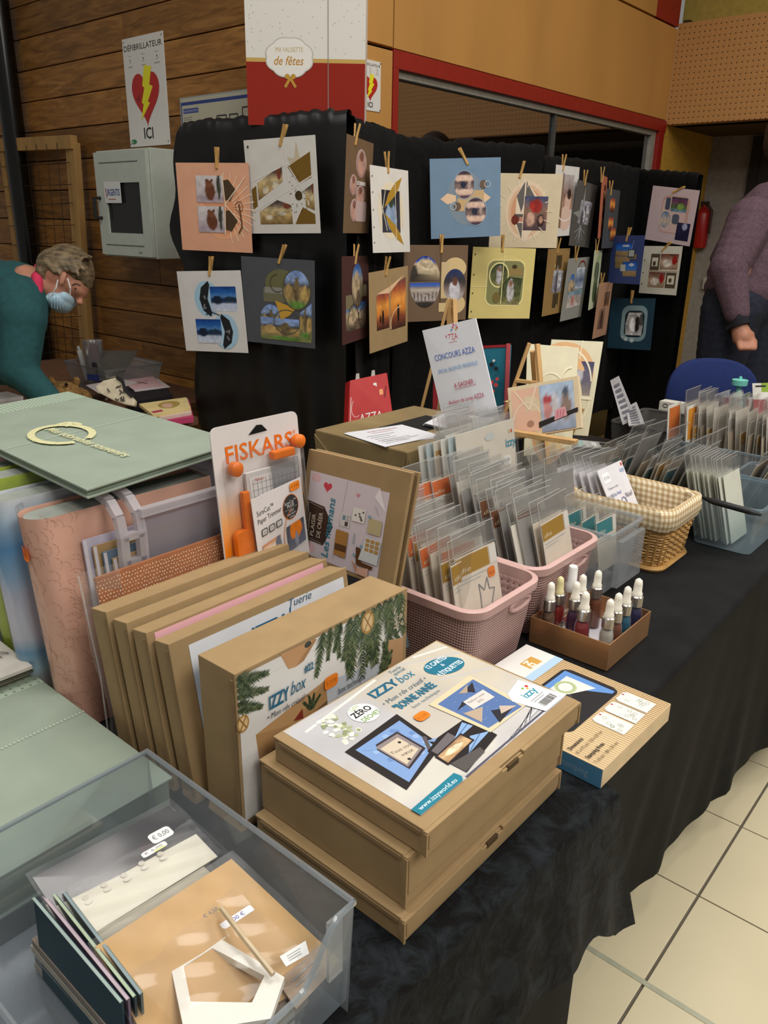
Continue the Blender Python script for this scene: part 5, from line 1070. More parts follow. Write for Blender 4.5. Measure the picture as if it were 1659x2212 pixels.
# ---------------------------------------------------------------- stamping platform box lying by the stack
def stampbox():
    r = thing('stamping_tool_box', 'striped tan carton with blue end lying on the table edge', 'box', (0, 0, 0))
    lx, ly, lz = .258, .215, .030
    MB().box((-lx/2, -ly/2, 0), (lx/2, ly/2, lz)).build('carton', plain('#d8bf98', .6, .04), r, bevel=.0008)
    p = Pr()
    W_, H_ = lx, ly
    n = 44
    for i in range(n): p.rect(0, H_*i/n, W_, H_*(i+.45)/n, '#c8ac80') if i % 1 == 0 else None
    p.rect(0, 0, W_*.22, H_*.999, '#d9d7d2'); p.poly([(W_*.22, 0), (W_*.28, 0), (W_*.28, H_), (W_*.22, H_)], '#a9c4dc'); p.rect(.028, H_*.70, .05, H_*.86, '#c79a4c')
    p.text('NZ', .03, H_*.73, .012, '#e8e2d6', bold=.05); p.text('Pro', .022, H_*.42, .016, '#3a6cb0', shear=.3); p.text('stamping', .03, H_*.2, .009, '#30343c')
    p.rr(W_*.34, H_*.18, W_*.72, H_*.90, .014, '#232226'); p.poly([(W_*.36, H_*.30), (W_*.36, H_*.86), (W_*.70, H_*.86), (W_*.70, H_*.82), (W_*.40, H_*.60), (W_*.40, H_*.24)], '#5f8cc8'); p.poly([(W_*.40, H_*.34), (W_*.40, H_*.80), (W_*.54, H_*.80)], '#dcd9d2'); p.poly([(W_*.40, H_*.34), (W_*.40, H_*.80), (W_*.60, H_*.80), (W_*.50, H_*.56)], '#dcd9d2'); p.arc(W_*.46, H_*.66, .014, .016, 0, 360, .006, '#aab98a'); p.ell(W_*.525, H_*.57, .006, .006, '#3a3a3e')
    for k in range(3):
        x, y = W_*.74+.0*k, H_*(.42+.17*k)
        p.poly([(x, y+.004), (x+.006, y), (x+.052, y), (x+.052, y+.032), (x+.006, y+.032), (x, y+.028)], '#dcdad4'); p.ell(x+.003, y+.022, .002, .002, '#b0302c', 8)
        for i in range(7): p.arc(x+.012+.034*hsh(i, k), y+.006+.02*hsh(i, k+5), .003, .003, 0, 360, .0008, '#9aa08e', 8)
    # the small writing runs across the short way
    p.text('Dimensions:', W_*.80, H_*.03, .0065, '#262220', rot=90, w=.036, bold=.02); p.text('8.7 x 9.7 inch / 220 x 247 mm', W_*.845, H_*.03, .0055, '#6a5c46', rot=90, w=.070); p.text('Stamping Area:', W_*.905, H_*.03, .0065, '#262220', rot=90, w=.046, bold=.02); p.text('7 x 8 inch / 180 x 205 mm', W_*.955, H_*.03, .0055, '#6a5c46', rot=90, w=.062)
    p.build('print', lambda x, y, l: (x-lx/2, y-ly/2, lz+.0002+l), r, printed(.45))
    q = Pr(); q.rect(0, 0, lx, lz, '#5b9ccc'); q.text('Discover a new way of stamping', lx*.30, lz*.3, .011, '#9fc2dd', w=lx*.62)
    q.build('blue_end', lambda x, y, l: (x-lx/2, -ly/2-.0002-l, y), r, printed(.45)); return r
sb = stampbox(); sb.matrix_world = TM((-.466, .970, ZT), -1.6); ORG[sb.name] = Vector((-.466, .970, ZT))

# ---------------------------------------------------------------- copper tray of dropper bottles
tx0, tx1, ty0, ty1 = -.622, -.470, 1.143, 1.312
tr = thing('copper_tray', 'shiny copper cardboard tray full of ink bottles', 'tray', ((tx0+tx1)/2, (ty0+ty1)/2, ZT))
cop = plain('#bd9066', .28, .06, 12, metal=.6); t_ = .002
m = MB(); m.box((tx0, ty0, ZT), (tx1, ty0+t_, ZT+.05)); m.box((tx0, ty1-t_, ZT), (tx1, ty1, ZT+.05)); m.box((tx0, ty0+t_, ZT), (tx0+t_, ty1-t_, ZT+.05)); m.box((tx1-t_, ty0+t_, ZT), (tx1, ty1-t_, ZT+.05)); m.build('sides', cop, tr)
MB().box((tx0+t_, ty0+t_, ZT), (tx1-t_, ty1-t_, ZT+.003)).build('bottom', plain('#c5c0bb', .7), tr)
p = Pr(); p.pic(0, 0, tx1-tx0-.01, ty1-ty0-.01, PH([(0, '#c9c4c4'), (1, '#b8b4c0')], [(.1, .8, .2, .2, '#8a3438'), (.9, .9, .2, .2, '#3c3a78'), (.9, .3, .1, .2, '#c4d0d8')], .1)); p.build('print', lambda x, y, l: (tx0+.005+x, ty0+.005+y, ZT+.0034+l), tr)
glassb = clear('#f2f2f0', .04, .6, .03)
def bottle(ink, bulb='#ece7d8', r=.0125, h=.062):
    root = thing('ink_bottle', '', 'bottle', (0, 0, 0))
    gl_ = MB().lathe([(r*.9, 0), (r, .002), (r, h*.72), (r*.8, h*.88), (r*.45, h*.96), (r*.45, h)], n=14).build('glass', glassb, root, smooth=True)
    MB().lathe([(r*.82, .002), (r*.90, .004), (r*.90, h*.70), (r*.70, h*.84), (r*.3, h*.85)], n=14).build('ink', plain(ink, .25, .03, spec=.6), root, smooth=True)
    c = MB().lathe([(r*.86, h-.006), (r*.86, h+.0125), (r*.7, h+.014)], n=20).build('collar', plain('#b9b5ae', .22, .05, metal=.85), root, smooth=False)
    MB().lathe([(r*.68, h+.0135), (r*.68, h+.019), (r*.56, h+.021), (r*.54, h+.036), (r*.46, h+.043), (r*.18, h+.0465)], n=14).build('rubber_bulb', plain(bulb, .5, .02), root, smooth=True)
    p = Pr(); a = r*1.02
    p.rr(-.009, .012, .009, .030, .006, '#d6d3cc'); p.lines(-.006, .026, .010, 3, .005, '#5a4a4a', .0015); p.build('label', lambda x, y, l: ((a+l)*cos(x/a-.3), (a+l)*sin(x/a-.3), y), gl_); return Kind(root)
BT = [('#7a5a44', (-.598, 1.163), 'brown ink bottle nearest the back corner of the copper tray'), ('#b0241e', (-.598, 1.196), 'bright red ink bottle with a yellowed bulb in the copper tray'), ('#a03038', (-.535, 1.170), 'crimson ink bottle at the front of the copper tray'), ('#5a2a5a', (-.566, 1.196), 'purple ink bottle hidden behind the crimson one'), ('#3a3f4a', (-.572, 1.232), 'grey ink bottle in the middle of the copper tray'),
      ('#8a4a22', (-.560, 1.268), 'amber ink bottle at the rear of the copper tray'), ('#d2cfc8', (-.490, 1.172), 'clear empty-looking ink bottle at the front corner of the copper tray'), ('#8a5038', (-.490, 1.204), 'russet ink bottle behind the clear one'), ('#1f6f90', (-.490, 1.240), 'turquoise ink bottle along the copper tray side'), ('#25235a', (-.490, 1.285), 'dark blue ink bottle at the far end of the copper tray')]
for i, (c, (x, y), lab) in enumerate(BT):
    bottle(c, '#d9cf9c' if i == 1 else '#ece7d8', .0138 if i in (2, 9) else .0125, .068).put(TM((x, y, ZT+.0038), 20*i), lab, 'ink bottles in the copper tray')
sp = thing('spray_bottle', 'slim clear spray bottle with a white cap in the copper tray', 'bottle', (-.600, 1.245, ZT+.0038))
c0 = Vector((-.600, 1.245, ZT+.0038)); MB().lathe([(.012, 0), (.012, .068), (.009, .074)], c0, 14).build('body', glassb, sp, smooth=True); MB().lathe([(.0125, .070), (.0125, .086), (.009, .089), (.009, .116), (.0075, .119)], c0, 16).build('cap', plain('#dcdcda', .4), sp, smooth=True)

# ================================================================ BASKETS AND BINS OF CRAFT PACKS
def Ry(a): return Matrix.Rotation(radians(a), 4, 'Y')
slv_shine = clear('#ffffff', .38, .6, .15, '#f4f4f0'); slv = clear('#ffffff', .035, .40, .10, '#f4f4f0'); slv2 = clear('#ffffff', .06, .40, .14, '#f4f4f0')
def pack(head, w_=.118, h=.200, card='#dacfbe', motif=0, tag_=None):
    """a clear sleeve with a card in it: faces +x, width along y"""
    r = thing('craft_pack', '', 'pack', (0, 0, 0))
    cd_ = MB().box((-.0012, -w_/2+.004, 0), (0, w_/2-.004, h-.012)).build('card', plain(card, .7, .03), r)
    m = MB(); m.grid(lambda u, v: (.0012+.002*sin(pi*u)*sin(pi*v), -w_/2+w_*u, (h+.030)*v), 4, 5); m.grid(lambda u, v: (-.0024-.001*sin(pi*u), w_/2-w_*u, (h+.030)*v), 3, 3); m.build('sleeve', slv, r, smooth=True)
    e = MB(); zt3 = h+.030; e.box((.0008, -w_/2, zt3-.0012), (.0016, w_/2, zt3)); e.box((.0008, -w_/2, h*.4), (.0016, -w_/2+.0010, zt3)); e.box((.0006, -w_/2+.004, h-.008), (.0014, w_/2-.004, h-.0072)); e.build('sleeve_edge_shine', slv_shine, r)  # whitish strips stand in for the shine along the sleeve's edges
    p = Pr(.0001); W2 = w_-.008
    if head:
        p.rect(0, h-.045, W2*.80, h-.014, head); p.text('die', .006, h-.040, .008, '#d8cfae', w=.03, shear=.2); p.rect(W2*.82, h-.045, W2, h-.014, '#dad6ce'); p.lines(.004, h-.052, W2*.8, 2, .006, '#9aa2a8', .0012)
    if motif == 1: p.line([(W2*.60+x*.026, .112+y*.026) for x, y in ((-.6, -1), (.5, -1), (1, 0), (.45, .1), (.35, .9), (-.1, .15), (-.6, .7), (-.55, 0))], .0022, '#8d8d90', True)
    if motif == 2:
        for i in range(3): p.arc(W2*(.3+.2*i), .115+.012*(i % 2), .012, .014, 0, 360, .0016, '#7a7c80', 12)
    if tag_: p.rr(W2*.72, h-.068, W2*.72+.020, h-.050, .005, tag_); p.text('€6,50', W2*.74, h-.063, .005, '#8a3c08', w=.014)
    if p.v: p.build('print', lambda x, y, l: (.0004+l, -W2/2+x, y), cd_, printed(.5))
    return Kind(r)
PK = {'or': pack('#cf6a34'), 'go': pack('#a37c26'), 'pl': pack(None, motif=2), 'cr': pack(None, card='#d6d0c4'), 'gos': pack('#a37c26', motif=1, tag_='#e07c24', card='#d8cdbd'), 'ort': pack('#cf6a34', tag_='#e07c24'), 'te': pack('#2f7f86', w_=.09, h=.12), 'gr': pack(None, card='#8f8c88'), 'br': pack('#7a4a2c', card='#a59c90'), 'wh': pack(None, card='#d8d8c8', w_=.11, h=.175), 'thin': pack(None, card='#c2b29a', w_=.15, h=.14), 'thin2': pack('#b88a3a', card='#cfc4ae', w_=.15, h=.14), 'thin3': pack('#5f8f96', card='#b3aea6', w_=.15, h=.14)}
ORD = 'first second third fourth fifth sixth seventh eighth ninth tenth eleventh twelfth thirteenth fourteenth fifteenth sixteenth seventeenth eighteenth nineteenth twentieth twenty-first twenty-second twenty-third twenty-fourth twenty-fifth twenty-sixth twenty-seventh twenty-eighth twenty-ninth thirtieth'.split()
HEAD = {'or': 'orange-headed', 'ort': 'orange-tagged', 'go': 'gold-headed', 'cr': 'cream', 'pl': 'plain beige', 'gr': 'grey', 'br': 'brown-headed', 'thin': 'tan', 'thin2': 'ochre-headed', 'thin3': 'teal-headed', 'wh': 'pale cream'}
def basket(name, label, x0, y0, x1, y1, z1, col, cat='basket'):
    t = thing(name, label, cat, ((x0+x1)/2, (y0+y1)/2, ZT))
    f = .022; wm = pierced(col, '#6f5753', 2*pi/.0105, 'weave', .45); rm = plain(col, .45, .02)
    def ring(z, g, r=.035): return [(x, y, z) for x, y in rrect(x0-g, y0-g, x1+g, y1+g, r+g, 6)]
    zm = z1-.016
    MB().loft([ring(ZT, -f), ring(ZT+.004, -f+.001), ring((ZT+zm)/2, -f*.5), ring(zm, -.002)], caps=False).build('woven_wall', wm, t, smooth=True)
    MB().cup([ring(zm, -.006), ring((ZT+zm)/2, -f*.5-.003), ring(ZT+.006, -f-.003)]).build('inner_wall', pierced(col, '#57423f', 2*pi/.0125, 'holes', .5), t, smooth=True)
    MB().loft([ring(zm-.002, -.003), ring(zm, .004), ring(z1-.002, .005), ring(z1, .002), ring(z1, -.005), ring(zm-.002, -.0065)], caps=False).build('rim', rm, t, smooth=True)
    # hand hole on the side facing the aisle
    hy = (y0+y1)/2+.035; hole = [(x1+.0005, hy+.030*cos(a), zm-.014+.0095*sin(a)) for a in [2*pi*i/22 for i in range(22)]]
    MB().tube([Vector(p)+Vector((-.003, 0, 0)) for p in hole], .0035, 6, closed=True).build('handle_hole', rm, t, smooth=True)
    MB().prism([Vector(p)+Vector((-.0045, 0, 0)) for p in hole], (.0015, 0, 0)).build('handle_opening', plain('#a58480', .8), t)
    return t
PINK = '#c3a09a'
basket('pink_basket', 'pink woven-look plastic basket nearest the ink tray holding die packs', -.815, .928, -.600, 1.132, ZT+.142, PINK)
basket('pink_basket', 'pink plastic basket behind the first one, packed with die sleeves', -.835, 1.142, -.612, 1.378, ZT+.142, PINK)
B1 = ['or', 'cr', 'or', 'cr', 'go', 'or', 'go', 'cr', 'or', 'pl', 'ort', 'go', 'go']
for i, k in enumerate(B1):
    x = -.788+.0122*i; PK[k].put(TM((x, 1.018+.012*sin(i*2.1), ZT+.006+.0032*(12-i)+(.006 if k in ('ort', 'or') else 0)), 3*sin(i*1.7), -12-1.5*sin(i)), '%s die card, %s behind the star-outline card in the nearer pink basket' % (HEAD[k], ORD[len(B1)-1-i]), 'die packs in the nearer pink basket')
PK['gos'].put(TM((-.632, 1.032, ZT+.014), -2, -14), 'front die card with a gold header and spiky star outline in the pink basket')
B2 = ['gr', 'pl', 'br', 'cr', 'gr', 'pl', 'br', 'cr', 'gr', 'br', 'pl', 'gr', 'cr', 'br', 'gr', 'pl', 'gr', 'br', 'cr', 'gr', 'pl', 'go']
for i, k in enumerate(B2):
    x = -.808+.0090*i; PK[k].put(TM((x, 1.262+.022*sin(i*1.3), ZT+.010+.0026*(21-i)+.006*sin(i*2.7)), 4*sin(i*1.9), -16-2*sin(i*1.1)), '%s die card, %s from the aisle in the farther pink basket' % (HEAD[k], ORD[len(B2)-1-i]), 'die packs in the farther pink basket')
for x, y, lab in ((-.845, 1.165, 'tall orange-headed die card standing between the two pink baskets'), (-.838, 1.235, 'orange-headed die card with white price tag at the back of the pink basket')):
    PK['or'].put(TM((x, y, ZT+.055), 0, -14), lab)
PK['ort'].put(TM((-.825, 1.02, ZT+.05), 0, -8), 'orange-headed die card sticking up at the corner by the kraft folder')
# large sleeves standing behind
for i in range(6):
    X = -.905+.0095*i; y0, y1 = 1.225+.012*i, 1.505; z0 = ZT+.02; hh = .285-.004*(5-i)
    t = thing('large_sleeve', 'large clear sleeve of dies standing behind the pink baskets, %s in its row' % ('front', 'second', 'third', 'fourth', 'fifth', 'last')[5-i], 'pack', (X, (y0+y1)/2, z0), 'large sleeves behind the pink baskets')
    dx = -.05
    q = [(X+dx, y0, z0+hh), (X+dx, y1, z0+hh), (X, y1, z0), (X, y0, z0)]
    MB().slab(q, .0016).build('card', plain(('#d9d6cc', '#b6c4c8', '#d2cabb')[i % 3], .6, .02), t)
    q2 = [Vector(q[0])+Vector((.003, -.006, .02)), Vector(q[1])+Vector((.003, .006, .02)), Vector(q[2])+Vector((.003, .006, -.004)), Vector(q[3])+Vector((.003, -.006, -.004))]
    MB().add(q2, [(0, 3, 2, 1)]).build('sleeve', slv2, t)
    if i == 5:
        p = Pr(.0001); w_ = y1-y0
        p.text('CLASSEUR DE RANGEMENT', .025, hh*.80, .008, '#8e949a', w=w_*.42); p.lines(.025, hh*.765, w_*.5, 1, .006, '#a6acb0', .0015); p.text('( ZHB 004 ) Rouages et mécanismes', .02, hh*.68, .011, '#3f7f98', w=w_*.66, shear=.15); p.text('izzy', w_*.82, hh*.80, .018, '#2f86a0', w=.042, bold=.02); p.rect(w_*.93, hh*.90, w_*.955, hh*.925, '#c8402c'); p.rect(w_*.89, hh*.90, w_*.91, hh*.925, '#c8a53a'); p.ell(w_*.55, hh*.92, .018, .008, '#c2c6c6')
        p.rr(w_*.76, hh*.66, w_*.76+.03, hh*.66+.022, .006, '#e2dfd8'); p.text('€12,00', w_*.77, hh*.69, .007, '#5a5a5a', w=.022); p.build('print', on_quad(q, w_, hh), t)
    elif i == 2: p = Pr(.0001); p.rect(.004, hh*.72, .10, hh*.93, '#b08430'); p.build('print', on_quad(q, y1-y0, hh), t)
    elif i == 0: p = Pr(.0001); p.rect(.03, hh*.93, .20, hh*.99, '#c8743e'); p.build('print', on_quad(q, y1-y0, hh), t)
# clear bin with a stepped foot
def clearbin(name, label, x0, y0, x1, y1, h, mat, flare=.012, rim=.008, cat='bin'):
    t = thing(name, label, cat, ((x0+x1)/2, (y0+y1)/2, ZT)); openbox(x0, y0, x1, y1, ZT, ZT+h, mat, t, .016, flare, name='shell', rim=rim, rimmat=mat); return t
milky = clear('#f2f4f5', .26, .40, .12, '#dfe4e8')
t = clearbin('clear_bin', 'narrow clear plastic bin of stamp packs between the pink and wicker baskets', -.84, 1.398, -.600, 1.548, .138, milky)
MB().box((-.597, 1.42, ZT+.02), (-.585, 1.53, ZT+.12)).build('label_pocket', milky, t)
for i in range(6): PK['te' if i > 2 else 'gr'].put(TM((-.80+.034*i, 1.472, ZT+.03+.006*(i % 2)), 3*sin(i*2), -10), '%s stamp pack, %s from the aisle in the narrow clear bin' % ('small teal-headed' if i > 2 else 'grey', ORD[5-i]), 'teal stamp packs in the narrow clear bin' if i > 2 else 'grey stamp packs in the narrow clear bin')
for i in range(9): PK['gr' if i % 2 else 'cr'].put(TM((-.90-.014*i, 1.47+.05*sin(i), ZT+.09), 6*sin(i*2), -14), 'clear stamp sleeve, %s in the heap behind the narrow clear bin' % ORD[i], 'stamp sleeves heaped behind the clear bin')
# wicker basket with gingham lining
wk = thing('wicker_basket', 'honey wicker basket lined with beige gingham', 'basket', (-.68, 1.68, ZT))
wx0, wy0, wx1, wy1, wz = -.800, 1.588, -.562, 1.778, ZT+.140
wick = plain('#b3894e', .55, .16, 25, .1); wv = MB()
for r in range(17):
    z = ZT+.005+.0066*r; g = -.014+.014*r/16; base = rrect(wx0-g, wy0-g, wx1+g, wy1+g, .03, 4); pts = []
    per = [(base[i], base[(i+1) % len(base)]) for i in range(len(base))]; s_ = 0
    for (a, b), (c, d) in per:
        L = hypot(c-a, d-b); n = max(1, int(L/.0065))
        for k in range(n):
            u = k/n; x, y = a+(c-a)*u, b+(d-b)*u; nx, ny = (d-b)/max(L, 1e-6), -(c-a)/max(L, 1e-6); o_ = .0028*sin((s_+L*u)/.0125*pi+(r % 2)*pi); pts.append((x+nx*o_, y+ny*o_, z+.0012*sin((s_+L*u)*200)))
        s_ += L
    wv.tube(pts, .0032, 5, closed=True)
tag(wv.build('wicker_weave', wick, wk, smooth=True), kind='stuff')
st = MB(); base = rrect(wx0, wy0, wx1, wy1, .03, 3)
for i in range(len(base)):
    a, b = base[i], base[(i+1) % len(base)]; L = hypot(b[0]-a[0], b[1]-a[1])
    for k in range(max(1, int(L/.025))):
        u = k/max(1, int(L/.025)); x, y = a[0]+(b[0]-a[0])*u, a[1]+(b[1]-a[1])*u; cx_, cy_ = (wx0+wx1)/2, (wy0+wy1)/2
        st.tube([(cx_+(x-cx_)*.89, cy_+(y-cy_)*.87, ZT+.002), (x, y, wz-.02)], .0028, 5)
tag(st.build('stakes', wick, wk), kind='stuff')
fb = [(x, y, ZT+.004) for x, y in rrect(wx0+.008, wy0+.008, wx1-.008, wy1-.008, .03, 4)]; MB().tube(fb, .0065, 6, closed=True).build('foot_rope', wick, wk, smooth=True)
ging = checked('#e2d6ba', '#c3ad88', '#a98f68', 480)
def wr_(z, g, k=0): return [(x+.002*sin(i*2.1+k), y+.002*cos(i*1.7+k), z+.0015*sin(i*1.3+k)) for i, (x, y) in enumerate(rrect(wx0-g, wy0-g, wx1+g, wy1+g, .034, 6))]
MB().loft([wr_(wz-.042, .006, 1), wr_(wz-.03, .010, 2), wr_(wz-.012, .010), wr_(wz+.002, .007, 1), wr_(wz+.007, 0, 2), wr_(wz+.002, -.008, 1), wr_(wz-.03, -.010), wr_(ZT+.03, -.018)], caps=False).build('gingham_lining', ging, wk, smooth=True)
MB().box((wx0+.02, wy0+.02, ZT+.006), (wx1-.02, wy1-.02, ZT+.010)).build('base_panel', wick, wk)
PKW = pack(None, card='#cfccd0', w_=.125, h=.175)
for i in range(6): PKW.put(TM((-.775+.018*i, 1.66+.004*i, ZT+.03), -4, -24), 'sheet of clear stamps, %s behind the front sheet in the wicker basket' % ORD[5-i], 'stamp sheets leaning in the wicker basket')
sr = thing('stamp_sheet', 'front sheet of christmas stamps leaning in the wicker basket', 'pack', (-.655, 1.69, ZT+.02))
M_ = Matrix.Translation((-.655, 1.685, ZT+.025)) @ Ry(-30)
q = [M_ @ Vector((0, -.062, .19)), M_ @ Vector((0, .062, .19)), M_ @ Vector((0, .062, 0)), M_ @ Vector((0, -.062, 0))]
MB().slab(q, .002).build('card', plain('#d6d4d8', .5, .02), sr)
p = Pr(.0001); p.rr(.012, .155, .045, .178, .004, '#e8e8ea'); p.text('€9,90', .016, .162, .008, '#7a7a80'); p.text('izzy', .098, .165, .010, '#4a7ab0', w=.022); p.ell(.116, .182, .004, .004, '#c84a3c'); p.text('Tampons clear', .016, .138, .006, '#8a8a94'); p.text('Clé du Noël', .018, .120, .008, '#5a74a8', w=.05)
for i in range(8): p.line([(.030+.001*i, .110-.005*i), (.044-.0005*i, .109-.005*i)], .0022, '#5a5468')
p.poly([(.032, .075), (.050, .075), (.041, .112)], '#6a6478'); p.ell(.066, .098, .013, .013, '#6f6a80'); p.ell(.064, .100, .008, .008, '#d0cdd6'); p.ell(.095, .070, .010, .011, '#6f6a80'); p.text('Noël', .08, .105, .012, '#5f5a70', shear=.3); p.line([(.03, .062), (.05, .052), (.065, .062), (.08, .058)], .003, '#6f6a80'); p.ell(.085, .035, .010, .010, '#a7a2b4'); p.ell(.055, .032, .010, .008, '#a7a2b4'); p.text('izzyworld', .085, .008, .006, '#8a8ab0')
p.build('print', on_quad(q, .124, .19), sr)
# blue-tinted bin with a black wire handle
bl = clear('#e2edf2', .24, .4, .08, '#c2d4de')
t = clearbin('handled_bin', 'bluish clear bin with a black grip, full of pale envelopes', -.600, 1.825, -.440, 2.08, .118, bl, .014)
MB().tube([(-.575, 1.815, ZT+.122), (-.540, 1.795, ZT+.124), (-.460, 1.795, ZT+.120), (-.438, 1.812, ZT+.112)], [.003, .0075, .0075, .003], 8).build('handle', plain('#16171a', .5), t, smooth=True)
for i in range(11): PK['wh'].put(TM((-.585+.0085*i, 1.905+.008*sin(i*2), ZT+.010), 3*sin(i), -16), 'pale cream envelope pack, %s from the aisle in the bluish bin' % ORD[10-i], 'envelope packs in the bluish bin')
# three more bins of cards
gbin = clear('#dde4e8', .40, .35, .12, '#b7c2ca')
clearbin('card_bin', 'grey clear bin crammed with leaning card sleeves behind the wicker basket', -.930, 1.868, -.612, 2.10, .118, gbin)
for i in range(28): PK[('thin', 'thin2', 'thin', 'thin3', 'gr')[i % 5]].put(TM((-.915+.0104*i, 1.985+.014*sin(i*1.9), ZT+.014+.008*sin(i*.9)), 5*sin(i*1.3), 16+4*sin(i*.7)), '%s card sleeve, %s from the aisle in the bin behind the wicker basket' % (HEAD[('thin', 'thin2', 'thin', 'thin3', 'gr')[i % 5]], ORD[27-i]), 'card sleeves behind the wicker basket')
clearbin('card_bin', 'grey clear bin of card sleeves beyond the bluish bin', -.60, 2.10, -.36, 2.28, .105, gbin)
for i in range(20): PK[('thin', 'gr', 'thin3', 'thin2')[i % 4]].put(TM((-.585+.0108*i, 2.19+.01*sin(i*1.7), ZT+.012), 5*sin(i*1.3), 18+4*sin(i*.8)), '%s card sleeve, %s from the aisle in the bin beyond the bluish one' % (HEAD[('thin', 'gr', 'thin3', 'thin2')[i % 4]], ORD[19-i]), 'card sleeves beyond the bluish bin')
clearbin('card_bin', 'clear bin of white-edged cards near the pump bottle', -.84, 2.30, -.52, 2.56, .12, gbin)
for i in range(26): PK[('cr', 'thin', 'cr', 'thin2')[i % 4]].put(TM((-.815+.011*i, 2.42+.01*sin(i*1.4), ZT+.03), 3*sin(i*1.3), -6+3*sin(i*.8)), '%s card, %s from the aisle in the bin near the pump bottle' % (HEAD[('cr', 'thin', 'cr', 'thin2')[i % 4]], ORD[25-i]), 'cards in the bin near the pump bottle')
for k, (x, y, lab, col) in enumerate(((-.835, 2.33, 'orange and green photo card at the near corner of the far bin', '#c06a30'), (-.79, 2.36, 'orange-headed sleeve standing tall in the far bin', '#cf8a30'))):
    t = thing('photo_card', lab, 'card', (x, y, ZT+.02)); q = [(x-.02, y-.05, ZT+.22), (x-.02, y+.05, ZT+.22), (x, y+.05, ZT+.02), (x, y-.05, ZT+.02)]; MB().slab(q, .0015).build('sheet', plain('#d2cfc6', .5), t); p = Pr(.0001); p.rect(.1, .5, .9, .96, col); p.rect(.0, .05, .5, .5, '#3f6f44' if k == 0 else '#c9c4b8'); p.rect(.5, .1, .9, .45, '#c85a3a' if k == 0 else '#b9b4a8'); p.build('print', on_quad(q), t)
hx, hy = -.735, 2.60
t = thing('euro_hook_pack', 'hanging pack with lime header and red pictures at the right edge', 'pack', (-.60, 2.52, ZT+.1)); qq = [at(1625, 828, d=2.45), at(1690, 826, d=2.42), at(1690, 900, d=2.42), at(1628, 898, d=2.45)]; MB().slab(qq, .003).build('card', plain('#cfcac2', .5), t); p = Pr(.0001); p.rect(.3, .6, 1, 1, '#8aa83a'); p.rect(0, 0, 1, .5, '#9a3c44'); p.rect(.3, .5, .7, .72, '#dcd9d2'); p.rect(.1, .88, .45, .93, '#1c1c1c'); p.build('print', on_quad(qq), t)
# pump bottle
pb = at(1592, 862, d=2.62); pz = ZT
pt = thing('pump_bottle', 'clear bottle with a mint green nozzle cap among the far bins', 'bottle', (pb.x, pb.y, pz))
MB().lathe([(.030, 0), (.032, .004), (.032, .17), (.022, .20), (.014, .208)], (pb.x, pb.y, pz), 18).build('body', clear('#e9eeee', .2, .4, .08), pt, smooth=True)
mint = plain('#6fc0b4', .4, .02); zc_ = pb.z-.02
MB().lathe([(.020, 0), (.022, .004), (.022, .03), (.010, .045), (.007, .065), (.007, .085), (.024, .087), (.025, .104), (.006, .106), (.004, .115)], (pb.x, pb.y, zc_-.02), 18).build('cap', mint, pt, smooth=True); MB().lathe([(.014, .2), (.02, zc_-.02-pz)], (pb.x, pb.y, pz), 16).build('neck', mint, pt, smooth=True)
for k, (x, y, d, hh, col) in enumerate(((1545, 862, 2.75, .09, '#9aa0a2'), (1562, 858, 2.8, .10, '#8a9092'), (1620, 852, 2.7, .10, '#a3a5a4'), (1640, 848, 2.72, .10, '#b5b4b0'))):
    c_ = at(x, y, d=d); o = MB().obox((c_.x, c_.y, (c_.z+ZT)/2), Vector((.006, 0, 0)), Vector((0, .03, 0)), Vector((0, 0, (c_.z-ZT)/2))).build('blister_pack', clear('#d8dcde', .45, .3, .15, col), bevel=.002); tag(o, 'translucent blister pack standing behind the far bins, %s from the blue chair' % ('first', 'second', 'third', 'fourth')[k], 'pack', 'blister packs behind the far bins')
    MB().obox((c_.x, c_.y, c_.z-.03), Vector((.007, 0, 0)), Vector((0, .022, 0)), Vector((0, 0, .02))).build('insert', plain(('#d5d5d2', '#5a5f62', '#c8c8c4', '#3a3d40')[k], .5), o)
cb_ = at(1545, 855, d=2.78)
# grey woven basket
gb = thing('grey_basket', 'charcoal woven storage basket near the blue chair', 'basket', (-.92, 2.56, ZT))
gwm = pierced('#4d4a48', '#262423', 2*pi/.011, 'weave', .8); x0, y0, x1, y1, h_ = -1.105, 2.44, -.745, 2.72, .105
MB().loft([[(x, y, ZT) for x, y in rrect(x0+.01, y0+.01, x1-.01, y1-.01, .02)], [(x, y, ZT+h_) for x, y in rrect(x0, y0, x1, y1, .02)]], caps=False).build('woven_wall', gwm, gb, smooth=True)
MB().cup([[(x, y, ZT+h_) for x, y in rrect(x0+.006, y0+.006, x1-.006, y1-.006, .02)], [(x, y, ZT+.004) for x, y in rrect(x0+.016, y0+.016, x1-.016, y1-.016, .02)]]).build('lining', plain('#4a4743', .9, .1), gb, smooth=True)
MB().tube([(x, y, ZT+h_) for x, y in rrect(x0+.003, y0+.003, x1-.003, y1-.003, .02)], .005, 6, closed=True).build('rim', gwm, gb, smooth=True)
def slant(name, label, q, th, mat, cat, art=None, w_=1, h=1, group=None):
    o = MB().slab(q, th).build(name, mat, org=(Vector(q[2])+Vector(q[3]))/2); tag(o, label, cat, group)
    if art: p = Pr(.0001); art(p); p.build('print', on_quad(q, w_, h), o)
    return o
def art_pk(p):
    for i in range(7): p.rect(.2, .08+.12*i, .8, .14+.12*i, '#6a6a72')
slant('sticker_strip', 'tall strip of stamps leaning out of the charcoal basket', [at(1318, 822, d=2.66), at(1336, 812, d=2.64), at(1374, 905, d=2.55), at(1345, 918, d=2.57)], .003, plain('#b5b3b6', .4), 'pack', art_pk)
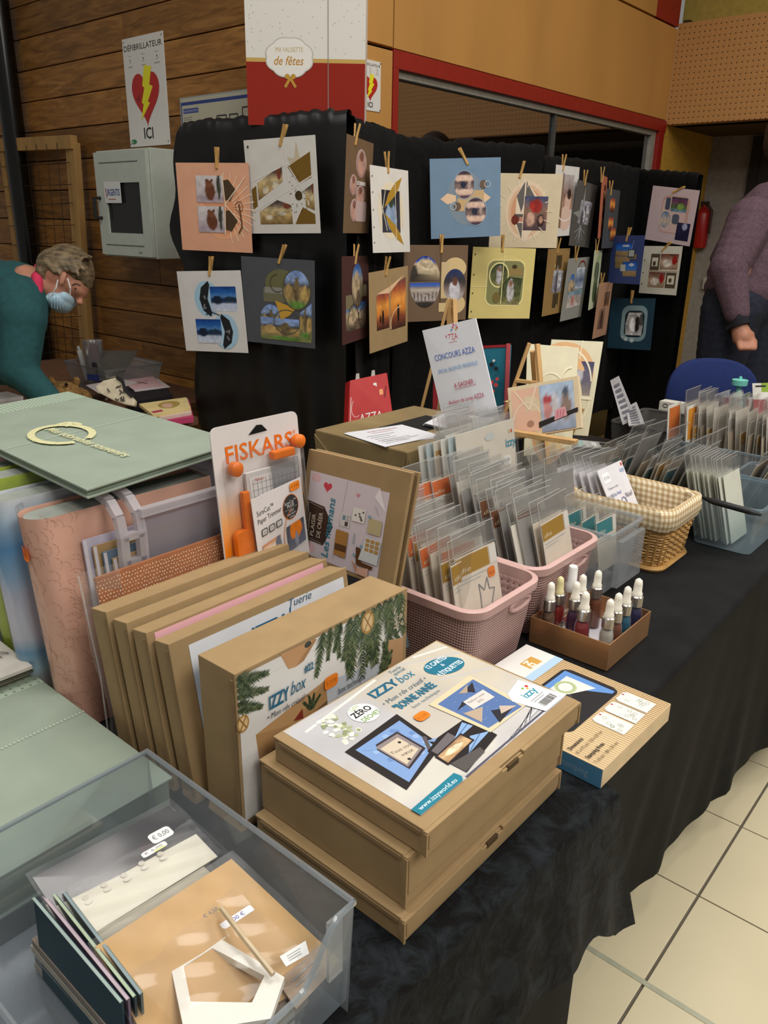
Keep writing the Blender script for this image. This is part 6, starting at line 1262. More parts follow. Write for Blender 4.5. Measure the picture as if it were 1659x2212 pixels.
slant('clear_packet', 'crumpled clear packet at the corner of the charcoal basket', [at(1352, 880, d=2.6), at(1374, 868, d=2.58), at(1392, 916, d=2.5), at(1358, 920, d=2.52)], .006, plain('#a9a8aa', .3), 'pack', art_pk)
def art_gb(p): p.arc(.3, .86, .12, .06, 0, 360, .03, '#3a3a3a'); p.arc(.72, .88, .11, .06, 0, 360, .03, '#3a3a3a')
slant('small_carton', 'small white carton with black rings behind the charcoal basket', (lambda a, b: [a, b, Vector((b.x, b.y, ZT)), Vector((a.x, a.y, ZT))])(at(1425, 866, d=2.95), at(1470, 873, d=2.9)), .05, plain('#c6c3b8', .6), 'box', art_gb)
# flat dark tray with a stamp packet
o = MB().prism([at(x, y, z=ZT) for x, y in ((1168, 975), (1235, 938), (1345, 962), (1362, 972), (1300, 1010))], (0, 0, .012)).build('black_tray', plain('#101012', .5), org=at(1260, 970, z=ZT)); tag(o, 'flat black tray on the table behind the easel', 'tray'); MB().prism([at(x, y, z=ZT+.012) for x, y in ((1180, 972), (1237, 944), (1335, 964), (1300, 995))], (0, 0, .0015)).build('inlay', plain('#1c1c20', .6), o)
q = [at(1226, 948, z=ZT+.016), at(1334, 958, z=ZT+.016), at(1342, 970, z=ZT+.016), at(1232, 964, z=ZT+.016)]
def art_tp(p): p.rect(.02, .05, .3, .95, '#9ab0a8'); p.rect(.62, .1, .9, .9, '#3a3836'); p.rect(.45, .2, .55, .8, '#e0e0e0')
slant('stamp_packet', 'silvery stamp packet lying on the flat black tray', q, .003, plain('#b9bab6', .35), 'pack', art_tp)

# ================================================================ TRIMMER, KRAFT FOLDER, BALLOT BOX, EASELS, BAGS
# paper trimmer in its blister card, standing against the album rack
TX = -.918
q = [at(452, 930, X=TX-.02), at(641, 894, X=TX-.02), None, None]
y0, y1 = q[0].y, q[1].y; zt_ = (q[0].z+q[1].z)/2+.004; zb_ = ZT
q = [Vector((TX-.02, y0, zt_)), Vector((TX-.02, y1, zt_)), Vector((TX+.015, y1+.005, zb_)), Vector((TX+.015, y0+.005, zb_))]
tw, th_ = y1-y0, (q[0]-q[3]).length
tt = thing('paper_trimmer_pack', 'white and orange blister pack with a paper trimmer behind the kraft boxes', 'pack', (TX, (y0+y1)/2, ZT))
F = on_quad(q, tw, th_)
out = rrect(0, 0, tw, th_, .012); MB().prism([F(x, y, 0) for x, y in out], F(0, 0, 0)-F(0, 0, .0022)).build('backing_card', plain('#d9d2cf', .4, .01), tt)
p = Pr(.0003)
def Yt(t): return th_-t
p.pic(.0015, .0015, tw-.0015, Yt(.10), PH([(0, '#e07a14'), (.7, '#ee861a'), (.85, '#f0b070'), (1, '#d9d2cf')], [], .0), 10, 20)
p.text('FISKARS', .024, Yt(.058), .026, '#e3701c', w=tw*.78, bold=.012, rot=.5); p.text('®', tw*.92, Yt(.036), .006, '#e3701c'); p.poly([(tw*.40, Yt(.022)), (tw*.62, Yt(.021)), (tw*.56, Yt(.010)), (tw*.50, Yt(.009))], '#141414')
p.build('print', F, tt, printed(.35))
def fbox(x0, y0, x1, y1, l0, l1, name, mat, parent, bevel=.001):
    m = MB(); vs = [F(x, y, l) for l in (l0, l1) for x, y in ((x0, y0), (x1, y0), (x1, y1), (x0, y1))]; m.add(vs, [(0, 3, 2, 1), (4, 5, 6, 7), (0, 1, 5, 4), (1, 2, 6, 5), (2, 3, 7, 6), (3, 0, 4, 7)]); return m.build(name, mat, parent, bevel=bevel)
orange = plain('#e0731c', .35, .03)
brd_ = fbox(.050, .01, tw-.012, Yt(.078), .004, .010, 'cutting_board', plain('#cfcac8', .45), tt)
pp = Pr(.0003); pp.rect(.056, .012, tw-.016, Yt(.086), '#dcd8d6')
vs, fs = [], []
for i in range(28):
    y = Yt(.098)-.0105*i; n = len(vs); vs += [(.060, y), (tw-.02, y), (tw-.02, y+.0007), (.060, y+.0007)]; fs.append((n, n+1, n+2, n+3))
for i in range(13):
    x = .062+.0088*i; n = len(vs); vs += [(x, .02), (x+.0007, .02), (x+.0007, Yt(.09)), (x, Yt(.09))]; fs.append((n, n+1, n+2, n+3))
pp._put(vs, fs, [C('#8f8c8c')]*len(vs)); pp.text('Fiskars', .066, Yt(.094), .005, '#c06048', shear=.2); pp.build('ruler_print', lambda x, y, l: F(x, y, .0102+l), brd_)
fbox(.038, .0, .052, Yt(.105), .004, .014, 'orange_arm', orange, tt, .003)
MB().prism([F(x, y, .004) for x, y in rrect(.016, 0, .050, Yt(.165), .012)], F(0, 0, .016)-F(0, 0, .004)).build('orange_handle', orange, tt)
m = MB(); m.lathe([(.009, 0), (.0115, .004), (.0115, .014), (.006, .018)], (0, 0, 0), 18); o = m.build('orange_knob', orange, tt, org=(0, 0, 0), smooth=True)
o.location = F(.030, Yt(.066), .004)-ORG[tt.name]; o.rotation_euler = (0, radians(86), 0); ORG[o.name] = F(.030, Yt(.066), .004)
o2 = o.copy(); COL.objects.link(o2); o2.parent = tt; o2.location = F(tw-.014, Yt(.047), .004)-ORG[tt.name]
fbox(tw*.58, Yt(.067), tw*.84, Yt(.053), .006, .020, 'orange_grip', orange, tt, .003)
fbox(tw*.57, Yt(.16), tw*.88, Yt(.07), .011, .018, 'clear_slider', clear('#eef0f2', .08, .5, .05), tt, .002)
m = MB(); bp = rrect(.014, .004, tw-.006, Yt(.046), .016); bi = rrect(.020, .008, tw-.012, Yt(.050), .012); m.loft([[F(x, y, .001) for x, y in bp], [F(x, y, .022) for x, y in bi]], caps=False); n_ = len(bi); m.add([F(x, y, .0225) for x, y in bi], [tuple(range(n_))]); m.build('blister', clear('#ffffff', .02, .5, .06), tt, smooth=True)
ic = [F(.044, Yt(.117), .0235), F(tw-.026, Yt(.104), .0235), F(tw-.020, Yt(.238), .0235), F(.050, Yt(.275), .0235)]
icd = MB().slab(ic, .001).build('info_card', plain('#d8d2d0', .4, .01), tt)
p = Pr(.00015); W_, H_ = .11, .14
p.text('SureCut™', .008, .112, .008, '#3a3a3e', w=.036, rot=2); p.text('Paper Trimmer', .008, .100, .008, '#3a3a3e', w=.052, rot=2); p.ell(.080, .100, .018, .021, '#e07a2c'); p.ell(.080, .100, .017, .020, '#3a3837'); p.text('SureCut™', .080, .106, .005, '#d6d4d2', w=.026, al='C'); p.text('PLUS', .080, .100, .005, '#d6d4d2', al='C', bold=.02); p.line([(.066, .097), (.094, .098)], .0006, '#b0aeac'); p.text('Solid', .080, .092, .004, '#d6d4d2', al='C'); p.text('Stainless-', .080, .087, .004, '#d6d4d2', al='C'); p.text('steel', .080, .082, .004, '#d6d4d2', al='C')
for i, tx in enumerate(('A4', 'A5', '12')): p.rr(.012+.016*i, .080, .025+.016*i, .091, .002, '#5d5b5a'); p.rr(.014+.016*i, .082, .023+.016*i, .089, .001, '#cfcbc9'); p.text(tx, .0185+.016*i, .0835, .004, '#4a4846', al='C')
p.pic(.010, .02, .050, .068, PH([(0, '#cfc8b6'), (.8, '#d6cfbf'), (1, '#c9783a')], [(.85, .5, .2, .6, '#6a6e80')], .1, 3)); p.pic(.064, .030, .104, .072, PH([(0, '#6a6e7c'), (.5, '#5a5e6c'), (1, '#4a4c58')], [(.5, .72, .35, .4, '#e07c20'), (.5, .3, .1, .3, '#8a8d98')], .1, 4)); p.arc(.092, .05, .035, .05, 110, 200, .0012, '#e07a2c')
p.rr(.082, .124, .104, .138, .004, '#e8831c'); p.text('€ 24,90', .085, .129, .005, '#a24e08', w=.016); p.build('info_print', on_quad(ic, W_, H_), icd)

# kraft folder box "les mamans", propped askew behind the standing boxes
A_, B_, C_ = at(667, 970, Y=.880), at(890, 1022, Y=.885), at(848, 1266, Y=.862)
D_ = A_+(C_-B_)*1.02; k_ = (C_.z-ZT-.004)/(B_.z-C_.z)+1
C2 = B_+(C_-B_)*1.04; D_ = A_+(C_-B_)*1.04; q = [A_, B_, C2, D_]
mo = thing('kraft_folder', 'kraft card box with a lilac kit label, propped askew beside the trimmer', 'box', (D_+C2)/2)
fpn = MB().slab(q, .008).build('front_panel', kraft, mo, bevel=.001)
off_ = (Vector(q[1])-Vector(q[0])).cross(Vector(q[3])-Vector(q[0])).normalized()*.012
MB().slab([Vector(v)+off_+(B_-A_)*.02 for v in q], .006).build('back_panel', kraft, mo, bevel=.001)
p = Pr(.0002)
p.pic(.10, .06, .84, .80, PH([(0, '#c9bfc8'), (1, '#d0c6cd')], [(.1, .1, .3, .3, '#d8b4b4')], .03)); p.poly([(.052, .82), (.748, .817), (.836, .626), (.853, .027), (.11, .062), (.07, .336)], '#cdc3ca'); p.ell(.14, .13, .06, .05, '#d4b2b4'); p.ell(.12, .77, .05, .04, '#d4b2b4')
p.line([(.44, .81), (.40, .10)], .004, '#a59ca4'); heart(p, .249, .715, .045, '#c23c4c'); heart(p, .557, .712, .02, '#c88a94')
p.poly([(.748, .817), (.836, .626), (.71, .734)], '#e6dee2')
p.poly([(.06, .555), (.245, .533), (.356, .376), (.281, .187), (.075, .20)], '#3a281f'); p.line([(.085, .22), (.075, .54), (.24, .515)], .005, '#a5947e'); p.line([(.26, .20), (.085, .22)], .004, '#a5947e')
p.text('Ma pochette', .115, .25, .022, '#cdbfae', rot=90, w=.20, shear=.2); p.text('PLAISIR', .170, .245, .040, '#d8cdbc', rot=90, w=.20); p.text('DE CRÉER', .240, .245, .040, '#d8cdbc', rot=90, w=.23)
p.text('Les mamans', .345, .09, .068, '#2d7d94', rot=90, w=.54, shear=.2, bold=.012)
p.poly([(.417, .529), (.513, .526), (.521, .409), (.425, .411)], '#c8c6c6'); p.rect(.47, .42, .50, .46, '#4a3a34'); p.rect(.44, .47, .47, .51, '#6a8a94'); p.lines(.48, .51, .03, 4, .012, '#8a8a8a', .004)
p.rr(.532, .485, .655, .606, .012, '#dbd8d2')
for i in range(8): p.ell(.555+.08*hsh(i, 1), .505+.08*hsh(i, 4), .009, .009, '#5a5a58', 10)
p.rr(.695, .42, .82, .548, .01, '#b7ab84'); p.poly([(.398, .373), (.521, .371), (.523, .139), (.406, .148)], '#a5763e'); p.rect(.405, .19, .522, .25, '#5a3c20'); p.text('atelier', .59, .29, .022, '#4f8296', rot=90, w=.10)
p.poly([(.614, .274), (.66, .27), (.68, .155), (.80, .145), (.789, .115), (.639, .12)], '#5a3a22'); p.poly([(.693, .387), (.839, .378), (.835, .166), (.653, .171)], '#ccd0d2')
for i in range(3):
    for j in range(3): p.rect(.70+.046*i, .262+.040*j, .736+.046*i, .292+.040*j, '#b08a4e')
p.poly([(.589, .149), (.655, .10), (.762, .118), (.765, .036), (.656, .046)], '#d2a894'); p.poly([(.589, .149), (.655, .10), (.656, .046)], '#b58468')
for x, y in ((.61, .20), (.665, .29), (.70, .56)): p.ell(x, y, .014, .014, '#7aa0ae')
p.text('Ouvrir', .73, .66, .022, '#9a98a6', rot=-62)
p.build('printed_label', on_quad(q, 1, 1), fpn, printed(.4))

# gold wrapped ballot box with papers
gx0, gx1, gy0, gy1, gz = -1.345, -1.055, 1.315, 1.70, .978
gb_ = thing('ballot_box', 'gold wrapped carton with a slot in its top beside the kraft folder', 'box', ((gx0+gx1)/2, (gy0+gy1)/2, ZT))
gold = plain('#94805a', .40, .12, 6, .12, metal=.2)
MB().box((gx0, gy0, ZT), (gx1, gy1, gz)).build('carton', gold, gb_, bevel=.004)
MB().box((gx0+.10, gy0+.12, gz-.002), (gx1-.085, gy0+.31, gz+.0008)).build('slot', plain('#0c0b0a', .9), gb_)
for a, b, c in (((gx0+.03, gy0-.001, ZT+.02), (gx0+.14, gy0-.001, gz-.12), (gx0+.002, gy0-.001, gz-.01)), ((gx1-.02, gy0-.0015, ZT+.02), (gx0+.15, gy0-.0015, gz-.12), (gx1-.004, gy0-.0015, gz-.008))): MB().prism([a, b, c], (0, -.003, 0)).build('wrap_fold', gold, gb_)
MB().prism([(gx1+.0005, gy0+.004, gz-.02), (gx1+.0005, gy0+.10, gz-.13), (gx1+.0005, gy0+.004, ZT+.03)], (.002, 0, 0)).build('wrap_fold', gold, gb_)
def pap(name, label, px, z, col, art, group=None):
    q = [at(x, y, z=z) for x, y in px]; o = MB().slab(q, .0012).build(name, plain(col, .6, .01)); tag(o, label, 'paper', group); p = Pr(.0002); art(p); p.build('print', on_quad(q), o); return o
def a_f1(p): p.text('BULLETIN DE PARTICIPATION', .3, .82, .05, '#b0605a', w=.5); p.lines(.3, .74, .45, 1, .05, '#c08a84', .012); p.lines(.12, .6, .5, 3, .1, '#8a8a90', .012); p.lines(.1, .3, .7, 3, .09, '#8a8a90', .012)
pap('entry_form', 'white contest entry sheet lying at an angle on the gold box', [(742, 936), (868, 917), (951, 940), (832, 965)], gz+.003, '#cfcfd4', a_f1)
pap('entry_form', 'second contest entry sheet just under the slanting one', [(748, 934), (872, 919), (940, 946), (826, 960)], gz+.0015, '#c6c6cc', a_f1)
def a_f2(p): p.lines(.2, .85, .3, 3, .08, '#b0605a', .014); p.lines(.3, .55, .5, 5, .1, '#7a7a80', .012); p.lines(.6, .8, .3, 3, .07, '#8a8a90', .012)
for k in range(5): pap('entry_form', 'blank contest entry form, %s in the pile beside the poster' % ('bottom sheet', 'second sheet', 'third sheet', 'fourth sheet', 'top sheet')[k], [(913+k, 918-k), (962, 891), (1074-k, 904), (1018+k, 938)], gz+.002+.0022*k, '#cfcfd4', a_f2, 'entry forms piled on the gold box')

pine = plain('#c79f68', .55, .08, 30, stretch=(1, 1, .2))
def easel(label, top, spread, back, zfoot=ZT, ledge=None, lw=.2):
    """little wooden tripod easel: apex at top"""
    e = thing('easel', label, 'easel', (top.x, top.y, zfoot)); sx = spread
    for s in (-1, 1): MB().bar(top+sx*.05*s, Vector((top.x, top.y, zfoot))+sx*s*.5-back*.35, .013, .009).build('front_leg', pine, e, bevel=.001)
    MB().bar(top+Vector((0, 0, -.02)), Vector((top.x, top.y, zfoot))+back, .013, .009).build('rear_leg', pine, e, bevel=.001)
    MB().bar(top+Vector((0, 0, -.10))-sx*.16-back*.10, top+Vector((0, 0, -.10))+sx*.16-back*.10, .012, .009).build('cross_bar', pine, e, bevel=.001)
    if ledge is not None: MB().bar(ledge-sx.normalized()*lw/2, ledge+sx.normalized()*lw/2, .022, .012).build('ledge', pine, e, bevel=.001)
    return e
# contest poster
q = [at(912, 714, d=2.25), at(1027, 687, d=2.12), at(1080, 916, d=2.06), at(966, 944, d=2.19)]
sp_ = (q[1]-q[0]).normalized(); bk_ = Vector((sp_.y*-1, sp_.x, 0)).normalized()
po = MB().slab(q, .004).build('contest_poster', plain('#d6d7dc', .45, .01), org=(q[2]+q[3])/2); tag(po, 'white contest poster in blue and red lettering on a wooden easel', 'poster')
p = Pr(.0003); W_, H_ = .21, .297
p.text('AZZA', .105, .252, .018, '#c0303c', w=.05, al='C', shear=.1); p.text('scrapbooking', .108, .245, .004, '#c05058', al='C')
for i, (x, y, c) in enumerate(((.118, .283, '#c0303c'), (.128, .277, '#d8a03a'), (.123, .290, '#c0303c'), (.132, .287, '#e08a8a'), (.112, .277, '#4a8ab0'), (.135, .280, '#c0303c'))): p.rect(x, y, x+.005, y+.005, c)
p.text('CONCOURS AZZA', .105, .205, .0165, '#4a68b8', w=.158, al='C'); p.text('SPECIAL SALON DE VENDEVILLE', .105, .170, .0105, '#6fa0d4', w=.155, al='C'); p.text('A GAGNER :', .118, .122, .013, '#b83a50', w=.083, al='C'); p.line([(.077, .118), (.160, .118)], .0012, '#b83a50'); p.text('Ateliers de scrap AZZA', .110, .080, .0125, '#b83a50', w=.140, al='C'); p.text('et tampons', .115, .044, .012, '#b83a50', w=.072, al='C')
p.pic(.135, .0, .21, .05, PH([(0, '#b9bfd4'), (1, '#d6d7dc')], [], .03)); p.build('print', on_quad(q, W_, H_), po, printed(.45))
tp = at(976, 645, d=2.30); e_ = easel('wooden easel holding up the contest poster', tp, Vector((sp_.x, sp_.y, 0)).normalized()*.20, bk_*.16)
MB().bar(tp+Vector((-.006, 0, .0)), tp+Vector((.004, 0, -.40)), .014, .008).build('centre_post', pine, e_)
# ring-bound mini album on the second easel
q = [at(1096, 838, d=2.06), at(1249, 811, d=1.95), at(1257, 924, d=1.93), at(1105, 950, d=2.04)]
sp2 = (q[1]-q[0]).normalized(); bk2 = Vector((-sp2.y, sp2.x, 0)).normalized()
al = thing('ring_album', 'small ring-bound landscape album with a family photo on an easel', 'album', (q[2]+q[3])/2)
MB().slab(q, .010).build('cover', plain('#d8c3a0', .6, .02), al, bevel=.001)
p = Pr(.0003)
p.poly([(.05, .08), (.44, .08), (.44, .92), (.05, .92)], '#e0b49a'); p.arc(.26, .3, .2, .35, 20, 170, .02, '#ead6bc'); p.line([(.1, .9), (.3, .5), (.42, .95)], .02, '#ead6bc'); p.ell(.3, .24, .05, .06, '#a88068')
p.pic(.46, .03, .93, .93, PH([(0, '#8c97ab'), (.4, '#b3b9c6'), (1, '#a9bcd2')], [(.2, .45, .12, .2, '#c98a84'), (.2, .68, .14, .1, '#b04a4c'), (.45, .5, .1, .3, '#c9c4c8'), (.75, .5, .14, .3, '#8f7a70'), (.75, .8, .08, .1, '#55606f')], .2, 5), 16, 14)
p.poly([(.42, .24), (.97, .40), (.97, .32), (.42, .13)], '#2e2826'); p.poly([(.64, .22), (.82, .28), (.80, .46), (.66, .42)], '#d49aa0')
for i in range(3): p.line([(.68+.04*i, .26), (.70+.04*i, .40)], .01, '#c05a66')
p.build('print', on_quad(q), al, printed(.3))
for k in (.25, .62):
    c_ = q[0].lerp(q[3], k); MB().tube([c_+sp2*(.008*cos(a)-.004)+bk2*(.010*sin(a)) for a in [2*pi*i/16 for i in range(16)]], .0012, 5, closed=True).build('ring', plain('#b9a878', .3, metal=.8), al)
tp = at(1152, 742, d=2.10); lg = (q[2]+q[3])/2-bk2*.012+Vector((0, 0, -.006)); easel('wooden easel carrying the small ring-bound album', tp, Vector((sp2.x, sp2.y, 0)).normalized()*.22, bk2*.16, ZT, lg, .17)
# two tall cream album pages standing behind
def tall(label, q, art):
    t = thing('concertina_album', label, 'album', (Vector(q[2])+Vector(q[3]))/2); MB().slab(q, .004).build('front_page', plain('#d9d2b4', .6, .02), t, bevel=.001); p = Pr(.0003); art(p); p.build('artwork', on_quad(q), t)
    e = (q[0]-q[3]); n = (q[1]-q[0]).cross(q[3]-q[0]).normalized(); s = (q[1]-q[0])
    MB().slab([q[0]+s*.02+n*.004, q[0]-s*.05+n*.10, q[3]-s*.05+n*.10, q[3]+s*.02+n*.004], -.003).build('back_page', plain('#b9b297', .6, .02), t); return t
def at1(p): p.ell(.55, .30, .42, .40, '#d9a878'); p.ell(.55, .30, .36, .36, '#cdb88c'); p.ell(.40, .42, .32, .26, '#a08a5a'); p.lines(.2, .55, .4, 5, .05, '#d6cdb0', .016); p.arc(.5, .3, .42, .44, 20, 160, .02, '#ece4c8'); p.arc(.9, .4, .3, .4, 90, 220, .02, '#ece4c8'); p.poly([(.6, .2), (.95, .2), (.95, .5)], '#9a7c42')
def at2(p): p.ell(.3, .64, .62, .34, '#dcae7c'); p.pic(.2, .42, .9, .78, PH([(0, '#8a8078'), (.4, '#6a6474'), (1, '#3a3a5c')], [(.55, .6, .2, .3, '#b8b4bc')], .25, 4)); p.poly([(.2, .30), (.85, .28), (.7, .0), (.3, 0)], '#a58450'); p.arc(.3, .5, .6, .42, 10, 100, .025, '#ece4c8'); p.arc(.3, .4, .62, .42, -80, 0, .025, '#ece4c8'); p.line([(.6, .8), (.62, 1)], .02, '#ece4c8'); p.line([(.1, .4), (.95, .39)], .03, '#ece4c8'); p.line([(.2, .0), (.6, .36)], .02, '#ece4c8')
tall('tall cream concertina album page right behind the small easel', [at(1139, 742, d=2.22), at(1250, 751, d=2.16), at(1234, 975, d=2.10), at(1131, 985, d=2.16)], at1)
tall('farther tall cream album page with a blue-grey photo', [at(1191, 733, d=2.32), at(1303, 738, d=2.26), at(1270, 942, d=2.24), at(1168, 935, d=2.3)], at2)
# paper bags on the floor side against the screen
def bag(name, label, px, d, th, col, art, handles, edge=None, down=False):
    q = [at(x, y, d=dd) for (x, y), dd in zip(px, d)]; t = thing(name, label, 'bag', (q[2]+q[3])/2); qb = list(q)
    if down: qb[2] = Vector((q[2].x, q[2].y, ZT)); qb[3] = Vector((q[3].x, q[3].y, ZT)); t.location.z = ZT; ORG[t.name].z = ZT
    MB().slab(qb, th).build('body', plain(col, .5, .03), t, bevel=.002)
    p = Pr(.0002); art(p); p.build('print', on_quad(q), t)
    for hx in handles: MB().prism([q[0].lerp(q[1], hx-.06)+Vector((0, 0, -.01)), q[0].lerp(q[1], hx-.04)+Vector((0, 0, .02)), q[0].lerp(q[1], hx+.04)+Vector((0, 0, .02)), q[0].lerp(q[1], hx+.06)+Vector((0, 0, -.01))], FW*.004).build('handle', plain('#cfc9c2', .5), t)
    if edge: MB().bar(q[1], q[2], .012, .02).build('gusset', plain(edge, .5), t)
    return t
def ab1(p):
    p.line([(.04, .62), (.30, .76), (.32, .10), (.04, .02)], .02, '#d6b4b0', True); p.arc(.18, .4, .12, .2, 0, 360, .014, '#d6b4b0')
    for x, y, c in ((.50, .58, '#8aa83a'), (.60, .72, '#e0dcd6'), (.63, .52, '#e0dcd6'), (.74, .56, '#e6a06a'), (.56, .36, '#2f86b0')): p.rr(x, y, x+.09, y+.12, .02, c)
    p.text('AZZA', .24, .05, .19, '#e6e0dc', w=.52); p.line([(.86, .5), (.92, .72)], .03, '#6a1414')
bag('red_gift_bag', 'red paper gift bag lettered in white behind the gold box', [(756, 822), (836, 805), (850, 905), (752, 925)], (2.90, 2.98, 2.96, 2.88), .04, '#b3201f', ab1, (.2, .62))
def ab2(p):
    p.rect(.0, .0, .03, 1, '#8e1c24'); p.rect(0, .965, 1, 1, '#8e1c24')
    for x, y, r, c in ((.55, .74, .05, '#18202a'), (.68, .68, .05, '#18202a'), (.62, .79, .03, '#d8d2cc'), (.55, .5, .05, '#cc4a50'), (.68, .46, .05, '#cc4a50'), (.60, .38, .04, '#cc4a50'), (.72, .54, .04, '#cc4a50')): p.ell(x, y, r*1.3, r*.6, c, 12)
    p.rect(.25, .74, .40, .84, '#cc2a30')
bag('teal_gift_bag', 'teal and red paper bag behind the contest poster', [(1018, 748), (1098, 744), (1092, 905), (1030, 910)], (2.38, 2.30, 2.28, 2.36), .02, '#1d6f86', ab2, (), '#8e1c24', True)
o = MB().slab([at(936, 822, d=2.42), at(965, 838, d=2.36), at(968, 905, d=2.34), at(934, 900, d=2.40)], .05).build('kraft_parcel', kraft); tag(o, 'plain kraft parcel peeping out beside the contest poster', 'box'); MB().slab([at(936, 822, d=2.415), at(945, 827, d=2.40), at(946, 902, d=2.38), at(934, 900, d=2.395)], .001).build('red_edge', plain('#8e1c24', .6), o)

# ================================================================ ALBUMS AND RACK ON THE LEFT
sage = plain('#8f9b8c', .5, .03, 15); sage_d = '#a9b8a4'
def album(label, corners, z, th, art, w_, h_):
    """flat board album seen from above: corners TL TR BR BL of its face on height z"""
    q = [Vector((x, y, z)) for x, y in corners]; t = thing('sage_album', label, 'album', (sum(c[0] for c in corners)/4, sum(c[1] for c in corners)/4, z-th))
    MB().slab(q, .003).build('cover', sage, t, bevel=.0008); MB().slab([v.lerp(sum(q, Vector())/4, .02)-Vector((0, 0, .0035)) for v in q], max(.002, th-.007)).build('pages', plain('#7f8d7d', .7), t); MB().slab([v-Vector((0, 0, th-.003)) for v in q], .003).build('back_cover', sage, t, bevel=.0008)
    p = Pr(.0002); art(p, w_, h_); p.build('foil_print', on_quad(q, w_, h_), t, printed(.4)); return t
def a_album(p, w_, h_):
    # u runs along +y (to the upper right in the photo), v towards the wall
    p.rect(0, h_-.075, w_, h_, '#a3b3a0')
    for i in range(30):
        for j in range(6): p.rect(.006+w_*i/30, h_-.070+.011*j, .009+w_*i/30, h_-.067+.011*j, '#8ea08c')
    for i in range(70): p.rect(.002+w_*i/70, h_*.47, .004+w_*i/70, h_*.47+.002, '#c5cfbf')
    cx_, cy_ = w_*.37, h_*.48
    p.arc(cx_, cy_, .052, .064, -70, 258, .014, '#d6d3a4', 40); 
    for i in range(16): a = radians(-60+20*i); p.ell(cx_+.054*cos(a), cy_+.066*sin(a), .006, .005, '#d6d3a4', 8)
    for dx, dy, r in ((.042, .045, 40), (.056, .040, 100), (.040, .06, -10)): p.ell(cx_+dx, cy_+dy, .016, .006, '#d6d3a4', 10, r)
    p.text('Mes adorables souvenirs', cx_-.008, cy_+.05, .019, '#d6d3a4', rot=-88, w=.25, shear=.35, bold=.012)
z_ = 1.10
na, nb = at(187, 1058, z=z_), at(520, 953, z=z_); fc = at(213, 846, z=z_)
dv = (nb-na); du = Vector((-1, .045, 0))*abs(fc.x-na.x)*.99
cor = [na+du, nb+du+Vector((0, -.02, 0)), nb, na]
ym_ = na
album('sage green album with a cream foil wreath lying across the clear rack', [(c.x, c.y) for c in cor], z_, .014, a_album, dv.length, du.length)
lo = [(-1.10, .02), (-1.09, .452), (-.722, .452), (-.722, .02)]
def a_album2(p, w_, h_):
    p.rect(0, h_-.045, w_, h_, '#a3b3a0')
    for i in range(36):
        for j in range(4): p.rect(.004+w_*i/36, h_-.042+.011*j, .007+w_*i/36, h_-.039+.011*j, '#8ea08c')
    for i in range(80): p.rect(.002+w_*i/80, h_*.56, .004+w_*i/80, h_*.56+.002, '#c5cfbf')
    p.ell(w_*.42, h_*.14, .012, .016, '#d6d3a4')
album('second sage green album lying flat on the table behind the clear bin', lo, T+.058, .054, a_album2, .432, .37)
bq = [(-1.40, .06, .822), (-1.38, .452, .822), (-1.062, .446, .822), (-1.072, .06, .822)]
o = MB().slab(bq, .006).build('sketch_book', plain('#c9c4ba', .6), bevel=.001); tag(o, 'white book with black line sketches at the left edge', 'book')
p = Pr(.0002)
for i in range(40): x, y = .3+.65*hsh(i, 1), .02+.9*hsh(i, 3); p.line([(x, y), (x+.05*(hsh(i, 5)-.5), y+.04), (x+.06*(hsh(i, 6)), y+.02), (x+.08*hsh(i, 7), y+.06)], .005, '#6a6664')
p.build('print', on_quad(bq), o)
for k in range(2): MB().slab([(x-.006*k, y-.006*k, z-.0075-.005*k) for x, y, z in bq], .004).build('page_block', plain(('#4a4a40', '#b9a894')[k], .7), o)
o = MB().box((-1.42, .04, ZT), (-1.115, .42, .8045)).build('paper_pile', plain('#6f7a70', .7), bevel=.002); tag(o, 'pile of dull green paper under the sketch book', 'pile'); MB().box((-1.114, .06, ZT+.02), (-1.1135, .40, ZT+.022)).build('sheet_line', plain('#3a423c', .8), o)
# album row: spines towards us
def standing(label, x, y0, th, L, h, col, fn=None, z0=ZT, rough=.35, lean=8):
    t = thing('shrink_wrapped_album', label, 'album', (x, y0+L/2, z0), 'albums standing in the clear rack'); n = 10
    prof = [(-th/2, L)]+[(-th/2, th*.5)]+[(-th/2*cos(pi*i/n), th*.5-th*.5*sin(pi*i/n)) for i in range(1, n)]+[(th/2, th*.5), (th/2, L)]
    s_ = math.tan(radians(lean)); pts0 = [(x+a, y0+b, z0) for a, b in prof]; pts1 = [(x+a-s_*h, y0+b, z0+h) for a, b in prof]
    m = MB(); k = 14; rings = [[Vector(p).lerp(Vector(q), i/k) for p, q in zip(pts0, pts1)] for i in range(k+1)]; m.loft(rings, caps=False); o = m.build('cover', plain(col, rough, .02) if not fn else printed(.35, .3), t, smooth=True)
    if fn:
        ca = o.data.color_attributes.new('Col', 'FLOAT_COLOR', 'POINT'); nn_ = len(prof)
        ca.data.foreach_set('color', [c for i in range(len(rings)) for j in range(nn_) for c in (*fn(j/nn_, i/k), 1)])
    ins = [(x+a*.8-s_*h, y0+b*.98+.006, z0+h-.004) for a, b in prof]; MB().add(ins, [tuple(range(len(ins)))]).build('page_block', plain('#8a9088', .8), t)
    m = MB(); m.loft([[Vector(p)*1.0+Vector(((p[0]-x)*.06, -.002, 0)) for p in pts0], [Vector(p)+Vector(((a)*.06, -.002, .010)) for p, (a, b) in zip(pts1, prof)]], caps=False); m.build('shrink_wrap', clear('#ffffff', .015, .5, .08), t, smooth=True); return t, o
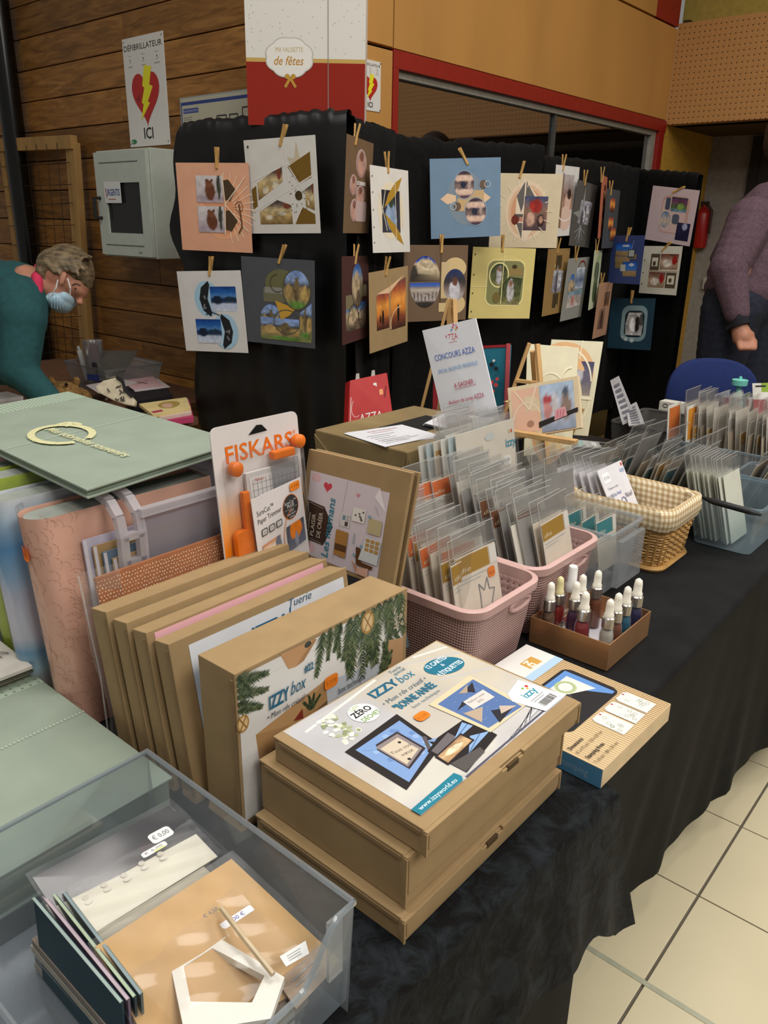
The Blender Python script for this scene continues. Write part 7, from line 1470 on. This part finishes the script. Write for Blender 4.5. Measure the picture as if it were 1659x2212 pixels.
bands = PH([(0, '#c9c6c8'), (.12, '#b9b7ac'), (.22, '#8fb2c4'), (.32, '#3f7fae'), (.36, '#c4c4d2'), (.55, '#bfc0d2'), (.66, '#8fb4d4'), (.80, '#4f90c4'), (.9, '#a9c2d4'), (1, '#c9cdd0')], [], .08, 4)
t, o = standing('salmon pink album with fine leaf lines at the front of the rack', -1.000, .452, .062, .30, .318, '#dbab95')
p = Pr(.0003)
sg = []
for i in range(150):
    x, y = .002+.115*hsh(i, 1), .31*hsh(i, 2); 
    for k in range(4): a = 1.2+.5*sin(i)+.35*k; sg.append((x+.005*k*cos(a-.3), y+.005*k*sin(a-.3), x+.005*(k+1)*cos(a), y+.005*(k+1)*sin(a), .0011))
p.strokes(sg, ['#bd8f7c']*len(sg))
s_ = math.tan(radians(8))
def wrapf(x, y, l):
    # flat print bent round the spine and along the cover facing the aisle
    r = .031; a = x/r
    if x < r*pi/2*1.0: t_ = a; return Vector((-1.000-(r+l)*cos(t_+pi/6)*1.0-s_*y, .452+r-(r+l)*sin(min(pi, t_+pi/6)), ZT+y))
    u = x-r*pi/2; b = min(pi/3, u/r); 
    if b < pi/3: t_ = pi*2/3+b; return Vector((-1.000-(r+l)*cos(t_)-s_*y, .452+r-(r+l)*sin(t_), ZT+y))
    return Vector((-1.000+r+l-s_*y, .452+r+(u-r*pi/3), ZT+y))
p.build('leaf_lines', wrapf, t)
tg = Pr(.0003); tg.rr(.014, .255, .040, .275, .007, '#ee7414'); tg.text('€26,90', .018, .261, .007, '#9a4208', w=.018); tg.build('price_tag', lambda x, y, l: wrapf(x, y, l+.003), t)
standing('blue seascape album second in the rack', -1.083, .440, .052, .30, .325, '#6f9fc6', bands)
t, o = standing('lime green album with a lattice pattern in the rack', -1.163, .455, .056, .30, .335, '#a3b544')
standing('pale grey-green album behind the lime one', -1.233, .47, .050, .30, .325, '#aab8b0')
standing('red and white patterned album at the back of the rack', -1.325, .56, .05, .26, .335, '#b58a84')
p = Pr(.0003); sg = []
for i in range(-16, 40): 
    for f in (1, -1): sg.append((0 if f > 0 else .10, .009*i, .10 if f > 0 else 0, .009*i+.14, .0016))
p.strokes(sg, ['#c3cf7a']*len(sg))
def wrap2(x, y, l):
    y = max(.0, min(.334, y)); r = .028; a = pi*x/.10; return Vector((-1.163-(r+l)*cos(a)-s_*y, .455+r-(r+l)*sin(a), ZT+y))
p.build('lattice_print', wrap2, t)
# clear rack: end frame, rails and milky side panel
rk = thing('clear_rack', 'clear plastic rack with a curved end post holding the albums', 'rack', (-1.1, .75, ZT))
rm = clear('#efeff2', .55, .35, .2, '#e6e2e6'); RX = -.962; ry = .556; RE = .80
def rail(pts, w_, t_, name):
    m = MB()
    for a, b in zip(pts, pts[1:]): m.bar(a, b, w_, t_, (1, 0, 0))
    return m.build(name, rm, rk)
zt2 = T+.332
for dy in (0, .030):
    rail([(RX, ry+dy, ZT), (RX, ry+dy, zt2-.05), (RX-.006, ry+dy, zt2-.02), (RX-.025, ry+dy, zt2-.002), (RX-.06, ry+dy, zt2+.006), (RX-.40, ry+dy, zt2+.008)], .013, .012, 'end_post')
for zz in (ZT+.10, ZT+.12, zt2-.05, zt2-.09): rail([(RX, ry, zz), (RX, ry+.032, zz)], .010, .012, 'rung')
MB().box((RX-.007, ry-.003, ZT), (RX+.007, ry+.036, ZT+.11)).build('post_foot', rm, rk, bevel=.002)
rail([(RX, ry+.03, zt2-.02), (RX, RE, zt2-.02)], .012, .014, 'top_rail'); rail([(RX, ry+.03, ZT+.19), (RX, RE, ZT+.19)], .012, .014, 'middle_rail'); rail([(RX, ry+.03, ZT+.02), (RX, RE, ZT+.02)], .012, .014, 'bottom_rail')
MB().box((RX-.004, ry+.035, ZT+.02), (RX-.002, RE, zt2-.02)).build('side_panel', clear('#dcdce4', .5, .3, .3, '#cbc7d0'), rk)
MB().box((RX-.40, RE, ZT+.0), (RX, RE+.003, zt2)).build('far_panel', clear('#dcdce4', .5, .3, .3, '#cbc7d0'), rk)
# copper dotted folder, kraft cards and the loose plastic sleeve by the rack
dq = [(-.944, .498, T+.244), (-.944, .86, T+.248), (-.900, .86, ZT), (-.900, .498, ZT)]
o = MB().slab(dq, .006).build('dotted_folder', plain('#9a6240', .45, .06), bevel=.001); tag(o, 'copper folder with small white dots behind the plain kraft box', 'folder'); p = Pr(.0002)
vs, fs = [], []
for i in range(72):
    for j in range(46):
        x, y = (i+.5*(j % 2)+.3*hsh(i, j, 4))/73*.35, (j+.3*hsh(i, j, 7))/46*.243; n = len(vs); r = .0010*(1+.4*hsh(i, j)); vs += [(x+r*cos(k*pi/3), y+r*sin(k*pi/3)) for k in range(6)]; fs.append(tuple(range(n, n+6)))
p._put(vs, fs, [C('#d6b79e')]*len(vs)); p.build('dots', on_quad(dq, .355, .246), o)
for i, (c, w2, lab) in enumerate((('#b9b4c8', .0, 'lavender card sheet sticking up beside the rack post'), ('#a5875c', .010, 'kraft card second from the lavender sheet by the rack'), ('#5f7488', .020, 'slate blue card between the kraft cards by the rack'), ('#a98c62', .028, 'front kraft card beside the rack post'))):
    X = -.968+.008*i; yy = .514+.010*i; o = MB().slab([(X-.03, yy, T+.280-.010*i), (X-.03, yy+.20, T+.280-.010*i), (X, yy+.20, ZT), (X, yy, ZT)], .003).build('card_sheet', plain(c, .6, .03)); tag(o, lab, 'card', 'card sheets beside the rack')
    MB().slab([(X-.0298, yy+.001, T+.279-.010*i), (X-.0298, yy+.006, T+.279-.010*i), (X+.0002, yy+.006, ZT), (X+.0002, yy+.001, ZT)], .0002).build('edge', plain('#cfcad0', .6), o)
o = MB().grid(lambda u, v: (-.905+.010*sin(v*5+u)-.03*v, .470+.06*u+.004*sin(v*9), ZT+.012+.245*v), 6, 12).build('loose_sleeve', clear('#ffffff', .14, .4, .08), smooth=True); tag(o, 'empty clear plastic sleeve hanging by the rack post', 'sleeve')
sv = MB(); sv.tube([(-.905-.03, .470, ZT+.257), (-.915, .474, ZT+.11), (-.905, .47, ZT+.012)], .0012, 5); sv.build('seam', clear('#ffffff', .4, .4, .08), o)

# ================================================================ CLEAR BIN IN FRONT, WITH ITS PACKS
bx0, bx1, by0, by1, bz = -.700, -.374, .150, .408, .872
cbn = thing('clear_storage_bin', 'large clear storage bin with a dipped front in the near corner', 'bin', ((bx0+bx1)/2, (by0+by1)/2, ZT))
cbm = clear('#e6ecf0', .24, .35, .10, '#cfd8e0')
def dip(y): 
    t = (y-by0)/(by1-by0); 
    if t > .93: return bz
    k = min(1, (.93-t)/.20); k = k*k*(3-2*k); j = min(1, max(0, (t-.05)/.2)); return bz-.052*k*j
def wallx(u, v): y = by0+(by1-by0)*u; return (bx1-.010*(1-v), y, ZT+(dip(y)-ZT)*v)
m = MB(); m.grid(wallx, 30, 6); m.build('front_wall', cbm, cbn, smooth=True)
m = MB(); m.grid(lambda u, v: (bx0+.010*(1-v), by1+(by0-by1)*u, ZT+(bz-ZT)*v), 12, 3); m.build('back_wall', cbm, cbn, smooth=True)
for yy, f in ((by1, 1), (by0, -1)): m = MB(); m.grid(lambda u, v: (bx0+(bx1-bx0)*u, yy-f*.008*(1-v), ZT+(bz-ZT)*v), 12, 3); m.build('side_wall', cbm, cbn, smooth=True)
MB().box((bx0+.010, by0+.008, ZT), (bx1-.010, by1-.008, ZT+.002)).build('bottom', cbm, cbn)
rimp = [(bx0, by0, bz), (bx0, by1, bz), (bx1, by1, bz)]+[(bx1, by1-(by1-by0)*i/24, dip(by1-(by1-by0)*i/24)) for i in range(25)]
MB().tube([Vector(p) for p in rimp], .0032, 6, closed=True).build('rim', clear('#e6ecf0', .38, .5, .06, '#cdd5da'), cbn, smooth=True)
MB().box((bx1-.006, by1-.03, bz-.075), (bx1-.003, by1-.012, bz-.004)).build('corner_rib', clear('#e6ecf0', .3, .5, .06), cbn)
def flat(name, label, px, z0, z1, th, mat, art=None, cat='pack', w_=1, h=1, sleeve=None):
    """a thing lying in the bin: px corners TL TR BR BL, upper edge at height z0, lower edge at z1"""
    q = [at(*px[0], z=z0), at(*px[1], z=z0), at(*px[2], z=z1), at(*px[3], z=z1)]; o = MB().slab(q, th).build(name, mat, org=(q[2]+q[3])/2); tag(o, label, cat)
    if art: p = Pr(.0002); art(p); p.build('print', on_quad(q, w_, h), o)
    if sleeve:
        c_ = sum(q, Vector())/4; qs = [c_+(v-c_)*1.06+Vector((0, 0, .004)) for v in q]; m = MB(); m.grid(lambda u, v: (qs[3]*(1-u)+qs[2]*u)*(1-v)+(qs[0]*(1-u)+qs[1]*u)*v+Vector((0, 0, .0010*sin(u*15+v*6)*sin(v*9))), 24, 24); m.build('sleeve', sleeve, o, smooth=True)
    return o
film = clear('#ffffff', .04, .1, .28, '#e8e8e8', .15)
def a_tags(p):
    p.rr(.72, .70, .88, .82, .03, '#e6e6e6'); p.text('€ 0,00', .74, .74, .05, '#6a6a6a', w=.12)
flat('dark_sheet', 'dark grey clear-fronted sheet at the back of the storage bin', [(70, 1895), (365, 1740), (520, 1880), (190, 2080)], .862, .800, .003, clear('#9a9aa0', .45, .4, .1, '#6a6a70'), a_tags, sleeve=film)
flat('pink_card', 'pink card corner behind the pale stamp packs', [(300, 1830), (385, 1770), (425, 1815), (330, 1880)], .846, .83, .002, plain('#cf7f8c', .6), lambda p: p.rect(.05, .05, .95, .2, '#d89aa4'))
def a_st(p):
    for i in range(5): x = .2+.13*i; p.ell(x, .72+.03*(i % 2), .02, .05, '#b9b3a6'); p.ell(x, .60+.03*(i % 2), .025, .04, '#c2bdb0')
    p.rr(.62, .80, .80, .93, .03, '#e8e8e4'); p.rect(.70, .80, .78, .84, '#c9d27a'); p.text('€ 6,00', .64, .85, .05, '#7a7a7a', w=.13)
flat('stamp_pack', 'long pale packet of clear stamps in the storage bin', [(98, 1955), (405, 1782), (470, 1850), (165, 2040)], .842, .822, .004, plain('#c8c4b4', .6, .02), a_st, sleeve=film)
flat('olive_card', 'clear packet with a dark olive card across the storage bin', [(165, 2040), (440, 1872), (500, 1925), (215, 2090)], .828, .808, .003, plain('#8f8a78', .5, .05), lambda p: p.ell(.55, .5, .08, .1, '#b58a80'), sleeve=film)
def a_kr(p):
    p.rr(.58, .70, .74, .80, .02, '#e6e6e6'); p.rect(.60, .70, .70, .735, '#b5cc4a'); p.text('€ 4,50', .60, .74, .03, '#6a6a6a', w=.10); p.rr(.64, .60, .86, .65, .01, '#e6e8ee'); p.text('3,00 €', .69, .612, .028, '#3a44a0', w=.11)
flat('kraft_album_pack', 'thick kraft card album in a clear bag in the storage bin', [(205, 2045), (500, 1855), (735, 2075), (360, 2330)], .842, .790, .022, plain('#b58f58', .65, .04), a_kr, sleeve=film)
# white house-shaped frame: open pentagon with a chimney
hz = .812
hp = [(368, 2092), (458, 2030), (615, 2125), (585, 2215), (400, 2245)]; hi = [(398, 2102), (460, 2062), (572, 2122), (545, 2180), (413, 2178)]
P0 = [at(x, y, z=hz) for x, y in hp]; P1_ = [at(x, y, z=hz) for x, y in hi]; up_ = Vector((0, 0, .008)); m = MB(); n = 5
vs = P0+P1_+[v+up_ for v in P0]+[v+up_ for v in P1_]; fs = []
for i in range(n): j = (i+1) % n; fs += [(10+i, 10+j, 15+j, 15+i), (i, 5+i, 5+j, j), (i, j, 10+j, 10+i), (5+i, 15+i, 15+j, 5+j)]
m.add(vs, fs); ho = m.build('house_frame', plain('#d9d5cc', .6, .02), org=at(480, 2140, z=hz)); tag(ho, 'white house-shaped card frame lying on the kraft album', 'frame')
ch_ = [at(x, y, z=hz) for x, y in ((440, 2042), (485, 2018), (488, 2040), (470, 2050))]; MB().prism(ch_, up_).build('chimney', plain('#d9d5cc', .6, .02), ho)
bgq = [at(280, 2105, z=.828), at(505, 1915, z=.834), at(660, 2060, z=.82), at(420, 2260, z=.815)]
m = MB(); m.grid(lambda u, v: (bgq[3]*(1-u)+bgq[2]*u)*(1-v)+(bgq[0]*(1-u)+bgq[1]*u)*v+Vector((0, 0, .0016*sin(u*14+v*5)*sin(v*11))), 26, 26); o = m.build('clear_bag', clear('#ffffff', .05, .2, .14, '#e8e8e8', .2), smooth=True); tag(o, 'crinkled clear bag lying over the house frame', 'bag')
MB().tube([at(478, 1962, z=.840), at(530, 2030, z=.836), at(590, 2105, z=.828)], .0028, 6).build('seal_strip', plain('#b8a586', .4), o)
def a_wt(p): p.lines(.2, .7, .6, 3, .2, '#9a9a9a', .05)
flat('price_label', 'white folded price label beside the house frame', [(604, 2066), (660, 2032), (668, 2060), (618, 2088)], .826, .822, .001, plain('#dcdcda', .5), a_wt, 'label')
flat('beige_sheet', 'beige envelope sheet at the dipped front of the bin', [(600, 2120), (690, 2040), (725, 2090), (640, 2180)], .80, .79, .003, plain('#a58f78', .5, .05), a_wt, sleeve=film)
# dark edged sheets standing along the back wall of the bin
for i, (c, dx, lab) in enumerate((('#1f3a44', .010, 'dark teal edged sheet standing at the bin wall'), ('#6a5f70', .018, 'mauve edged sheet standing at the bin wall'), ('#2c4048', .026, 'petrol blue edged sheet standing at the bin wall'), ('#5f6a66', .034, 'grey-green edged sheet standing at the bin wall'))):
    e0, e1 = at(72+22*i, 1940-4*i, z=.846), at(262+14*i, 2165-6*i, z=.836); f0, f1 = Vector((e0.x, e0.y-.004, ZT+.004)), Vector((e1.x, e1.y-.004, ZT+.004)); o = MB().slab([e0, e1, f1, f0], .0022).build('edged_sheet', plain(c, .5, .05)); tag(o, lab, 'sheet', 'sheets at the bin wall'); MB().bar(e0, e1, .0026, .0012).build('bound_edge', plain(('#8fa09a', '#a99aa2', '#9fae94', '#7f8f92')[i], .4), o)
for i, c in enumerate(('#8f8a80', '#6f7478', '#a09a8c', '#7f7468')):
    o = MB().box((bx0+.062+.004*(i % 2), by0+.075, ZT+.003+.011*i), (bx1-.02, by1-.05+.005*(i % 3), ZT+.0125+.011*i)).build('card_pad', plain(c, .6, .06), bevel=.001); tag(o, 'flat pad of cards at the bottom of the storage bin, layer %s' % ('one', 'two', 'three', 'four')[i], 'pad', 'card pads under the packs'); MB().box((bx1-.0205, by0+.08, ZT+.005+.011*i), (bx1-.0195, by0+.2, ZT+.011+.011*i)).build('edge_label', plain('#c9c6bc', .6), o)
